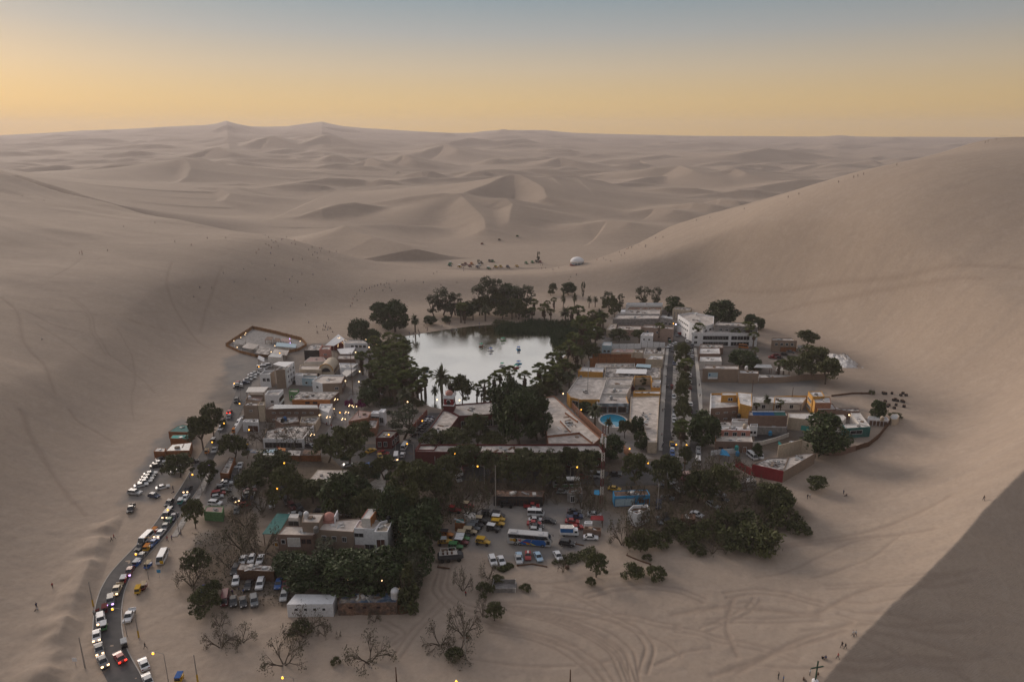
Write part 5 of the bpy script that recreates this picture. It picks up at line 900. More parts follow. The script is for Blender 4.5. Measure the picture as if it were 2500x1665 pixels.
fence('stick fence curving along the eastern dune foot', [(2172,1036),(2160,1050),(2145,1070),(2120,1090),(2088,1100)], 2.0, 'darkwood', 2.2); fence('brown mud wall below the big dark tree', [(2088,1100),(2050,1112),(2020,1112),(1985,1102),(1965,1092)], 2.2, 'brick', 4, 'boundary_wall', 'wall', None, .3); fence('plank edge of the cluttered dune yard', [(2030,968),(2080,962),(2125,962)], .8, 'darkwood', 4)
B('two level house with an orange brick veranda', 4.2, [(1746,1079),(1747,1067),(1834,1067),(1838,1081)], ['orange','offwhite','offwhite','brick'], 'rooft', .3, [(3,2,[.3],1.1,2.1,.1,.5,'white','wood','door'),(3,2,[1],1.5,1.2,.5,.95,'brownframe')], 5); B('upper rooms with washing lines behind the veranda house', 5.4, [(1757,1052),(1758,1040),(1828,1040),(1832,1054)], ['offwhite','offwhite','offwhite','pink'], 'roofw', .4, [(3,3,[3.6],1.4,1.4)], 9); B('white garden house beside the dark umbrella yard', 3.8, [(1830,1042),(1832,1036),(1850,1036),(1850,1043)], 'white', 'roofc', .3, [(3,2,[1],.9,1.1)])
fence('curved white wall of the dark umbrella yard', [(1838,1088),(1860,1086),(1890,1078),(1925,1066)], 1.6, 'offwhite', 4, 'boundary_wall', 'wall', None, .3); fence('white front wall of the veranda house', [(1735,1112),(1765,1108),(1800,1106)], 2, 'white', 4, 'boundary_wall', 'wall', None, .25); sheet('bar_deck', [(556,846),(585,826),(617,806),(660,815),(735,834),(745,845),(690,862),(626,868),(586,859)], .25, 'concrete'); sheet('garden_floor', [(1842,1082),(1842,1058),(1926,1056),(1924,1066),(1890,1077)], .08, 'shade'); sheet('small_pool', [(1838,1087),(1850,1080),(1872,1080),(1862,1086)], .14, 'pool')
B('red walled corner building with a rubble roof', 4, [(1836,1135),(1876,1118),(1925,1118),(1913,1152)], ['tanbrick','tanbrick','tanbrick','red'], 'junkroof', .3, (), 14); B('tan walled back half of the red corner building', 4.02, [(1913,1152),(1926,1117),(1960,1108),(1991,1107)], ['tanbrick'], 'rooft', .2, (), 4); fence('pale yellow roofless room wall with window holes', [(1896,1128),(1925,1120),(1953,1112)], 6.4, 'cream', 5, 'ruined_wall', 'wall', None, .25); fence('pale yellow roofless end wall', [(1953,1112),(1984,1122)], 6.2, 'cream', 5, 'ruined_wall', 'wall', None, .25); fence('red boundary wall of the eastern yard', [(1795,1138),(1815,1150),(1836,1162)], 2.6, 'red', 4, 'boundary_wall', 'wall', None, .3)
B('pale concrete box below the red building', 3, [(1808,1181),(1812,1167),(1836,1162),(1847,1176)], 'concrete', 'junkroof', .3, (), 2)
shelter('bright blue tent by the white front wall', 2.8, [(1755,1112),(1762,1098),(1775,1098),(1783,1110)], 'blue', tilt=.5); shelter('green cloth screen in the eastern yard', 2.2, [(1899,1084),(1901,1078),(1912,1086),(1910,1092)], 'turquoise', tilt=.4)
# --- front
B('bright blue shop with a rusty roof', 3.4, [(1500,1213),(1496,1199),(1580,1196),(1587,1209)], ['blue'], 'rust', .15, [(3,1,[.1],1.6,2.2,.03,.14,'blue','darkwood','door'),(3,1,[.8],2.0,1.4,.15,.3,'blue','darkwood'),(3,1,[.1],6.4,2.6,.5,.9,'deepblue','lightblue','shutter')], 5, 'shop'); rz = B('roofless white plastered ruin with a window', 3.4, [(1533,1252),(1545,1240),(1580,1238),(1586,1250),(1556,1262)], 'white', 'darkwood', 1.0, [(3,1,[1.6],1.6,1.2,.2,.8,'brownframe')], 4, 'ruin'); B('grey hut beside the mast', 3, [(1385,1205),(1390,1190),(1420,1190),(1422,1206)], 'concrete', 'rust', .2, [(3,1,[.1],1.1,2,.5,.8,'white')], 2, 'hut', 'hut')
shelter('red tarp stall below the mast', 2.6, [(1441,1268),(1444,1258),(1472,1258),(1474,1270)], 'red'); B('small white tin kiosk beside the blue truck', 2.4, [(1426,1278),(1428,1272),(1446,1272),(1446,1279)], 'white', 'zinc', .1, name='kiosk', cat='kiosk'); shelter('blue market awning beside the mast', 2.8, [(1450,1206),(1451,1196),(1463,1196),(1464,1208)], 'blue'); B('brick pen with an orange beam', 1.8, [(1424,1293),(1428,1286),(1468,1290),(1466,1298)], 'brick', 'darkwood', .3, (), 3, 'pen', 'pen')
B('timber framed shed without walls in the scrub', 2.8, [(1662,1266),(1664,1254),(1698,1254),(1698,1268)], 'darkwood', 'rust', .1, (), 2, 'shed', 'shed'); B('dark open workshop at the head of the bus park', 3.2, [(1205,1212),(1212,1196),(1330,1198),(1325,1214)], ['darkwood','darkwood','darkwood','shade'], 'rust', .1, [(3,4,[.2],2.4,2,.05,.95,'darkwood','shade','opening')], 8, 'workshop'); B('brown kiosk by the bus park workshop', 3, [(1288,1213),(1290,1206),(1325,1206),(1322,1214)], 'wood', 'rust', .1, (), 1, 'kiosk', 'kiosk')
B('white storage box among the dune buggies', 2.6, [(1133,1256),(1140,1249),(1160,1252),(1162,1262),(1148,1266)], 'offwhite', 'offwhite', .05, name='container', cat='container'); B('dark blue roofed shack behind the buggies', 2.8, [(1110,1276),(1114,1264),(1136,1266),(1132,1278)], 'wood', 'teal', .05, (), 1, 'shack', 'hut')
shelter('large dark green sheet roof beside the tan house', 4, [(640,1303),(676,1253),(709,1254),(679,1303)], 'teal'); B('tan house front with a white inner balcony', 6, [(677,1306),(697,1284),(772,1286),(778,1298),(764,1308)], 'brick', 'rooft', .15, [(4,2,[3.6],1.1,1.3,.05,.35,'brownframe'),(4,1,[2.6],3.4,2.6,.4,.7,'white','offwhite','balcony'),(4,1,[3.4],1,1.2,.75,.95)], 4); B('upper block of the tan house with a wide flat roof', 9, [(737,1276),(741,1254),(792,1254),(779,1277)], 'tanbrick', 'rooft', .2, (), 4); B('white sheet roofed terrace room of the tan house', 8, [(704,1264),(709,1255),(730,1255),(727,1265)], 'offwhite', 'roofw', .1, [(3,1,[5.6],3,1.4,.1,.9,'concrete','shade')])
B('long tan house with three windows', 7, [(770,1294),(797,1273),(880,1266),(863,1300)], 'tanbrick', 'rooft', .2, [(3,3,[4.0],1.1,1.4,.12,.92)], 7); B('white two storey house with big windows in the grove', 8, [(864,1291),(877,1271),(936,1271),(914,1294)], 'white', 'rooft', .3, [(3,1,[5.6],2.6,1.2,.6,.95),(3,1,[1.4],2.8,2,.1,.45),(3,1,[1.0],3.0,2,.55,.95,'pinkroof','pinkroof','awning')], 5); B('white stair tower with brown shutters in the grove', 8.6, [(914,1304),(928,1280),(962,1270),(946,1304)], 'white', 'cream', .8, [(3,1,[4.6],2.2,2.4,.25,.85,'white','brownframe'),(3,1,[1.2],2.2,2.2,.25,.85,'white','brownframe')], 4); B('white roofed room with an orange side wall', 10.5, [(882,1266),(898,1243),(922,1243),(904,1267)], ['pink','offwhite','orange','offwhite'], 'roofw', .15); B('grey roof terrace beside the orange wall', 7.6, [(904,1272),(922,1246),(980,1250),(960,1274)], 'orange', 'roofc', .7, (), 6); shelter('wooden lookout with a pale tin roof', 10.5, [(925,1238),(931,1228),(953,1228),(951,1238)], 'pinkroof', pm='wood', z0=0); shelter('orange sail awning beside the wooden lookout', 9.5, [(955,1242),(962,1236),(980,1238),(972,1246)], 'orange', z0=0)
def dome_house():
    x, y = atz(803, 1262, 8); o = empty('domed_chapel', (x, y, 0), 0, 'salmon dome with a white gable on the tan house', 'building'); m = MB(); m.box((0,0,-.5), (3.8,3.8,8.0)); m.build('wall', M['pink'], o); m = MB(); m.sm = True; m.lathe([(1.9*math.cos(a), 1.9*math.sin(a)) for a in np.linspace(0,1.45,7)]+[(.05,1.92)], (0,0,7.5), 16); m.build('dome', M['pink'], o); m = MB(); m.box((2.1,0,5), (.3,3.6,4.2)); m.build('gable', M['white'], o); m = MB(); m.box((2.27,-.6,6.2), (.08,.8,1.4)); m.build('window', M['glass'], o)
dome_house()
B('white plank barn with a pale tin roof', 3.6, [(700,1475),(721,1450),(822,1451),(812,1474)], 'white', 'tarp', .02, [(3,4,[1.8],.7,.7,.1,.9,'white','shade'),], 0, 'barn'); B('brown barn patched with blue tarpaulin', 3.4, [(824,1473),(836,1447),(974,1445),(969,1471)], ['rust','rust','brick','rust'], 'bluetarp', .02, [(3,3,[2.0],.8,.4,.2,.9,'brownframe')], 12, 'barn'); fence('reed fence continuing the brown barn', [(972,1500),(990,1498),(1012,1490)], 2.6, 'darkwood', 2, posts=None)
B('rusty roofed long shed between the parked cars', 3, [(578,1391),(587,1375),(677,1381),(668,1396)], 'darkwood', 'junkroof', .05, (), 8, 'shed', 'shed'); sheet('shed_yard', [(1200,1444),(1204,1420),(1262,1420),(1260,1446)], .07, 'concrete'); fence('low frame of the old sand pen', [(1201,1446),(1205,1424),(1258,1424),(1258,1446),(1201,1446)], 1.2, 'concrete', 6, 'pen', 'pen', 'offwhite')
B('earth walled hut by the sand lot', 3, [(668,1316),(672,1310),(690,1311),(688,1318)], 'cream', 'pinkroof', .1, [(3,1,[.8],2.2,1.2,.1,.9,'white','ochre')], 0, 'hut', 'hut')
# water tanks on roofs
def tank(px, py, z, m, lb, s=1.0):
    x, y = atz(px, py, z); o = empty('water_tank', (x, y, z-.05), 0, lb, 'water tank', 'water tanks on roofs', s); q = MB(); q.sm = True; q.lathe([(.62,0),(.66,.1),(.62,.5),(.66,.55),(.62,1.0),(.66,1.05),(.55,1.35),(.25,1.55)], n=12); q.build('barrel', M[m], o); q = MB(); q.lathe([(.26,1.5),(.26,1.62),(.05,1.66)], n=10); q.build('lid', M[m], o)
for px, py, z, m, lb in [(950,1272,8.7,'blackplastic','black water tank on the white stair tower'),(772,1298,7,'concrete','grey water tank on the long tan house'),(748,1262,9,'white','white water tank on the upper tan block'),(965,1458,3.4,'white','large white water tank on the brown barn'),(1818,1045,5.4,'cream','cream water tank on the washing line house'),(1804,1020,3.6,'blackplastic','black water tank on the low white house'),(690,1030,3.6,'blackplastic','black water tank on the patched roof house'),(696,1027,3.6,'deepblue','dark blue water tank beside the black one'),(1606,856,3,'blackplastic','left of two black tanks on the cluttered low houses'),(1611,856,3,'blackplastic','right of two black tanks on the cluttered low houses'),(1880,1062,.1,'blue','turquoise tank behind the umbrella yard'),
                        (1800,1112,.2,'blue','bright blue tank in the veranda house yard'),(1798,1098,2,'turquoise','turquoise tank on the veranda house wall'),(2153,1026,2.8,'cream','cream tank on the white shed at the dune edge'),(1822,902,6.4,'white','white cylinder tank on the tan brick warehouse annex'),(1700,770,10,'white','white tank on the four storey hotel'),(1632,772,8,'blackplastic','black tank on the grey corner house'),(610,975,5,'white','white tank on the mauve terrace'),(1500,957,4.2,'zinc','grey tank by the white parapets'),(1492,975,4,'zinc','grey tank on the pool house roof'),(718,937,4.5,'blackplastic','black tank by the pale blue house')]: tank(px, py, z, m, lb, 1.7 if px == 965 else 1.15)
# ---------------------------------------------------------------- vehicles
PAINT = mat('car_paint', (1,1,1), .32, .06, 2, spec=.5, obj=True); TYRE = mat('tyre', (.018,.018,.018), .9); CGLASS = mat('car_glass', (.015,.018,.022), .08, .05, spec=.6); RIM = mat('rim', (.35,.35,.36), .4, metal=.6)
HEADL = mat('headlight_off', (.6,.6,.6), .2); HLW = mat('headlight_lit', (1,.8,.6), .4, emit=((1,.60,.30), 3.2)); HLV = mat('headlight_violet', (.8,.6,1), .4, emit=((.62,.36,1), 3)); TLR = mat('taillight_off', (.22,.01,.01), .3); TLL = mat('taillight_lit', (1,.05,.03), .4, emit=((1,.03,.015), 2.5)); CANVAS = mat('canvas', (.5,.47,.42), .9, .15, obj=True); DARKM = mat('chassis', (.03,.03,.03), .7)
CC = dict(w=(.66,.66,.67), s=(.40,.41,.42), g=(.13,.14,.15), k=(.018,.018,.022), r=(.28,.02,.022), m=(.13,.018,.022), b=(.035,.11,.33), d=(.02,.035,.09), y=(.55,.32,.02), t=(.05,.22,.22), e=(.45,.36,.24), o=(.50,.17,.02), n=(.05,.18,.06), c=(.33,.47,.60), p=(.28,.10,.10))
CN = dict(w='white', s='silver', g='grey', k='black', r='red', m='maroon', b='blue', d='dark blue', y='yellow', t='teal', e='beige', o='orange', n='green', c='pale blue', p='dusty pink')
def prof(mb, pts, w, wt=None, zc=0, m=0):
    """side profile (x along, z) extruded over width w; points above zc use width wt"""
    wt = wt or w; n = len(pts); V = [(x, (-1 if 1 else 0)*(wt if z > zc else w)/2, z) for x, z in pts]+[(x, (wt if z > zc else w)/2, z) for x, z in pts]
    mb.add(V, [tuple(range(n)), tuple(range(2*n-1, n-1, -1))]+[(i, n+i, n+(i+1)%n, (i+1)%n) for i in range(n)], m)
def wheel_mesh(r, w=.2):
    mb = MB(); mb.tube((0,-w/2,0),(0,w/2,0), r, n=12); return mb.mesh('wheel', TYRE)
def rim_mesh(r, w=.22):
    mb = MB(); mb.tube((0,-w/2,0),(0,w/2,0), r, n=8); return mb.mesh('rim', RIM)
def lamp_mesh(y, m, nm, s=(.08,.34,.16)):
    mb = MB(); mb.box((0,0,0), s); return mb.mesh(nm, m)
VT = {}
def vtype(key, L_, W_, lower, cabin, roof, belt, rtop, wr=.32, wx=None, win=.86):
    b = MB(); prof(b, lower, W_); 
    b.box(((roof[0]+roof[1])/2, 0, rtop-.05), (roof[1]-roof[0], W_*win*.96, .07), top=(.94,.92))
    for x0, z0, x1, z1 in [(cabin[0][0], cabin[0][1], cabin[1][0], cabin[1][1]), (cabin[-1][0], cabin[-1][1], cabin[-2][0], cabin[-2][1])]:
        for s in (-1, 1): b.tube((x0, s*W_*.46, z0-.02), (x1, s*W_*win*.46, z1), .05, n=4)
    xm = (cabin[0][0]+cabin[-1][0])/2
    for s in (-1, 1): b.tube((xm, s*W_*.475, belt-.02), (xm, s*W_*win*.475, rtop-.03), .045, n=4)
    g = MB(); n = len(cabin); zc = belt+.05
    prof(g, cabin, W_*.93, W_*win*.93, zc)
    wx = wx or (-L_*.30, L_*.31)
    VT[key] = dict(body=b.mesh('body', PAINT), win=g.mesh('windows', CGLASS), wheel=wheel_mesh(wr), rim=rim_mesh(wr*.55), wx=wx, wr=wr, W=W_, L=L_, hz=belt-.28)
vtype('sedan', 4.45, 1.74, [(-2.2,.35),(2.2,.35),(2.22,.62),(2.05,.78),(1.0,.92),(-1.45,.95),(-2.15,.9),(-2.22,.6)], [(1.05,.9),(.35,1.40),(-.95,1.42),(-1.6,.93)], (-.98,.36), .92, 1.46)
vtype('hatch', 3.9, 1.68, [(-1.9,.35),(1.93,.35),(1.95,.62),(1.8,.80),(.95,.95),(-1.8,1.0),(-1.95,.6)], [(1.0,.93),(.35,1.46),(-1.35,1.47),(-1.82,.98)], (-1.4,.36), .95, 1.51)
vtype('suv', 4.6, 1.86, [(-2.25,.42),(2.25,.42),(2.3,.75),(2.15,1.0),(1.05,1.12),(-2.2,1.15),(-2.3,.7)], [(1.1,1.1),(.55,1.70),(-1.85,1.72),(-2.18,1.13)], (-1.9,.58), 1.12, 1.77, .37)
vtype('pickup', 5.2, 1.82, [(-2.55,.48),(2.55,.48),(2.58,.8),(2.4,1.02),(1.35,1.12),(-.55,1.12),(-.56,.72),(-2.45,.72),(-2.46,1.1),(-2.58,1.1)], [(1.4,1.1),(.8,1.68),(-.35,1.70),(-.55,1.1)], (-.38,.82), 1.1, 1.75, .38)
vtype('van', 5.3, 1.88, [(-2.6,.35),(2.5,.35),(2.65,.7),(2.45,1.1),(-2.62,1.15),(-2.65,.6)], [(2.42,1.08),(1.75,2.05),(-2.5,2.08),(-2.62,1.12)], (-2.55,1.78), 1.12, 2.15, .34, win=.9)
vtype('minibus', 5.8, 2.0, [(-2.85,.4),(2.65,.4),(2.9,.8),(2.7,1.2),(-2.87,1.25),(-2.9,.7)], [(2.65,1.17),(2.05,2.3),(-2.75,2.33),(-2.87,1.23)], (-2.8,2.07), 1.23, 2.4, .38, win=.92)
def paint(o, c, m=None): o.color = (*c, 1); return o
def face(px, py, hd):
    """rotation of a vehicle that points along image direction hd (0 up the picture, 90 right)"""
    a = atz(px, py); b = atz(px+9*math.sin(R(hd)), py-9*math.cos(R(hd))); return math.atan2(b[1]-a[1], b[0]-a[0])
RW = [atz(*q) for q in ROAD]
def along_road(px, py, away):
    x, y = atz(px, py); k = min(range(len(RW)-1), key=lambda i: (x-(RW[i][0]+RW[i+1][0])/2)**2+(y-(RW[i][1]+RW[i+1][1])/2)**2); s = 1 if away else -1
    return math.atan2(s*(RW[k+1][1]-RW[k][1]), s*(RW[k+1][0]-RW[k][0]))+R(random.uniform(-3, 3))
RIDE = {'ml': ('queueing on the main road', 'vehicles on the main road')}
def car(kind, col, px, py, hd, where, group, lit=None, extra=''):
    v = VT[kind]; g = hit(px, py); x, y, z = g; z = max(z, 0)+.05
    nm = {'sedan': 'sedan', 'hatch': 'hatchback', 'suv': 'suv', 'pickup': 'pickup truck', 'van': 'van', 'minibus': 'minibus'}[kind]
    o = empty(nm.replace(' ', '_')+('_car' if kind in ('suv','sedan','hatch') else ''), (x, y, z), hd, f'{CN[col]} {nm}{extra} {where}', 'van' if kind in ('van','minibus') else ('pickup' if kind == 'pickup' else 'car'), nm+'s around the village'); o['short'] = f'{CN[col]} {nm}{extra}'
    paint(put('body', v['body'], o), CC[col]); put('windows', v['win'], o)
    for wx in v['wx']:
        for s in (-1, 1): w = put('wheel', v['wheel'], o, (wx, s*(v['W']/2-.1), v['wr'])); put('rim', v['rim'], w)
    hm = {None: HEADL, 'w': HLW, 'v': HLV, 'r': HEADL}[lit]; tm = TLL if lit == 'r' else TLR
    for s in (-1, 1):
        put('headlight', LAMPM(hm, 'headlight', lit in ('w','v')), o, (v['L']/2-.06, s*v['W']*.34, v['hz'])); put('taillight', LAMPM(tm, 'taillight', lit == 'r'), o, (-v['L']/2+.05, s*v['W']*.36, v['hz']+.08))
    return o
_LM = {}
def LAMPM(m, nm, big=False):
    k = (m.name, nm)
    if k not in _LM: _LM[k] = lamp_mesh(0, m, nm, (.12,.36,.2) if not big else (.2,.46,.30))
    return _LM[k]
# three-wheeled taxi
def tuk_meshes():
    b = MB(); prof(b, [(-1.2,.3),(.9,.3),(1.15,.55),(1.05,.95),(.75,1.05),(.6,.5),(-.2,.5),(-.3,1.0),(-1.2,1.0)], 1.25); r = MB(); prof(r, [(-1.3,1.62),(.85,1.62),(.8,1.74),(-1.2,1.78)], 1.28)
    for s in (-1,1):
        for x in (-1.2,-.25,.85): b.tube((x, s*.58, .9), (x*.97, s*.58, 1.65), .04, n=4)
    w = MB(); w.box((.92,0,1.0), (.05,1.1,.62)); return b.mesh('body', PAINT), r.mesh('canopy', CANVAS), w.mesh('windscreen', CGLASS), wheel_mesh(.25, .14)
TUK = tuk_meshes()
def tuk(col, top, px, py, hd, where, group):
    x, y, z = hit(px, py); o = empty('mototaxi', (x, y, max(z,0)+.05), hd, f'{CN[col]} three wheeled mototaxi with {CN[top]} canopy {where}', 'mototaxi', 'mototaxis around the village'); o['short'] = f'{CN[col]} mototaxi with {CN[top]} canopy'
    paint(put('body', TUK[0], o), CC[col]); paint(put('canopy', TUK[1], o), CC[top]); put('windscreen', TUK[2], o)
    for p in ((.95,0),(-.85,.55),(-.85,-.55)): put('wheel', TUK[3], o, (p[0], p[1], .25))
# dune buggy
def buggy_meshes():
    b = MB(); prof(b, [(-1.9,.55),(1.7,.55),(2.2,.75),(2.1,.95),(1.0,1.1),(-1.7,1.05),(-2.0,.9)], 1.3); c = MB(); R_ = [(-1.8,2.0),(.5,2.0),(1.1,1.1)]
    for s in (-1,1):
        y = s*.85; P = [(2.1,y*.6,.8),(1.1,y,1.15),(.5,y,2.0),(-1.8,y,2.0),(-2.0,y,1.1),(-2.2,y*.8,.7)]
        for a, q in zip(P[:-1], P[1:]): c.tube(a, q, .06, n=5)
        for x in (-.65,): c.tube((x,y,2.0),(x,y,.7),.06,n=5)
        c.tube((-2.0,y,1.1),(1.1,y,1.15),.05,n=5)
    for x, z in ((.5,2.0),(-.65,2.0),(-1.8,2.0),(1.1,1.15)): c.tube((x,-.85,z),(x,.85,z),.05,n=5)
    r = MB(); r.box((-.65,0,2.05), (2.4,1.75,.06)); s_ = MB()
    for x in (.1,-.75,-1.5):
        for y in (-.45,.45): s_.box((x,y,.95),(.5,.5,.2)); s_.box((x-.25,y,1.05),(.12,.5,.65))
    return b.mesh('body', PAINT), c.mesh('roll_cage', PAINT), r.mesh('roof', CANVAS), s_.mesh('seats', DARKM), wheel_mesh(.46, .32)
BUG = buggy_meshes()
def buggy(col, top, px, py, hd, where, group):
    x, y, z = hit(px, py); dz = (hz(x+2,y)-hz(x-2,y))/4; o = empty('dune_buggy', (x, y, max(z,0)+.03), hd, f'{CN[col]} dune buggy with {CN[top]} roof {where}', 'dune buggy', 'dune buggies of the oasis'); o['short'] = f'{CN[col]} dune buggy with {CN[top]} roof'
    paint(put('body', BUG[0], o), CC[col]); paint(put('roll_cage', BUG[1], o), CC[col]); paint(put('roof', BUG[2], o), CC[top]); put('seats', BUG[3], o)
    for wx in (1.45,-1.4):
        for s in (-1,1): put('wheel', BUG[4], o, (wx, s*.92, .46))
    return o
K = dict(S='sedan', H='hatch', U='suv', P='pickup', V='van', M='minibus')
def cars(where, group, hd, rows):
    """rows: 'kind colour px py [heading] [lit]' separated by ';'"""
    for r_ in rows.split(';'):
        t = r_.split()
        if not t: continue
        h_ = float(t[4]) if len(t) > 4 and t[4] != '-' else hd; lit = t[5] if len(t) > 5 else None; q_ = (float(t[2]), float(t[3])); h_ = along_road(*q_, h_ < 90 or h_ > 300) if 'main road' in where and 'beside' not in where else face(*q_, h_)+R(random.uniform(-4, 4)); jit = 0
        if t[0][0] == 'T': tuk(t[1][0], t[1][1], float(t[2]), float(t[3]), h_+jit, where, group)
        elif t[0][0] == 'B': buggy(t[1][0], t[1][1], float(t[2]), float(t[3]), h_+jit, where, group)
        else: car(K[t[0][0]], t[1], float(t[2]), float(t[3]), h_+jit, where, group, lit, {'w': ' with lit headlights', 'v': ' with violet headlights', 'r': ' with lit brake lights', None: ''}[lit])
cars('parked on the sand lot below the teal sheds', 'cars on the sand lot', 78, 'S k 396 1124;S s 389 1133;S k 383 1140;S s 368 1160;S g 363 1167;S s 359 1174;S s 355 1180;S w 345 1188;U s 330 1207 95;S w 398 1193;H d 377 1214 98;P k 321 1246 200;S w 431 1155;S k 437 1135 190;S k 470 1130')
cars('on the main road', 'vehicles on the main road', 198, 'S g 508 1136 198 v;S k 459 1199 200 w;S w 453 1219;T tw 441 1230;S k 414 1231;V g 411 1260 200 w;S d 424 1266;S n 413 1276;S g 404 1290;T ro 377 1303;S w 391 1307 202 w;M w 357 1322 200;S b 374 1330;S g 346 1363 205;T bw 334 1381;T be 362 1386;S m 317 1400 206 v;T rw 302 1422;P e 287 1444 206 w;U g 271 1472 203 v;T mm 257 1494;U w 247 1518 195 w;T nw 255 1536;S w 237 1557 190 w;S g 243 1590 182 w;S g 252 1620 174 w;S r 293 1610 5 r;T ks 304 1577 8;T yo 359 1344;S k 345 1338;S s 361 1664 330')
cars('pulled over beside the main road', 'vehicles beside the main road', 205, 'P w 317 1508;T yy 338 1447;T me 351 1438;M w 397 1368 200;S w 352 1626 345;T yb 438 1664')
cars('on the upper main road by the market', 'vehicles on the upper road', 200, 'H r 561 1009 20 r;H g 560 1021;U k 544 1038;H w 540 1049;U k 578 981;S k 591 1024;H w 589 1030;U w 584 1036;T rw 578 1046;T oo 572 1056;H d 561 1072;T kw 521 1080;S s 524 1102;T oe 506 1107;S k 599 1089 100;T ky 602 1097')
cars('parked along the plank shed', 'cars by the plank shed', 195, 'S w 586 1140;P s 578 1150;V k 574 1167')
cars('parked in the side lot among the park trees', 'cars in the side lot', 80, 'S k 554 1178;P s 550 1186;S k 541 1195;S k 548 1202;U r 534 1209;H s 531 1217;S k 572 1224 130 w;U w 526 1233 95;S s 608 1194;S m 611 1202;S s 606 1211;S d 602 1221;H r 598 1236;U k 626 1184;S g 579 1249 190;H w 665 1235 190;U k 691 1195 185;U k 690 1210 180;U k 701 1228 150;U m 713 1240 140;U k 732 1246 140')
cars('parked by the dune behind the tall white building', 'vans by the bar lot', 85, 'V w 651 897;V w 641 901;H w 638 906;S s 623 914;S w 616 918;S s 615 925;S s 605 930;S d 598 937;S r 583 938;S w 581 942;S k 581 947')
cars('parked along the red brick wall by the hotel', 'cars by the hotel wing', 75, 'S d 1047 1024;S w 1045 1029;S s 1041 1034;S k 1036 1040;S k 1031 1045;S k 1026 1050;S k 1020 1056;S k 1014 1063;H k 996 1082 35;V w 988 1094 35')
cars('on the crossing before the hotel', 'vehicles on the crossing', 100, 'V w 967 1121 180 w;H w 983 1114 20;H y 928 1118 150;S r 936 1109;S y 906 1104 70;S s 849 1139 80;S b 903 1140;U k 928 1141;V m 947 1141;U k 1068 1148 180;S g 1090 1147 100;H w 1124 1157 160 r;S s 1118 1172 150;S w 760 1092;S r 675 1092;S k 757 1092')
cars('parked beside the long coach', 'cars beside the coach', 92, 'V w 1308 1258;S s 1307 1273;S r 1304 1282;S k 1309 1290;H s 1307 1298;S k 1340 1276 97;P r 1298 1240;S s 1306 1249;S k 1402 1253;P d 1403 1265;S r 1397 1277;S r 1407 1292 80;U k 1384 1331 97;S w 1442 1316')
cars('in the front row of the bus park', 'front row of the bus park', 170, 'U w 1203 1374 165;S w 1224 1373 162;S s 1266 1369 172;S c 1314 1363 158;S w 1362 1361 150;S c 1268 1364 172')
cars('among the trees near the bus park', 'cars among the trees by the mast', 95, 'V w 1447 1164 275;S k 1501 1161;H s 1373 1204;S r 1421 1168;S k 1391 1169;U d 1608 1237 175;S g 1629 1219 100;S g 1610 1274 160;U k 1626 1269 165;S g 1633 1182;S g 1639 1190 100;H s 1660 1201 130;S d 1621 1192;U s 1741 1238 120;S w 1701 1260 110;S s 1756 1209 110;S y 1500 1197 100;S s 1450 1260;S k 1762 1222 110')
cars('parked along the street median', 'cars along the street', 180, 'S d 1642 1094;H w 1641 1104;S b 1641 1110;S y 1640 1088;H w 1645 1022;H w 1646 1030;H s 1646 1010;S w 1645 971;T mm 1640 949;S g 1707 1082 0;S w 1705 1099 0;S s 1705 1112 0;V w 1704 1130 0;S w 1684 934 0;S m 1684 948 0;S w 1684 919 0;S w 1690 872 0;S s 1688 861 0;S s 1679 866 0;S g 1652 820 160;S r 1663 817 100;S w 1675 824 0;S w 1677 834 0;S w 1650 841 70;S s 1644 843 70;P w 1634 849 80;S k 1641 857 180;T nw 1635 836;S k 1690 847;S w 1686 990 0;S k 1686 1005 0;S d 1646 890')
cars('in the yard by the grey brown house', 'cars in the east yard', 95, 'S r 1886 875;S m 1896 870;S k 1902 876;V o 1815 850;U m 1790 844;S k 1915 868;S g 1930 862;S w 1950 858;S s 1840 872'); cars('in the eastern yard behind the red wall', 'vehicles behind the red wall', 120, 'V w 1836 1118 130;H w 1858 1118 170;S w 1934 1088 160')
cars('parked on the lot behind the white barn', 'cars on the barn lot', 195, 'S w 577 1421;S k 607 1433;U w 636 1431 200;S b 681 1429;U m 699 1431;S g 726 1426;S b 501 1445;V m 550 1468;S k 570 1472 175;S k 594 1474 175;U g 621 1472 180;S s 694 1458 190;U k 576 1396 200;S w 593 1372 200;S w 614 1368;S w 636 1370'); cars('behind the tan house with the dome', 'cars behind the domed house', 85, 'S k 781 1252;S s 841 1258 98;S s 720 1260')
cars('in the dune buggy lot', 'buggies in the bus park', 95, 'B yw 1216 1272;B yy 1215 1283;B kw 1204 1295 100;B yy 1179 1328 97;B kg 1163 1287;B gg 1155 1295;B ee 1147 1303;B ke 1132 1311;B nw 1129 1320;B mw 1126 1329;B nn 1112 1340;B ys 1086 1328 85;B kk 1216 1263;B kk 1191 1261;B ke 1173 1276;B kk 1160 1268;B ok 1090 1310;B kk 1237 1236;B re 1140 1240;B rr 1110 1250')
cars('parked at the dune saddle', 'buggies at the dune saddle', 110, 'B nw 1100 645;B tn 1098 650;B yw 1122 653;B me 1130 649;B mm 1137 647;B mr 1147 652;B oo 1152 647;B ds 1166 654;B wk 1170 649;B kk 1175 644;B kk 1196 640;B nk 1203 640;B nw 1193 657;B yn 1211 654;B ye 1222 653;B dd 1240 654;B ye 1262 652;B nn 1285 645;B nn 1300 643;B kk 1310 641;B pm 1319 642')
cars('driving on the dunes beyond the saddle', 'buggies out on the dunes', 60, 'B re 1177 597;B ke 1219 587;B ne 1263 578')
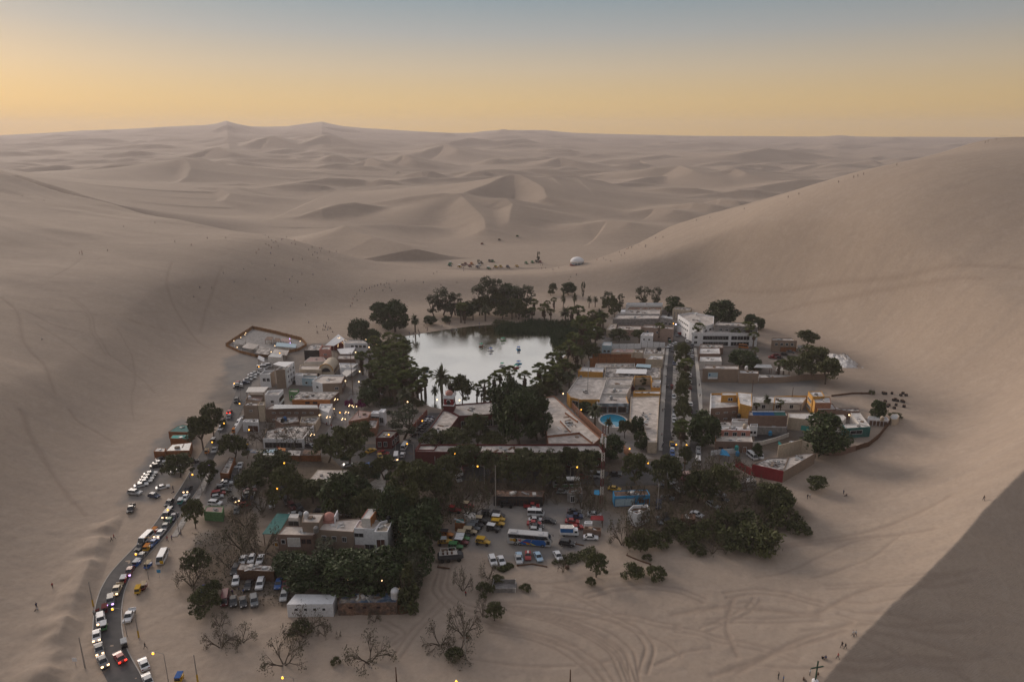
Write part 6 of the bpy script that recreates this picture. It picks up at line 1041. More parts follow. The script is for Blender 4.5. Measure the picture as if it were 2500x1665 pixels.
def veh_extra():
    # long coach
    x, y, z = hit(1293, 1328); o = empty('coach_bus', (x, y, .05), face(1293, 1340, 95), 'long white and blue coach with yellow lettering in the bus park', 'bus'); L_, W_ = 12.6, 2.55
    b = MB(); prof(b, [(-6.3,.45),(6.0,.45),(6.3,.8),(6.32,1.6),(6.0,2.6),(5.3,3.62),(4.9,3.72),(-6.0,3.72),(-6.25,3.5),(-6.35,2.0)], W_, W_*.96, 3.3); b.box((-4.6,0,3.7),(1.8,1.6,.22)); b.box((3.2,0,3.7),(1.2,1.4,.16)); b.build('body', mat('coach_white', (.45,.445,.45), .35, .08, spec=.5), o)
    for s in (-1,1):
        yy = s*(W_/2+.004); g = MB(); pts = [(-6.0,2.4),(-6.0,3.5),(4.9,3.5),(5.55,2.6),(4.2,2.4)]; g.add([(p[0], yy, p[1]) for p in pts], [tuple(range(5)) if s < 0 else tuple(range(5))[::-1]]); g.build('side_windows', CGLASS, o); yy = s*(W_/2+.006)
        for nm, pts, m in [('blue_panel', [(-1.6,.5),(4.6,.5),(4.9,1.5),(4.3,2.33),(-.9,2.33),(-2.2,1.4),(-3.0,.9)], mat('coach_blue', (.015,.11,.38), .35, .06, spec=.5)), ('front_panel', [(4.75,1.0),(5.95,1.0),(5.9,2.2),(5.0,2.3),(4.95,1.5)], CGLASS)]:
            q = MB(); q.add([(p[0], yy, p[1]) for p in pts], [tuple(range(len(pts))) if s < 0 else tuple(range(len(pts)))[::-1]]); q.build(nm, m, o)
        yy = s*(W_/2+.012)
        for nm, pts, m in [('red_flash', [(-1.7,1.5),(-.2,1.3),(.5,.9),(.1,.85),(-.6,1.1),(-1.7,1.25)], mat('coach_red', (.42,.012,.02), .4)), ('yellow_flash', [(-1.1,1.15),(-.2,1.15),(.3,.55),(-.5,.55)], mat('coach_yellow', (.65,.36,.01), .4)), ('yellow_flash', [(.1,1.2),(.5,1.15),(1.9,.52),(1.0,.52)], mat('coach_lime', (.55,.48,.01), .4)), ('grey_stroke', [(.75,2.2),(1.0,2.2),(.55,1.5),(.35,1.5)], MATS['zinc']), ('black_disc', [(-4.0+.62*math.cos(t), 1.75+.62*math.sin(t)) for t in np.linspace(0, 6.28, 17)[:-1]], MATS['blackplastic']), ('red_bird', [(-3.2,2.15),(-2.9,1.95),(-2.4,2.2),(-2.2,2.1),(-2.5,1.8),(-2.2,1.4),(-2.6,1.45),(-2.9,1.7),(-3.2,1.75)], mat('coach_red', (.42,.012,.02), .4))]:
            q = MB(); q.add([(p[0], yy, p[1]) for p in pts], [tuple(range(len(pts))) if s < 0 else tuple(range(len(pts)))[::-1]]); q.build(nm, m, o)
        cu = bpy.data.curves.new('lettering', 'FONT'); cu.body = 'IMS'; cu.size = 1.15; cu.offset = .035; cu.extrude = .01; t = bpy.data.objects.new('lettering', cu); COL.objects.link(t); t.data.materials.append(MATS['coach_yellow']); bpy.context.view_layer.update(); me = bpy.data.meshes.new_from_object(t); bpy.data.objects.remove(t)
        w = put('lettering', me, o, (-5.6, s*(W_/2+.022), 1.35)) if s < 0 else put('lettering', me, o, (-3.5, s*(W_/2+.022), 1.35)); w.rotation_euler = (R(90), 0, 0 if s < 0 else R(180))
        for wx in (3.9, -2.7, -4.0): wo = put('wheel', wheel_mesh(.5, .3), o, (wx, s*(W_/2-.12), .5)); put('rim', rim_mesh(.28, .34), wo)
        q = MB(); q.box((6.15, s*.95, .95), (.3,.5,.3)); q.build('headlight', HEADL, o); q = MB(); q.tube((6.1, s*1.2, 3.0), (6.6, s*1.5, 2.7), .06); q.box((6.6, s*1.5, 2.2), (.15,.3,.5)); q.build('mirror', DARKM, o)
    q = MB(); q.add([(6.335,-1.15,1.5),(6.335,1.15,1.5),(6.02,1.12,2.55),(6.02,-1.12,2.55)], [(0,1,2,3)]); q.add([(6.01,-1.12,2.65),(6.01,1.12,2.65),(5.32,1.05,3.63),(5.32,-1.05,3.63)], [(0,1,2,3)]); q.build('windscreen', CGLASS, o)
    # small truck
    x, y, z = hit(1388, 1306); o = empty('cargo_truck', (x, y, .05), R(-3), 'small white truck with a blue canvas cargo box', 'truck'); b = MB(); prof(b, [(1.3,.5),(2.9,.5),(2.95,1.2),(2.6,2.05),(1.35,2.1)], 1.9); b.box((-.6,0,.55),(3.8,1.9,.25)); b.box((-.6,0,.8),(3.8,2.0,.55)); b.build('body', MATS['white'], o); b = MB(); b.box((-.6,0,1.35),(3.75,1.98,1.3)); b.build('cargo_cover', mat('blue_canvas', (.02,.13,.36), .8, .12), o); b = MB(); b.box((-.6,0,2.65),(3.8,2.02,.14)); b.build('cargo_roof', MATS['offwhite'], o); b = MB(); b.add([(2.93,-.8,1.25),(2.93,.8,1.25),(2.62,.78,2.0),(2.62,-.78,2.0)], [(0,1,2,3)]); b.box((2.1,0,1.3),(.8,1.92,.6)); b.build('windows', CGLASS, o)
    for wx in (2.2,-1.4):
        for s in (-1,1): put('wheel', wheel_mesh(.4,.25), o, (wx, s*.82, .4))
    # armoured style dune truck
    x, y, z = hit(1100, 1367); o = empty('armoured_truck', (x, y, .05), R(8), 'dark grey six wheeled dune truck with a white seat cage', 'truck'); b = MB(); prof(b, [(-3.3,.8),(3.0,.8),(3.6,1.3),(3.2,1.9),(2.2,2.2),(-3.2,2.2),(-3.6,1.5)], 2.4, 2.0, 1.7); b.build('hull', mat('dark_hull', (.06,.06,.065), .7, .2), o); b = MB(); b.box((-.6,0,2.2),(5,1.9,.1)); b.build('deck', MATS['offwhite'], o); c = MB()
    for s in (-1,1):
        c.tube((-2.8,s*.9,2.3),(-2.6,s*.9,3.3),.06); c.tube((-2.6,s*.9,3.3),(1.4,s*.9,3.3),.06); c.tube((1.4,s*.9,3.3),(2.0,s*.9,2.3),.06); c.tube((-.6,s*.9,2.3),(-.6,s*.9,3.3),.06)
    for xx in (-2.6,-.6,1.4): c.tube((xx,-.9,3.3),(xx,.9,3.3),.06)
    c.build('seat_cage', MATS['offwhite'], o); b = MB()
    for xx in (-2,-.8,.4): b.box((xx,0,2.3),(.5,1.6,.5))
    b.build('seats', MATS['darkwood'], o)
    for wx in (2.3,-.6,-2.3):
        for s in (-1,1): put('wheel', wheel_mesh(.6,.4), o, (wx, s*1.1, .6))
    # striped little car
    x, y, z = hit(1289, 1361); o = empty('striped_car', (x, y, .05), face(1289, 1361, 178), 'red and white striped round little car in the front row', 'car'); b = MB(); b.sm = True; prof(b, [(-1.9,.4),(1.9,.4),(1.95,.7),(1.5,.95),(.8,1.1),(.3,1.62),(-.9,1.68),(-1.6,1.1),(-1.95,.7)], 1.7, 1.35, 1.3); b.sm = False; b.build('body', mat('stripe_red', (.36,.06,.06), .4), o); q = MB(); q.box((-.3,0,1.66),(1.2,.45,.05)); q.box((-1.7,0,.75),(.5,.5,.28)); q.build('stripe', MATS['offwhite'], o); q = MB()
    prof(q, [(.82,1.14),(.36,1.58),(-.86,1.62),(-1.3,1.14)], 1.5, 1.4, 1.3); q.build('windows', CGLASS, o)
    for wx in (1.25,-1.2):
        for s in (-1,1): put('wheel', VT['hatch']['wheel'], o, (wx, s*.76, .32))
    # white and green tour bus by the crossing
    x, y, z = hit(1383, 1188); o = empty('tour_bus', (x, y, .05), R(2), 'white and green tour bus parked under the trees', 'bus'); b = MB(); prof(b, [(-4.6,.4),(4.6,.4),(4.65,1.5),(4.4,3.1),(-4.5,3.15),(-4.65,1.5)], 2.4); b.build('body', mat('bus_white', (.55,.55,.55), .4), o)
    for s in (-1,1):
        q = MB(); q.box((0, s*1.21, 1.7), (8.4,.02,1.0)); q.build('side_windows', CGLASS, o); q = MB(); q.box((0, s*1.21, .6), (8.6,.02,.7)); q.build('green_panel', MATS['green'], o)
        for wx in (2.9,-2.9): put('wheel', wheel_mesh(.46,.28), o, (wx, s*1.06, .46))
    # dusty pink bus at the end of the street
    x, y, z = hit(1690, 1172); o = empty('tour_bus', (x, y, .05), R(12), 'maroon and pink bus at the end of the street', 'bus'); b = MB(); prof(b, [(-4.3,.4),(4.3,.4),(4.35,1.5),(4.1,3.0),(-4.2,3.0),(-4.35,1.5)], 2.4); b.build('body', mat('bus_maroon', (.20,.07,.09), .4), o); q = MB(); q.box((0,0,3.0),(8.0,2.2,.12)); q.build('roof', MATS['pinkroof'], o)
    for s in (-1,1):
        q = MB(); q.box((0, s*1.21, 1.7), (7.6,.02,.9)); q.build('side_windows', CGLASS, o)
        for wx in (2.7,-2.7): put('wheel', wheel_mesh(.46,.28), o, (wx, s*1.06, .46))
veh_extra()
# ---------------------------------------------------------------- people
SKIN = mat('skin', (.30,.17,.11), .6); HAIR = mat('hair', (.02,.015,.012), .6); TROU = mat('trousers', (.03,.033,.045), .9, .2); SHIRT = mat('shirt', (1,1,1), .9, .15, 4, obj=True); SHOE = mat('shoes', (.05,.045,.04), .8)
def person_mesh(pose):
    J = {'pel': (0,0,.95), 'wai': (0,0,1.12), 'che': (0,.01,1.36), 'nec': (0,.01,1.5), 'hed': (0,.03,1.62), 'top': (0,.02,1.74)}
    E = [('pel','wai'),('wai','che'),('che','nec'),('nec','hed'),('hed','top')]; Rr = dict(pel=.15, wai=.14, che=.16, nec=.06, hed=.10, top=.085)
    st = {'stand': 0, 'walk': .28, 'sit': 0, 'up': .1}[pose]; dz = 0
    for s, n in ((-1,'l'),(1,'r')):
        if pose == 'sit':
            J.update({'hip'+n: (s*.10,0,.18), 'kne'+n: (s*.14,.42,.42), 'ank'+n: (s*.13,.72,.06), 'toe'+n: (s*.13,.86,.05)}); J.update({'sho'+n: (s*.19,0,.66), 'elb'+n: (s*.26,.18,.48), 'wri'+n: (s*.12,.40,.44), 'han'+n: (s*.08,.47,.42)})
        else:
            f = st*s; J.update({'hip'+n: (s*.10,0,.90), 'kne'+n: (s*.11,f*.6+.03,.50), 'ank'+n: (s*.11,f*1.2-.02,.09), 'toe'+n: (s*.12,f*1.2+.15,.04)}); a = -f*.9
            J.update({'sho'+n: (s*.20,0,1.42), 'elb'+n: (s*.26,a*.45,1.13), 'wri'+n: (s*.25,a+.12,.90), 'han'+n: (s*.24,a+.16,.80)} if not (pose == 'up' and s > 0) else {'sho'+n: (s*.20,0,1.42), 'elb'+n: (s*.36,.12,1.5), 'wri'+n: (s*.26,.22,1.72), 'han'+n: (s*.22,.24,1.8)})
        E += [('pel','hip'+n),('hip'+n,'kne'+n),('kne'+n,'ank'+n),('ank'+n,'toe'+n),('che','sho'+n),('sho'+n,'elb'+n),('elb'+n,'wri'+n),('wri'+n,'han'+n)]
        Rr.update({'hip'+n: .10, 'kne'+n: .072, 'ank'+n: .05, 'toe'+n: .045, 'sho'+n: .07, 'elb'+n: .052, 'wri'+n: .036, 'han'+n: .04})
    if pose == 'sit':
        for k in ('pel','wai','che','nec','hed','top'): J[k] = (J[k][0], J[k][1]-.02, J[k][2]-.76)
    ks = list(J); me = bpy.data.meshes.new('body'); me.from_pydata([J[k] for k in ks], [(ks.index(a), ks.index(b)) for a, b in E], []); ob = bpy.data.objects.new('tmp', me); COL.objects.link(ob); ob.modifiers.new('s', 'SKIN'); sv = me.skin_vertices[0].data
    for i, k in enumerate(ks): sv[i].radius = (Rr[k]*.95, Rr[k]*.95 if k not in ('che','wai') else Rr[k]*.75)
    sv[0].use_root = True; sb_ = ob.modifiers.new('d', 'SUBSURF'); sb_.levels = 1; sb_.render_levels = 1
    bpy.context.view_layer.update(); dg = bpy.context.evaluated_depsgraph_get(); m2 = bpy.data.meshes.new_from_object(ob.evaluated_get(dg)); bpy.data.objects.remove(ob)
    for m in (SHIRT, TROU, SKIN, HAIR, SHOE): m2.materials.append(m)
    off = -.76 if pose == 'sit' else 0
    for p in m2.polygons:
        c = p.center; z = c.z-off; x = abs(c.x)
        if pose == 'sit': p.material_index = 3 if z > 1.68 else 2 if (z > 1.49 or (c.y > .36 and c.z > .38)) else (0 if c.y < .3 and c.z > .26 and z > 1.0 else (4 if c.z < .1 and c.y > .6 else 1))
        else: p.material_index = 3 if z > 1.67 else 2 if z > 1.49 and x < .15 else (2 if (x > .2 and z < 1.1) or z > 1.58 else 0 if z > .98 else (4 if z < .08 else 1))
        p.use_smooth = True
    return m2
PM = {k: person_mesh(k) for k in ('stand','walk','sit','up')}
SH = [('black',(.02,.02,.025)),('white',(.55,.55,.55)),('red',(.30,.03,.03)),('navy',(.02,.03,.10)),('grey',(.16,.16,.17)),('blue',(.05,.12,.32)),('brown',(.12,.06,.04)),('green',(.04,.10,.06)),('purple',(.10,.05,.16))]
def person(px, py, pose, where, group, col=None, hd=None):
    x, y, z = hit(px, py); cn, cc = SH[col if col is not None else random.choices(range(9), [5,3,2,4,2,2,1,1,1])[0]]
    verb = {'stand': 'standing', 'walk': 'walking', 'sit': 'sitting', 'up': 'raising one arm'}[pose]
    o = empty('person', (x, y, z-.02), random.uniform(0, 6.28) if hd is None else R(hd), f'person in {cn} top {verb} {where}', 'person', group, random.uniform(.95, 1.05)); paint(put('body', PM[pose], o), cc)
def crowd(where, group, spots):
    for s in spots:
        px, py, n, sx, sy = s
        for _ in range(max(1, int(n*.48+.5))): person(px+random.gauss(0, sx), py+random.gauss(0, sy), random.choices(['stand','walk','sit'], [4,4,2])[0], where, group)
crowd('on the crest of the saddle ridge', 'people on the saddle ridge', [(690,592,22,26,7),(650,600,10,30,8),(760,612,14,35,7),(810,625,10,30,8),(600,585,3,20,5),(720,640,10,45,10)])
crowd('on the slope above the plank fenced lot', 'people on the sand slope', [(620,660,12,40,22),(700,690,12,60,25),(500,715,6,35,8),(700,740,6,60,8),(480,600,6,70,12)])
for (px, py) in [(862,733),(866,727),(871,720),(878,712),(884,706),(890,714),(895,709),(902,706),(908,703),(915,701),(922,700),(930,697),(938,698),(944,694),(950,696),(941,703),(952,705),(956,712),(872,736),(860,744),(856,750),(935,712)]: person(px, py, 'walk', 'climbing the beaten path above the lagoon', 'people on the beaten path')
crowd('gathered above the string lit terrace', 'people above the terrace', [(793,802,16,9,4),(800,806,8,10,4),(775,812,5,6,2),(755,790,3,4,1),(800,826,5,8,5)])
crowd('on the beach beyond the lagoon', 'people on the beach', [(1030,806,12,14,5),(1060,820,8,14,4),(1095,795,5,6,2),(1100,810,7,8,3),(1120,808,5,6,3),(1165,800,6,12,3),(1010,815,8,7,4),(1300,780,5,25,4)])
crowd('on the sand near the buggies at the saddle', 'people at the saddle', [(1068,668,5,5,3),(1120,662,5,10,2),(1200,660,3,20,2),(1330,652,9,8,4),(1350,662,4,8,4),(1390,672,6,8,5),(1020,690,8,30,5),(1125,694,3,5,4)])
crowd('climbing the foot of the big dune ridge', 'people climbing the dune ridge', [(1480,635,8,10,4),(1500,622,6,12,3),(1530,610,6,12,3),(1560,600,8,12,3),(1600,583,4,10,3)])
for px, py in [(1700,540),(1733,533),(1817,512),(1924,484),(1950,476),(2047,447),(2084,435),(2094,432),(2108,428),(2189,405),(2405,350),(2412,347),(2432,342)]: person(px, py, 'walk', 'walking along the crest of the big dune', 'people on the big dune crest', random.choice([0,0,3,4]))
for px, py in [(2443,334),(2446,334),(2452,333),(2458,333),(2468,334)]: person(px, py, random.choice(['stand','sit']), 'on top of the big dune', 'people on the big dune top', 0)
crowd('high on the western dune shoulder', 'people on the western dune', [(200,622,6,6,3),(265,613,2,4,2),(60,480,2,6,2),(108,490,1,1,1),(300,556,2,3,1),(380,548,3,6,2),(425,595,2,4,2),(100,830,1,3,2)])
for px, py, pose, col, lb in [(2082,1553,'walk',1,'in the front of the pair descending the near crest'),(2088,1553,'walk',1,'behind on the near crest'),(2055,1580,'walk',0,'on the near crest below the white-clad pair'),(2063,1584,'walk',0,'on the near crest beside another in black'),(2045,1608,'walk',2,'alone on the near crest'),(2008,1609,'sit',0,'on the near crest above the cross'),(2016,1607,'sit',3,'on the near crest beside a friend'),(1977,1648,'up',1,'beside the wooden cross'),(1961,1660,'sit',6,'on the sand left of the cross'),(1997,1648,'sit',6,'behind the cross'),(1900,1657,'up',0,'on the sand ridge near the cross'),(1912,1664,'stand',5,'on the sand ridge beside one in black'),(2401,1222,'walk',0,'high on the near crest'),(1971,1217,'walk',0,'on the sand below the umbrella shaped tree'),(1977,1215,'walk',1,'on the sand beside one in black'),(2059,1206,'stand',3,'on the open eastern sand'),(2067,1211,'sit',0,'on the open eastern sand'),(1137,1455,'stand',2,'on the sand by the bare tree'),(129,1435,'stand',2,'on the western sand slope'),(90,1484,'stand',3,'on the western sand slope with a friend'),(93,1488,'sit',1,'on the western sand slope with a friend'),(273,1322,'walk',0,'on the sand above the road queue'),(279,1316,'walk',2,'on the sand above the road queue'),(355,1583,'walk',0,'on the sand inside the road bend'),(584,1445,'walk',3,'among the barn lot cars'),(568,1452,'stand',8,'among the barn lot cars'),(595,1450,'stand',5,'among the barn lot cars'),(1990,1119,'stand',0,'on the sand by the red corner building'),(1998,1118,'stand',1,'on the sand by the red corner building'),(230,1502,'stand',1,'by the roadside pole'),(237,1499,'stand',2,'by the roadside pole'),(242,1497,'stand',2,'by the roadside pole')]: person(px, py, pose, lb, 'single figures on the sand', col)
crowd('walking beside the main road', 'people beside the road', [(425,1200,5,4,4),(465,1165,5,5,6),(420,1322,4,6,4),(437,1298,4,5,4),(395,1157,1,1,1),(412,1340,2,3,2)])
crowd('strolling on the plaza', 'people on the plaza', [(820,1010,6,8,8),(800,1035,6,8,10),(845,1020,5,5,8),(790,1075,4,6,6),(870,985,8,10,6)]); crowd('on the lagoon promenade', 'people on the promenade', [(885,900,8,6,20),(900,860,7,5,12),(1080,992,6,10,2),(1375,965,5,8,8),(1430,890,6,10,15)])
crowd('on the street pavement', 'people on the street', [(1618,1080,6,4,10),(1622,1000,6,3,20),(1624,950,8,3,15),(1628,905,6,3,15),(1706,960,4,2,15),(1640,1065,2,4,5)]); crowd('among the trees by the crossing', 'people by the crossing', [(1560,1195,8,16,4),(1150,1195,5,20,5),(960,1110,3,8,3)])
# ---------------------------------------------------------------- lamps
BULB = mat('sodium_bulb', (1,.6,.2), .4, emit=((1,.42,.03), 2.6)); BULBW = mat('warm_bulb', (1,.8,.5), .4, emit=((1,.66,.34), 3)); BULBC = mat('cool_bulb', (1,1,1), .4, emit=((.9,.85,1), 4)); VIO = mat('violet_tube', (.8,.7,1), .4, emit=((.6,.4,1), 3))
_bm = {}
def bulb(m, r):
    if (m.name, r) not in _bm: b = MB(); b.sm = True; b.lathe([(r*math.cos(a), r*math.sin(a)) for a in np.linspace(-1.5, 1.5, 6)], n=8); _bm[(m.name, r)] = b.mesh('bulb', m)
    return _bm[(m.name, r)]
def street_lamp(px, py, side, lb, z=7.6, lit=True, r=.28):
    x, y = atz(px, py, z); x, y = atz(px, py, z+max(0, hz(x, y))); g = max(0, hz(x+side*2.2, y)); o = empty('street_lamp', (x+side*2.2, y, g), 0, lb, 'street lamp', 'street lamps'); p = MB(); p.tube((0,0,-.4),(0,0,z-.2),.11,.07,8); p.build('pole', M['pole'], o); a = MB(); a.tube((0,0,z-.2),(-side*.9,0,z+.15),.05); a.tube((-side*.9,0,z+.15),(-side*2.0,0,z+.18),.05); a.build('arm', M['pole'], o); h = MB(); h.box((-side*2.2,0,z+.1),(.7,.3,.14)); h.build('lamp_head', M['steel'], o); put('bulb', bulb(BULB, r), o, (-side*2.2, -.05, z))
for px, py, s, lb in [(470,1158,1,'lit street lamp over the middle of the main road'),(410,1244,1,'lit street lamp above the queue of cars'),(332,1352,1,'lit street lamp beside the blue mototaxis'),(275,1486,1,'lit street lamp at the road bend'),(374,1594,1,'lit street lamp below the road bend'),(690,1653,1,'lit street lamp on the front sand by the dry shrubs'),(1114,1662,1,'lit street lamp beside the tall front pole'),(547,1033,-1,'lit street lamp by the upper road trees'),(518,1079,-1,'lit street lamp beside the teal sheds'),(608,1049,1,'lit street lamp in front of the white walled yard'),(585,985,1,'lit street lamp at the top of the main road'),(694,1130,1,'lit street lamp behind the market stalls'),(677,1192,-1,'lit street lamp in the side lot'),(807,1216,-1,'lit street lamp behind the salmon dome'),(1031,1027,-1,'lit street lamp above the hotel street cars'),(994,1083,1,'lit street lamp by the white van'),(949,1061,1,'lit street lamp at the dark red house'),(1111,1107,1,'lit street lamp before the hotel front'),(1166,1138,1,'lit street lamp among the hotel front trees'),(1409,1140,-1,'lit street lamp by the white van and mast'),(1537,1095,-1,'lit street lamp in the alley'),(1582,1130,1,'lit street lamp at the street corner'),(1651,1085,1,'left lit lamp on the median palm'),(1676,1086,-1,'right lit lamp on the median palm'),(1419,1000,-1,'lit street lamp by the pool palm'),(632,895,1,'lit lamp above the parked vans'),(683,862,1,'lit lamp over the bar lot gate'),(572,936,1,'lit lamp by the dune parking'),(830,1007,1,'lit lamp in the middle of the plaza'),(828,1350,1,'lit lamp in the dark grove')]: street_lamp(px, py, s, lb)
def garden_lamp(px, py, lb, m=BULBW, z=3.6, n=1, r=.3, grp='promenade lamps'):
    x, y = atz(px, py, z); g = max(0, hz(x, y)); o = empty('lamp_post', (x, y, g), 0, lb, 'lamp post', grp); p = MB(); p.tube((0,0,-.3),(0,0,z-.15),.07,.05,6); p.build('pole', M['steel'], o)
    if n == 1: put('bulb', bulb(m, r), o, (0,0,z))
    else:
        a = MB()
        for k in range(n): t = 2*math.pi*k/n; a.tube((0,0,z-.4),(math.cos(t)*.8,math.sin(t)*.8,z-.15),.03); put('bulb', bulb(m, r), o, (math.cos(t)*.8, math.sin(t)*.8, z))
        a.build('arms', M['steel'], o)
for px, py in [(878,845),(901,848),(920,842),(914,847),(878,907),(876,932),(894,829),(895,841)]: garden_lamp(px, py, 'lit globe lamp on the western promenade')
for px, py in [(1412,866),(1391,894),(1372,923),(1375,961)]: garden_lamp(px, py, 'lit globe lamp on the eastern promenade')
for px, py in [(1067,976),(1122,977),(995,981)]: garden_lamp(px, py, 'lit globe lamp on the bank behind the red tower')
for px, py in [(820,975),(811,998),(801,1018),(838,1023),(846,1007),(855,990),(762,1061),(866,992)]: garden_lamp(px, py, 'lit three globe lamp post on the plaza', n=3, r=.2, grp='plaza lamps')
for px, py in [(850,1414),(933,1417),(959,1423),(975,1436),(897,1445),(852,1444)]: garden_lamp(px, py, 'small warm garden light in the dark grove garden', z=2.4, r=.2, grp='grove garden lights')
for px, py in [(571,832),(588,824),(600,813),(598,817),(579,848),(632,860),(671,844),(678,844),(694,843),(705,843),(662,859),(733,833)]: garden_lamp(px, py, 'small light in the plank fenced bar lot', z=2.2, r=.22, grp='bar lot lights')
for px, py, m, lb in [(873,1305,BULBC,'bright white wall light on the white grove house'),(1650,792,BULBC,'bright white shop light at the street bend'),(1858,1012,BULBW,'orange lights beside the solar panels'),(2073,1013,BULBW,'warm light in the dark courtyard house'),(931,961,BULBC,'white light among the western palms'),(1644,790,BULB,'orange shop light at the street bend'),(780,1013,BULBW,'warm light on the plaza front'),(790,1000,BULBW,'warm light on the pergola front'),(843,930,BULBW,'warm light at the promenade house'),(868,860,BULBW,'warm light under the sheet roof')]: garden_lamp(px, py, lb, m, 3.2 if px != 873 else 5.2, r=.3, grp='shop lights')
x, y = atz(708, 833, 1.5); o = empty('light_tube', (x, y, max(0, hz(x, y))), 0, 'upright violet light tube in the bar lot', 'light'); q = MB(); q.tube((0,0,-.2),(0,0,3.2),.14,n=6); q.build('tube', VIO, o)
def string_lights():
    x0, y0 = atz(828, 838, 4); o = empty('string_lights', (x0, y0, 3.2), 0, 'strings of warm bulbs over the red terrace', 'string lights'); b = MB(); w = MB(); r = np.random.default_rng(2); p = MB(); p.tube((0,0,-.1),(0,0,4.6),.06); p.build('mast', M['steel'], o)
    for k in range(9):
        a = 2*math.pi*k/9; e = Vector((math.cos(a)*6, math.sin(a)*7.5, .9)); pr = Vector((0,0,4.4))
        for i in range(1, 11):
            q = Vector((0,0,4.4)).lerp(e, i/10)-Vector((0,0,math.sin(math.pi*i/10)*.6)); w.tube(pr, q, .02, n=3); b.lathe([(.02,-.12),(.13,0),(.02,.12)], tuple(q), 5); pr = q
    b.build('bulbs', BULBW, o); w.build('cable', DARKM, o)
string_lights()
# ---------------------------------------------------------------- poles, mast, cross, signs
def mast():
    x, y, z = hit(1467, 1228); h = h_for(1467, 1228, 1040); o = empty('radio_mast', (x, y, 0), 0, 'tall red and white lattice radio mast among the trees', 'mast'); n = 9
    for k in range(n):
        m = MB(); z0, z1 = h*k/n, h*(k+1)/n
        for a in range(3):
            t = 2*math.pi*a/3; t2 = 2*math.pi*(a+1)/3; c = (math.cos(t)*.55, math.sin(t)*.55); d = (math.cos(t2)*.55, math.sin(t2)*.55); m.tube((*c,z0-(.5 if k == 0 else 0)),(*c,z1),.09,n=5)
            for j in range(3): u, v = z0+(z1-z0)*j/3, z0+(z1-z0)*(j+1)/3; m.tube((*c,u),(*d,v),.045,n=4)
        m.build('red_section' if k % 2 == 0 else 'white_section', M['darkred' if k % 2 == 0 else 'offwhite'], o)
    for zz, a in ((h*.72,0.5),(h*.78,2.4),(h*.85,4.0),(h*.80,5.5)): d = MB(); d.box((math.cos(a)*.8, math.sin(a)*.8, zz),(.45,.3,1.6),0,a); d.build('antenna', M['white'], o)
mast()
def upole(px, py, yt, lb, m='pole', arms=1, band=False):
    x, y, z = hit(px, py); h = h_for(px, py, yt); o = empty('utility_pole', (x, y, z), 0, lb, 'pole', 'utility poles'); p = MB(); p.tube((0,0,-.4),(0,0,h),.17,.10,8); p.build('pole', M[m], o)
    for k in range(arms): a = MB(); a.box((0,0,h-.4-k*.9),(1.6,.1,.1)); a.build('crossarm', M['darkwood'], o)
    if band: b = MB(); b.tube((0,0,.1),(0,0,2.0),.19,.18,8); b.build('yellow_band', M['yellowpaint'], o)
for a in [(1210,1242,1136,'grey utility pole at the head of the bus park'),(1137,1620,1553,'tall grey pole beside the front dry shrubs'),(228,1480,1420,'pole with a yellow base left of the road queue','pole',0,True),(339,1556,1492,'pole with a yellow base inside the road bend','pole',0,True),(208,1630,1555,'thin pole left of the lower road','pole',0),(483,1664,1598,'pole with a yellow base at the front edge','pole',0,True),(968,1664,1628,'guyed wooden pole at the front edge','darkwood',0),(1392,1664,1634,'thin pole on the front sand','darkwood',0),(862,965,860,'tall pole with boxes on the western promenade','darkwood',2),(877,1040,990,'dark pole by the brown tent hall','darkwood',0),(866,1010,960,'pole by the purple bushes','pole',1),(1434,975,880,'thin mast on the ochre corner hotel','steel',0),(1411,1035,972,'pale pole in the alley','pole',0),(1664,1095,1062,'pole at the median palm','pole',0),(1836,958,928,'thin pole behind the brick hotel','darkwood',0),(1932,985,945,'thin pole on the long white roof','darkwood',0),(1668,1180,1120,'pole by the street end trees','darkwood',0),(1605,1245,1180,'lamp pole by the parked blue car','pole',0),(1226,1158,1116,'left post of the double transformer pole'),(1240,1160,1115,'right post of the double transformer pole')]: upole(*a)
def cross():
    x, y, z = hit(1990, 1664); h = h_for(1990, 1664, 1613); o = empty('wooden_cross', (x, y, z), R(12), 'dark green wooden cross on the near dune crest', 'cross'); m = MB(); m.box((0,0,-.3),(.24,.2,h+.3)); m.build('post', mat('crossgreen', (.035,.07,.045), .8), o); m = MB(); m.box((0,0,h*.68),(2.9,.2,.22)); m.build('beam', MATS['crossgreen'], o); m = MB(); m.lathe([(.75,-.4),(.7,.35),(.35,.6)], n=9); m.build('base', M['white'], o)
cross()
def dome_tent():
    x, y, z = hit(1409, 646); s = .30*(y*cT+(H-z)*sT)/FPX*100/2.9; o = empty('dome_tent', (x, y, z-.3), 0, 'white dome tent standing at the dune saddle', 'tent'); m = MB(); m.sm = True; m.lathe([(5.6,2.2),(5.9,3.2),(5.2,4.8),(3.6,6.0),(1.8,6.6),(.1,6.8)], n=14); m.build('dome', M['tarp'], o); m = MB(); m.lathe([(6.2,-.6),(6.2,.7),(5.8,.8)], n=14); m.build('platform', M['darkred'], o); m = MB()
    for k in range(12): t = 2*math.pi*k/12; m.box((math.cos(t)*5.5, math.sin(t)*5.5, .7),(.25,.25,1.8))
    m.build('posts', M['white'], o); m = MB(); m.lathe([(4.6,.7),(4.6,2.5)], n=12); m.build('inner_wall', M['lightblue'], o)
dome_tent()
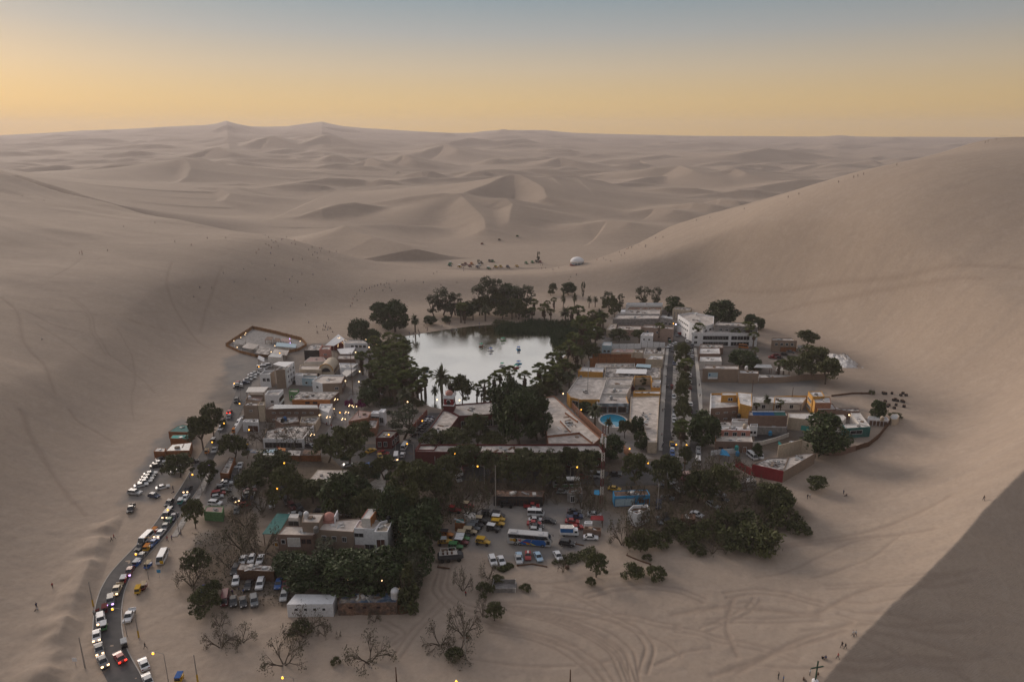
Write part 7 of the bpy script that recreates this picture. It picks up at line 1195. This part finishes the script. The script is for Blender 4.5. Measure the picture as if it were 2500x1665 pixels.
def debris():
    x, y, z = hit(2054, 882); o = empty('collapsed_shelter', (x, y, z+.3), 0, 'collapsed white canvas shelter sinking into the eastern dune', 'ruin'); r = np.random.default_rng(8); n = 11; V = []; F = []
    for i in range(n):
        for j in range(n): u, v = i/(n-1)-.5, j/(n-1)-.5; e = max(0, 1-4*(u*u+v*v)); V.append((u*13, v*22, -.3+3.2*e**.6*(.55+.6*r.random())))
    for i in range(n-1):
        for j in range(n-1): a = i*n+j; F.append((a, a+n, a+n+1, a+1))
    m = MB(); m.add(V, F); m.build('canvas', M['roofw'], o); m = MB()
    for k in range(9): a = r.uniform(0, 6.28); m.tube((math.cos(a)*5, math.sin(a)*8, -.2), (math.cos(a)*2+r.normal(0,1.5), math.sin(a)*3, 3.6), .13, n=5)
    tag(m.build('timbers', M['concrete'], o), kind='stuff')
debris()
r2 = random.Random(4)
for k in range(22):
    px, py = r2.uniform(2146,2212), r2.uniform(958,1002); x, y, z = hit(px, py); o = empty('planter_box', (x, y, z-.1), r2.uniform(0,1), 'dark box half buried on the sand east of the ochre house', 'box', 'dark boxes on the sand'); m = MB(); m.box((0,0,0),(1.1,1.0,1.1),0,0,(.9,.9)); m.build('shell', M['shade'], o); m = MB(); m.box((0,0,1.08),(.9,.8,.06)); m.build('lid', M['darkwood'], o)
def boat(px, py, c, hull, lb, hd):
    x, y = atz(px, py, -.35); o = empty('pedal_boat', (x, y, -.38), R(hd), lb, 'boat', 'pedal boats on the lagoon'); m = MB()
    for s in (-1,1): prof_b(m, s)
    m.box((0,0,.3),(2.2,1.5,.12)); m.build('hull', M[hull], o); m = MB()
    for s in (-1,1):
        for xx in (-.7,.7): m.tube((xx, s*.65, .4),(xx, s*.65, 1.75), .04, n=5)
    m.build('posts', M['steel'], o); m = MB(); m.box((0,0,1.75),(2.1,1.75,.1),0,0,(.85,.85)); m.build('canopy', mat('canopy_'+c, {'green':(.05,.30,.18),'blue':(.03,.10,.34)}[c], .7), o); m = MB(); m.box((-.3,0,.42),(.5,1.2,.3)); m.box((-.55,0,.5),(.12,1.2,.6)); m.build('seat', M['white'], o)
def prof_b(m, s): m.add([(-1.5,s*.75-.25,0),(1.3,s*.75-.25,0),(1.8,s*.75,.25),(1.3,s*.75+.25,0),(-1.5,s*.75+.25,0),(-1.5,s*.75-.25,.42),(1.4,s*.75-.25,.42),(1.9,s*.75,.48),(1.4,s*.75+.25,.42),(-1.5,s*.75+.25,.42)], [(4,3,2,1,0),(5,6,7,8,9),(0,1,6,5),(1,2,7,6),(2,3,8,7),(3,4,9,8),(4,0,5,9)])
for a in [(1228,832,'green','green','green canopied pedal boat closest to the reeds',20),(1175,846,'green','wood','green canopied pedal boat with a brown hull by the shore reflections',80),(1198,857,'blue','white','blue canopied pedal boat with a white hull in mid lagoon',140),(1226,894,'green','white','green canopied pedal boat in a trio with two boats',60),(1037,908,'blue','deepblue','dark blue pedal boat by the western palms',30),(1266,854,'blue','blue','blue canopied pedal boat off the reed clump',100),(1266,889,'blue','blue','blue pedal boat next to the red hulled one',40),(1259,899,'green','red','green canopied pedal boat with a red hull',10)]: boat(*a)
# ground clutter on the sand
for px, py, lb in [(1385,1388,'small dark cube on the sand below the bus park')]:
    x, y, z = hit(px, py); o = empty('crate', (x, y, z-.05), .3, lb, 'crate'); m = MB(); m.box((0,0,0),(.9,.8,.75)); m.build('box', M['darkwood'], o); m = MB(); m.box((0,0,.75),(.95,.85,.06)); m.build('lid', M['brownframe'], o)
def log(pts, lb, r=.25):
    G = [hit(*p) for p in pts]; o = empty('driftwood_log', G[0], 0, lb, 'log', 'logs around the bus park'); m = MB(); g0 = G[0]
    for a, b in zip(G[:-1], G[1:]): m.tube((a[0]-g0[0], a[1]-g0[1], a[2]-g0[2]+.1), (b[0]-g0[0], b[1]-g0[1], b[2]-g0[2]+.1), r, r*.8, 7)
    m.build('trunk', M['darkwood'], o); m = MB(); m.tube((0,0,.1),(.3,.2,.7),.08,n=5); m.build('stub', M['darkwood'], o)
for p, lb in [([(1262,1381),(1300,1377),(1336,1384)],'long log edging the front row of the bus park'),([(1068,1384),(1098,1388)],'short log by the dark dune truck'),([(1405,1328),(1425,1332)],'log beside the black suv'),([(1530,1355),(1545,1362),(1565,1370),(1590,1378)],'line of dark rubble below the thorn scrub')]: log(p, lb)
def road_sign(px, py, lb, m):
    x, y, z = hit(px, py); o = empty('road_sign', (x, y, z), 0, lb, 'sign'); p = MB(); p.tube((0,0,-.3),(0,0,2.2),.04); p.build('post', M['steel'], o); p = MB(); p.box((0,-.05,1.6),(1.0,.05,.9)); p.build('board', M[m], o)
road_sign(186, 1628, 'small round white road sign by the lower road', 'white'); road_sign(1155, 1150, 'white billboard on a post before the hotel', 'white'); road_sign(390, 1410, 'blue framed roadside stand by the pale minibus', 'blue'); road_sign(397, 1388, 'yellow roadside figure sign by the pale minibus', 'yellowpaint')
for k, (px, py) in enumerate([(1063,1155),(1070,1160),(1077,1165),(1082,1162)]):
    x, y, z = hit(px, py); o = empty('flag_pole', (x, y, z), 0, 'bare white flag pole in the row before the hotel', 'flag pole', 'flag poles'); m = MB(); m.tube((0,0,-.2),(0,0,6.5),.06,.04); m.build('pole', M['white'], o); m = MB(); m.lathe([(.5,-.2),(.45,.3)], n=8); m.build('base', M['offwhite'], o)
# ---------------------------------------------------------------- tell look-alikes apart by the landmark next to them
def relabel():
    from collections import Counter, defaultdict
    tops = [o for o in COL.objects if o.parent is None and o.get('label')]; cnt = Counter(o['label'] for o in tops); land = []
    CUT = (' with ', ' beside ', ' behind ', ' below ', ' at ', ' by ', ' along ', ' over ', ' under ', ' among ', ' in ', ' on ', ' between ', ' above ', ' next ', ' nearest ', ' before ', ' around ', ' beyond ', ' facing ', ' of ')
    cands = [o for o in tops if cnt[o['label']] == 1 and o.get('short') is None and o['category'] in ('building','hut','shed','stall','shelter','street lamp','mast','pool','bus','truck','tower','barn','kiosk','wall','fence','sign','tent')]
    def cut(t):
        if t.startswith('lit '): return t
        i = min([t.find(c) for c in CUT if t.find(c) > 0] or [len(t)]); return t[:i]
    cc = Counter(cut(o['label']) for o in cands)
    for o in cands:
        nm = cut(o['label']) if cc[cut(o['label'])] == 1 and len(cut(o['label']).split()) > 1 else o['label']
        if len(nm.split()) <= 9: land.append((o.location.x, o.location.y, nm))
    by = defaultdict(list)
    for o in tops:
        if cnt[o['label']] > 1 and o.get('short'): by[o['label']].append(o)
    for lab, objs in by.items():
        for o in objs:
            near = sorted(land, key=lambda l: (l[0]-o.location.x)**2+(l[1]-o.location.y)**2)
            d = math.hypot(near[0][0]-o.location.x, near[0][1]-o.location.y)
            t = f"{o['short']} near the {near[0][2]}" if d < 60 else lab
            if len(t.split()) <= 16: o['label'] = t
    by = defaultdict(list)
    for o in tops:
        if o['category'] in ('tree', 'palm tree', 'shrub'): by[o['label']].append(o)
    for lab, objs in by.items():
        n = len(objs)
        if n < 2 or len(lab.split()) > 14: continue
        objs.sort(key=lambda o: -o.scale[2]*(1+.001*o.scale[0]))
        for i, o in enumerate(objs):
            if n < 12: o['label'] = ('tallest ' if i == 0 else 'shortest ' if i == n-1 else ['', 'second', 'third', 'fourth', 'fifth', 'sixth', 'seventh', 'eighth', 'ninth', 'tenth'][i]+' tallest ')+lab
    for o in tops:
        if o.get('short') is not None: del o['short']
relabel()
# ---------------------------------------------------------------- air
HAZE = 1.05e-4
def make_haze():
    mb = MB(); mb.box((0, 0, -80), (8900*2, 8900*2, 400))
    m = bpy.data.materials.new('haze'); m.use_nodes = True; t = m.node_tree; n = t.nodes; n.clear()
    o = n.new('ShaderNodeOutputMaterial'); v = n.new('ShaderNodeVolumePrincipled'); v.inputs['Color'].default_value = (.95,.86,.86,1)
    v.inputs['Density'].default_value = HAZE; v.inputs['Anisotropy'].default_value = .2; t.links.new(v.outputs[0], o.inputs['Volume'])
    tag(mb.build('haze', m), kind='stuff')
make_haze()
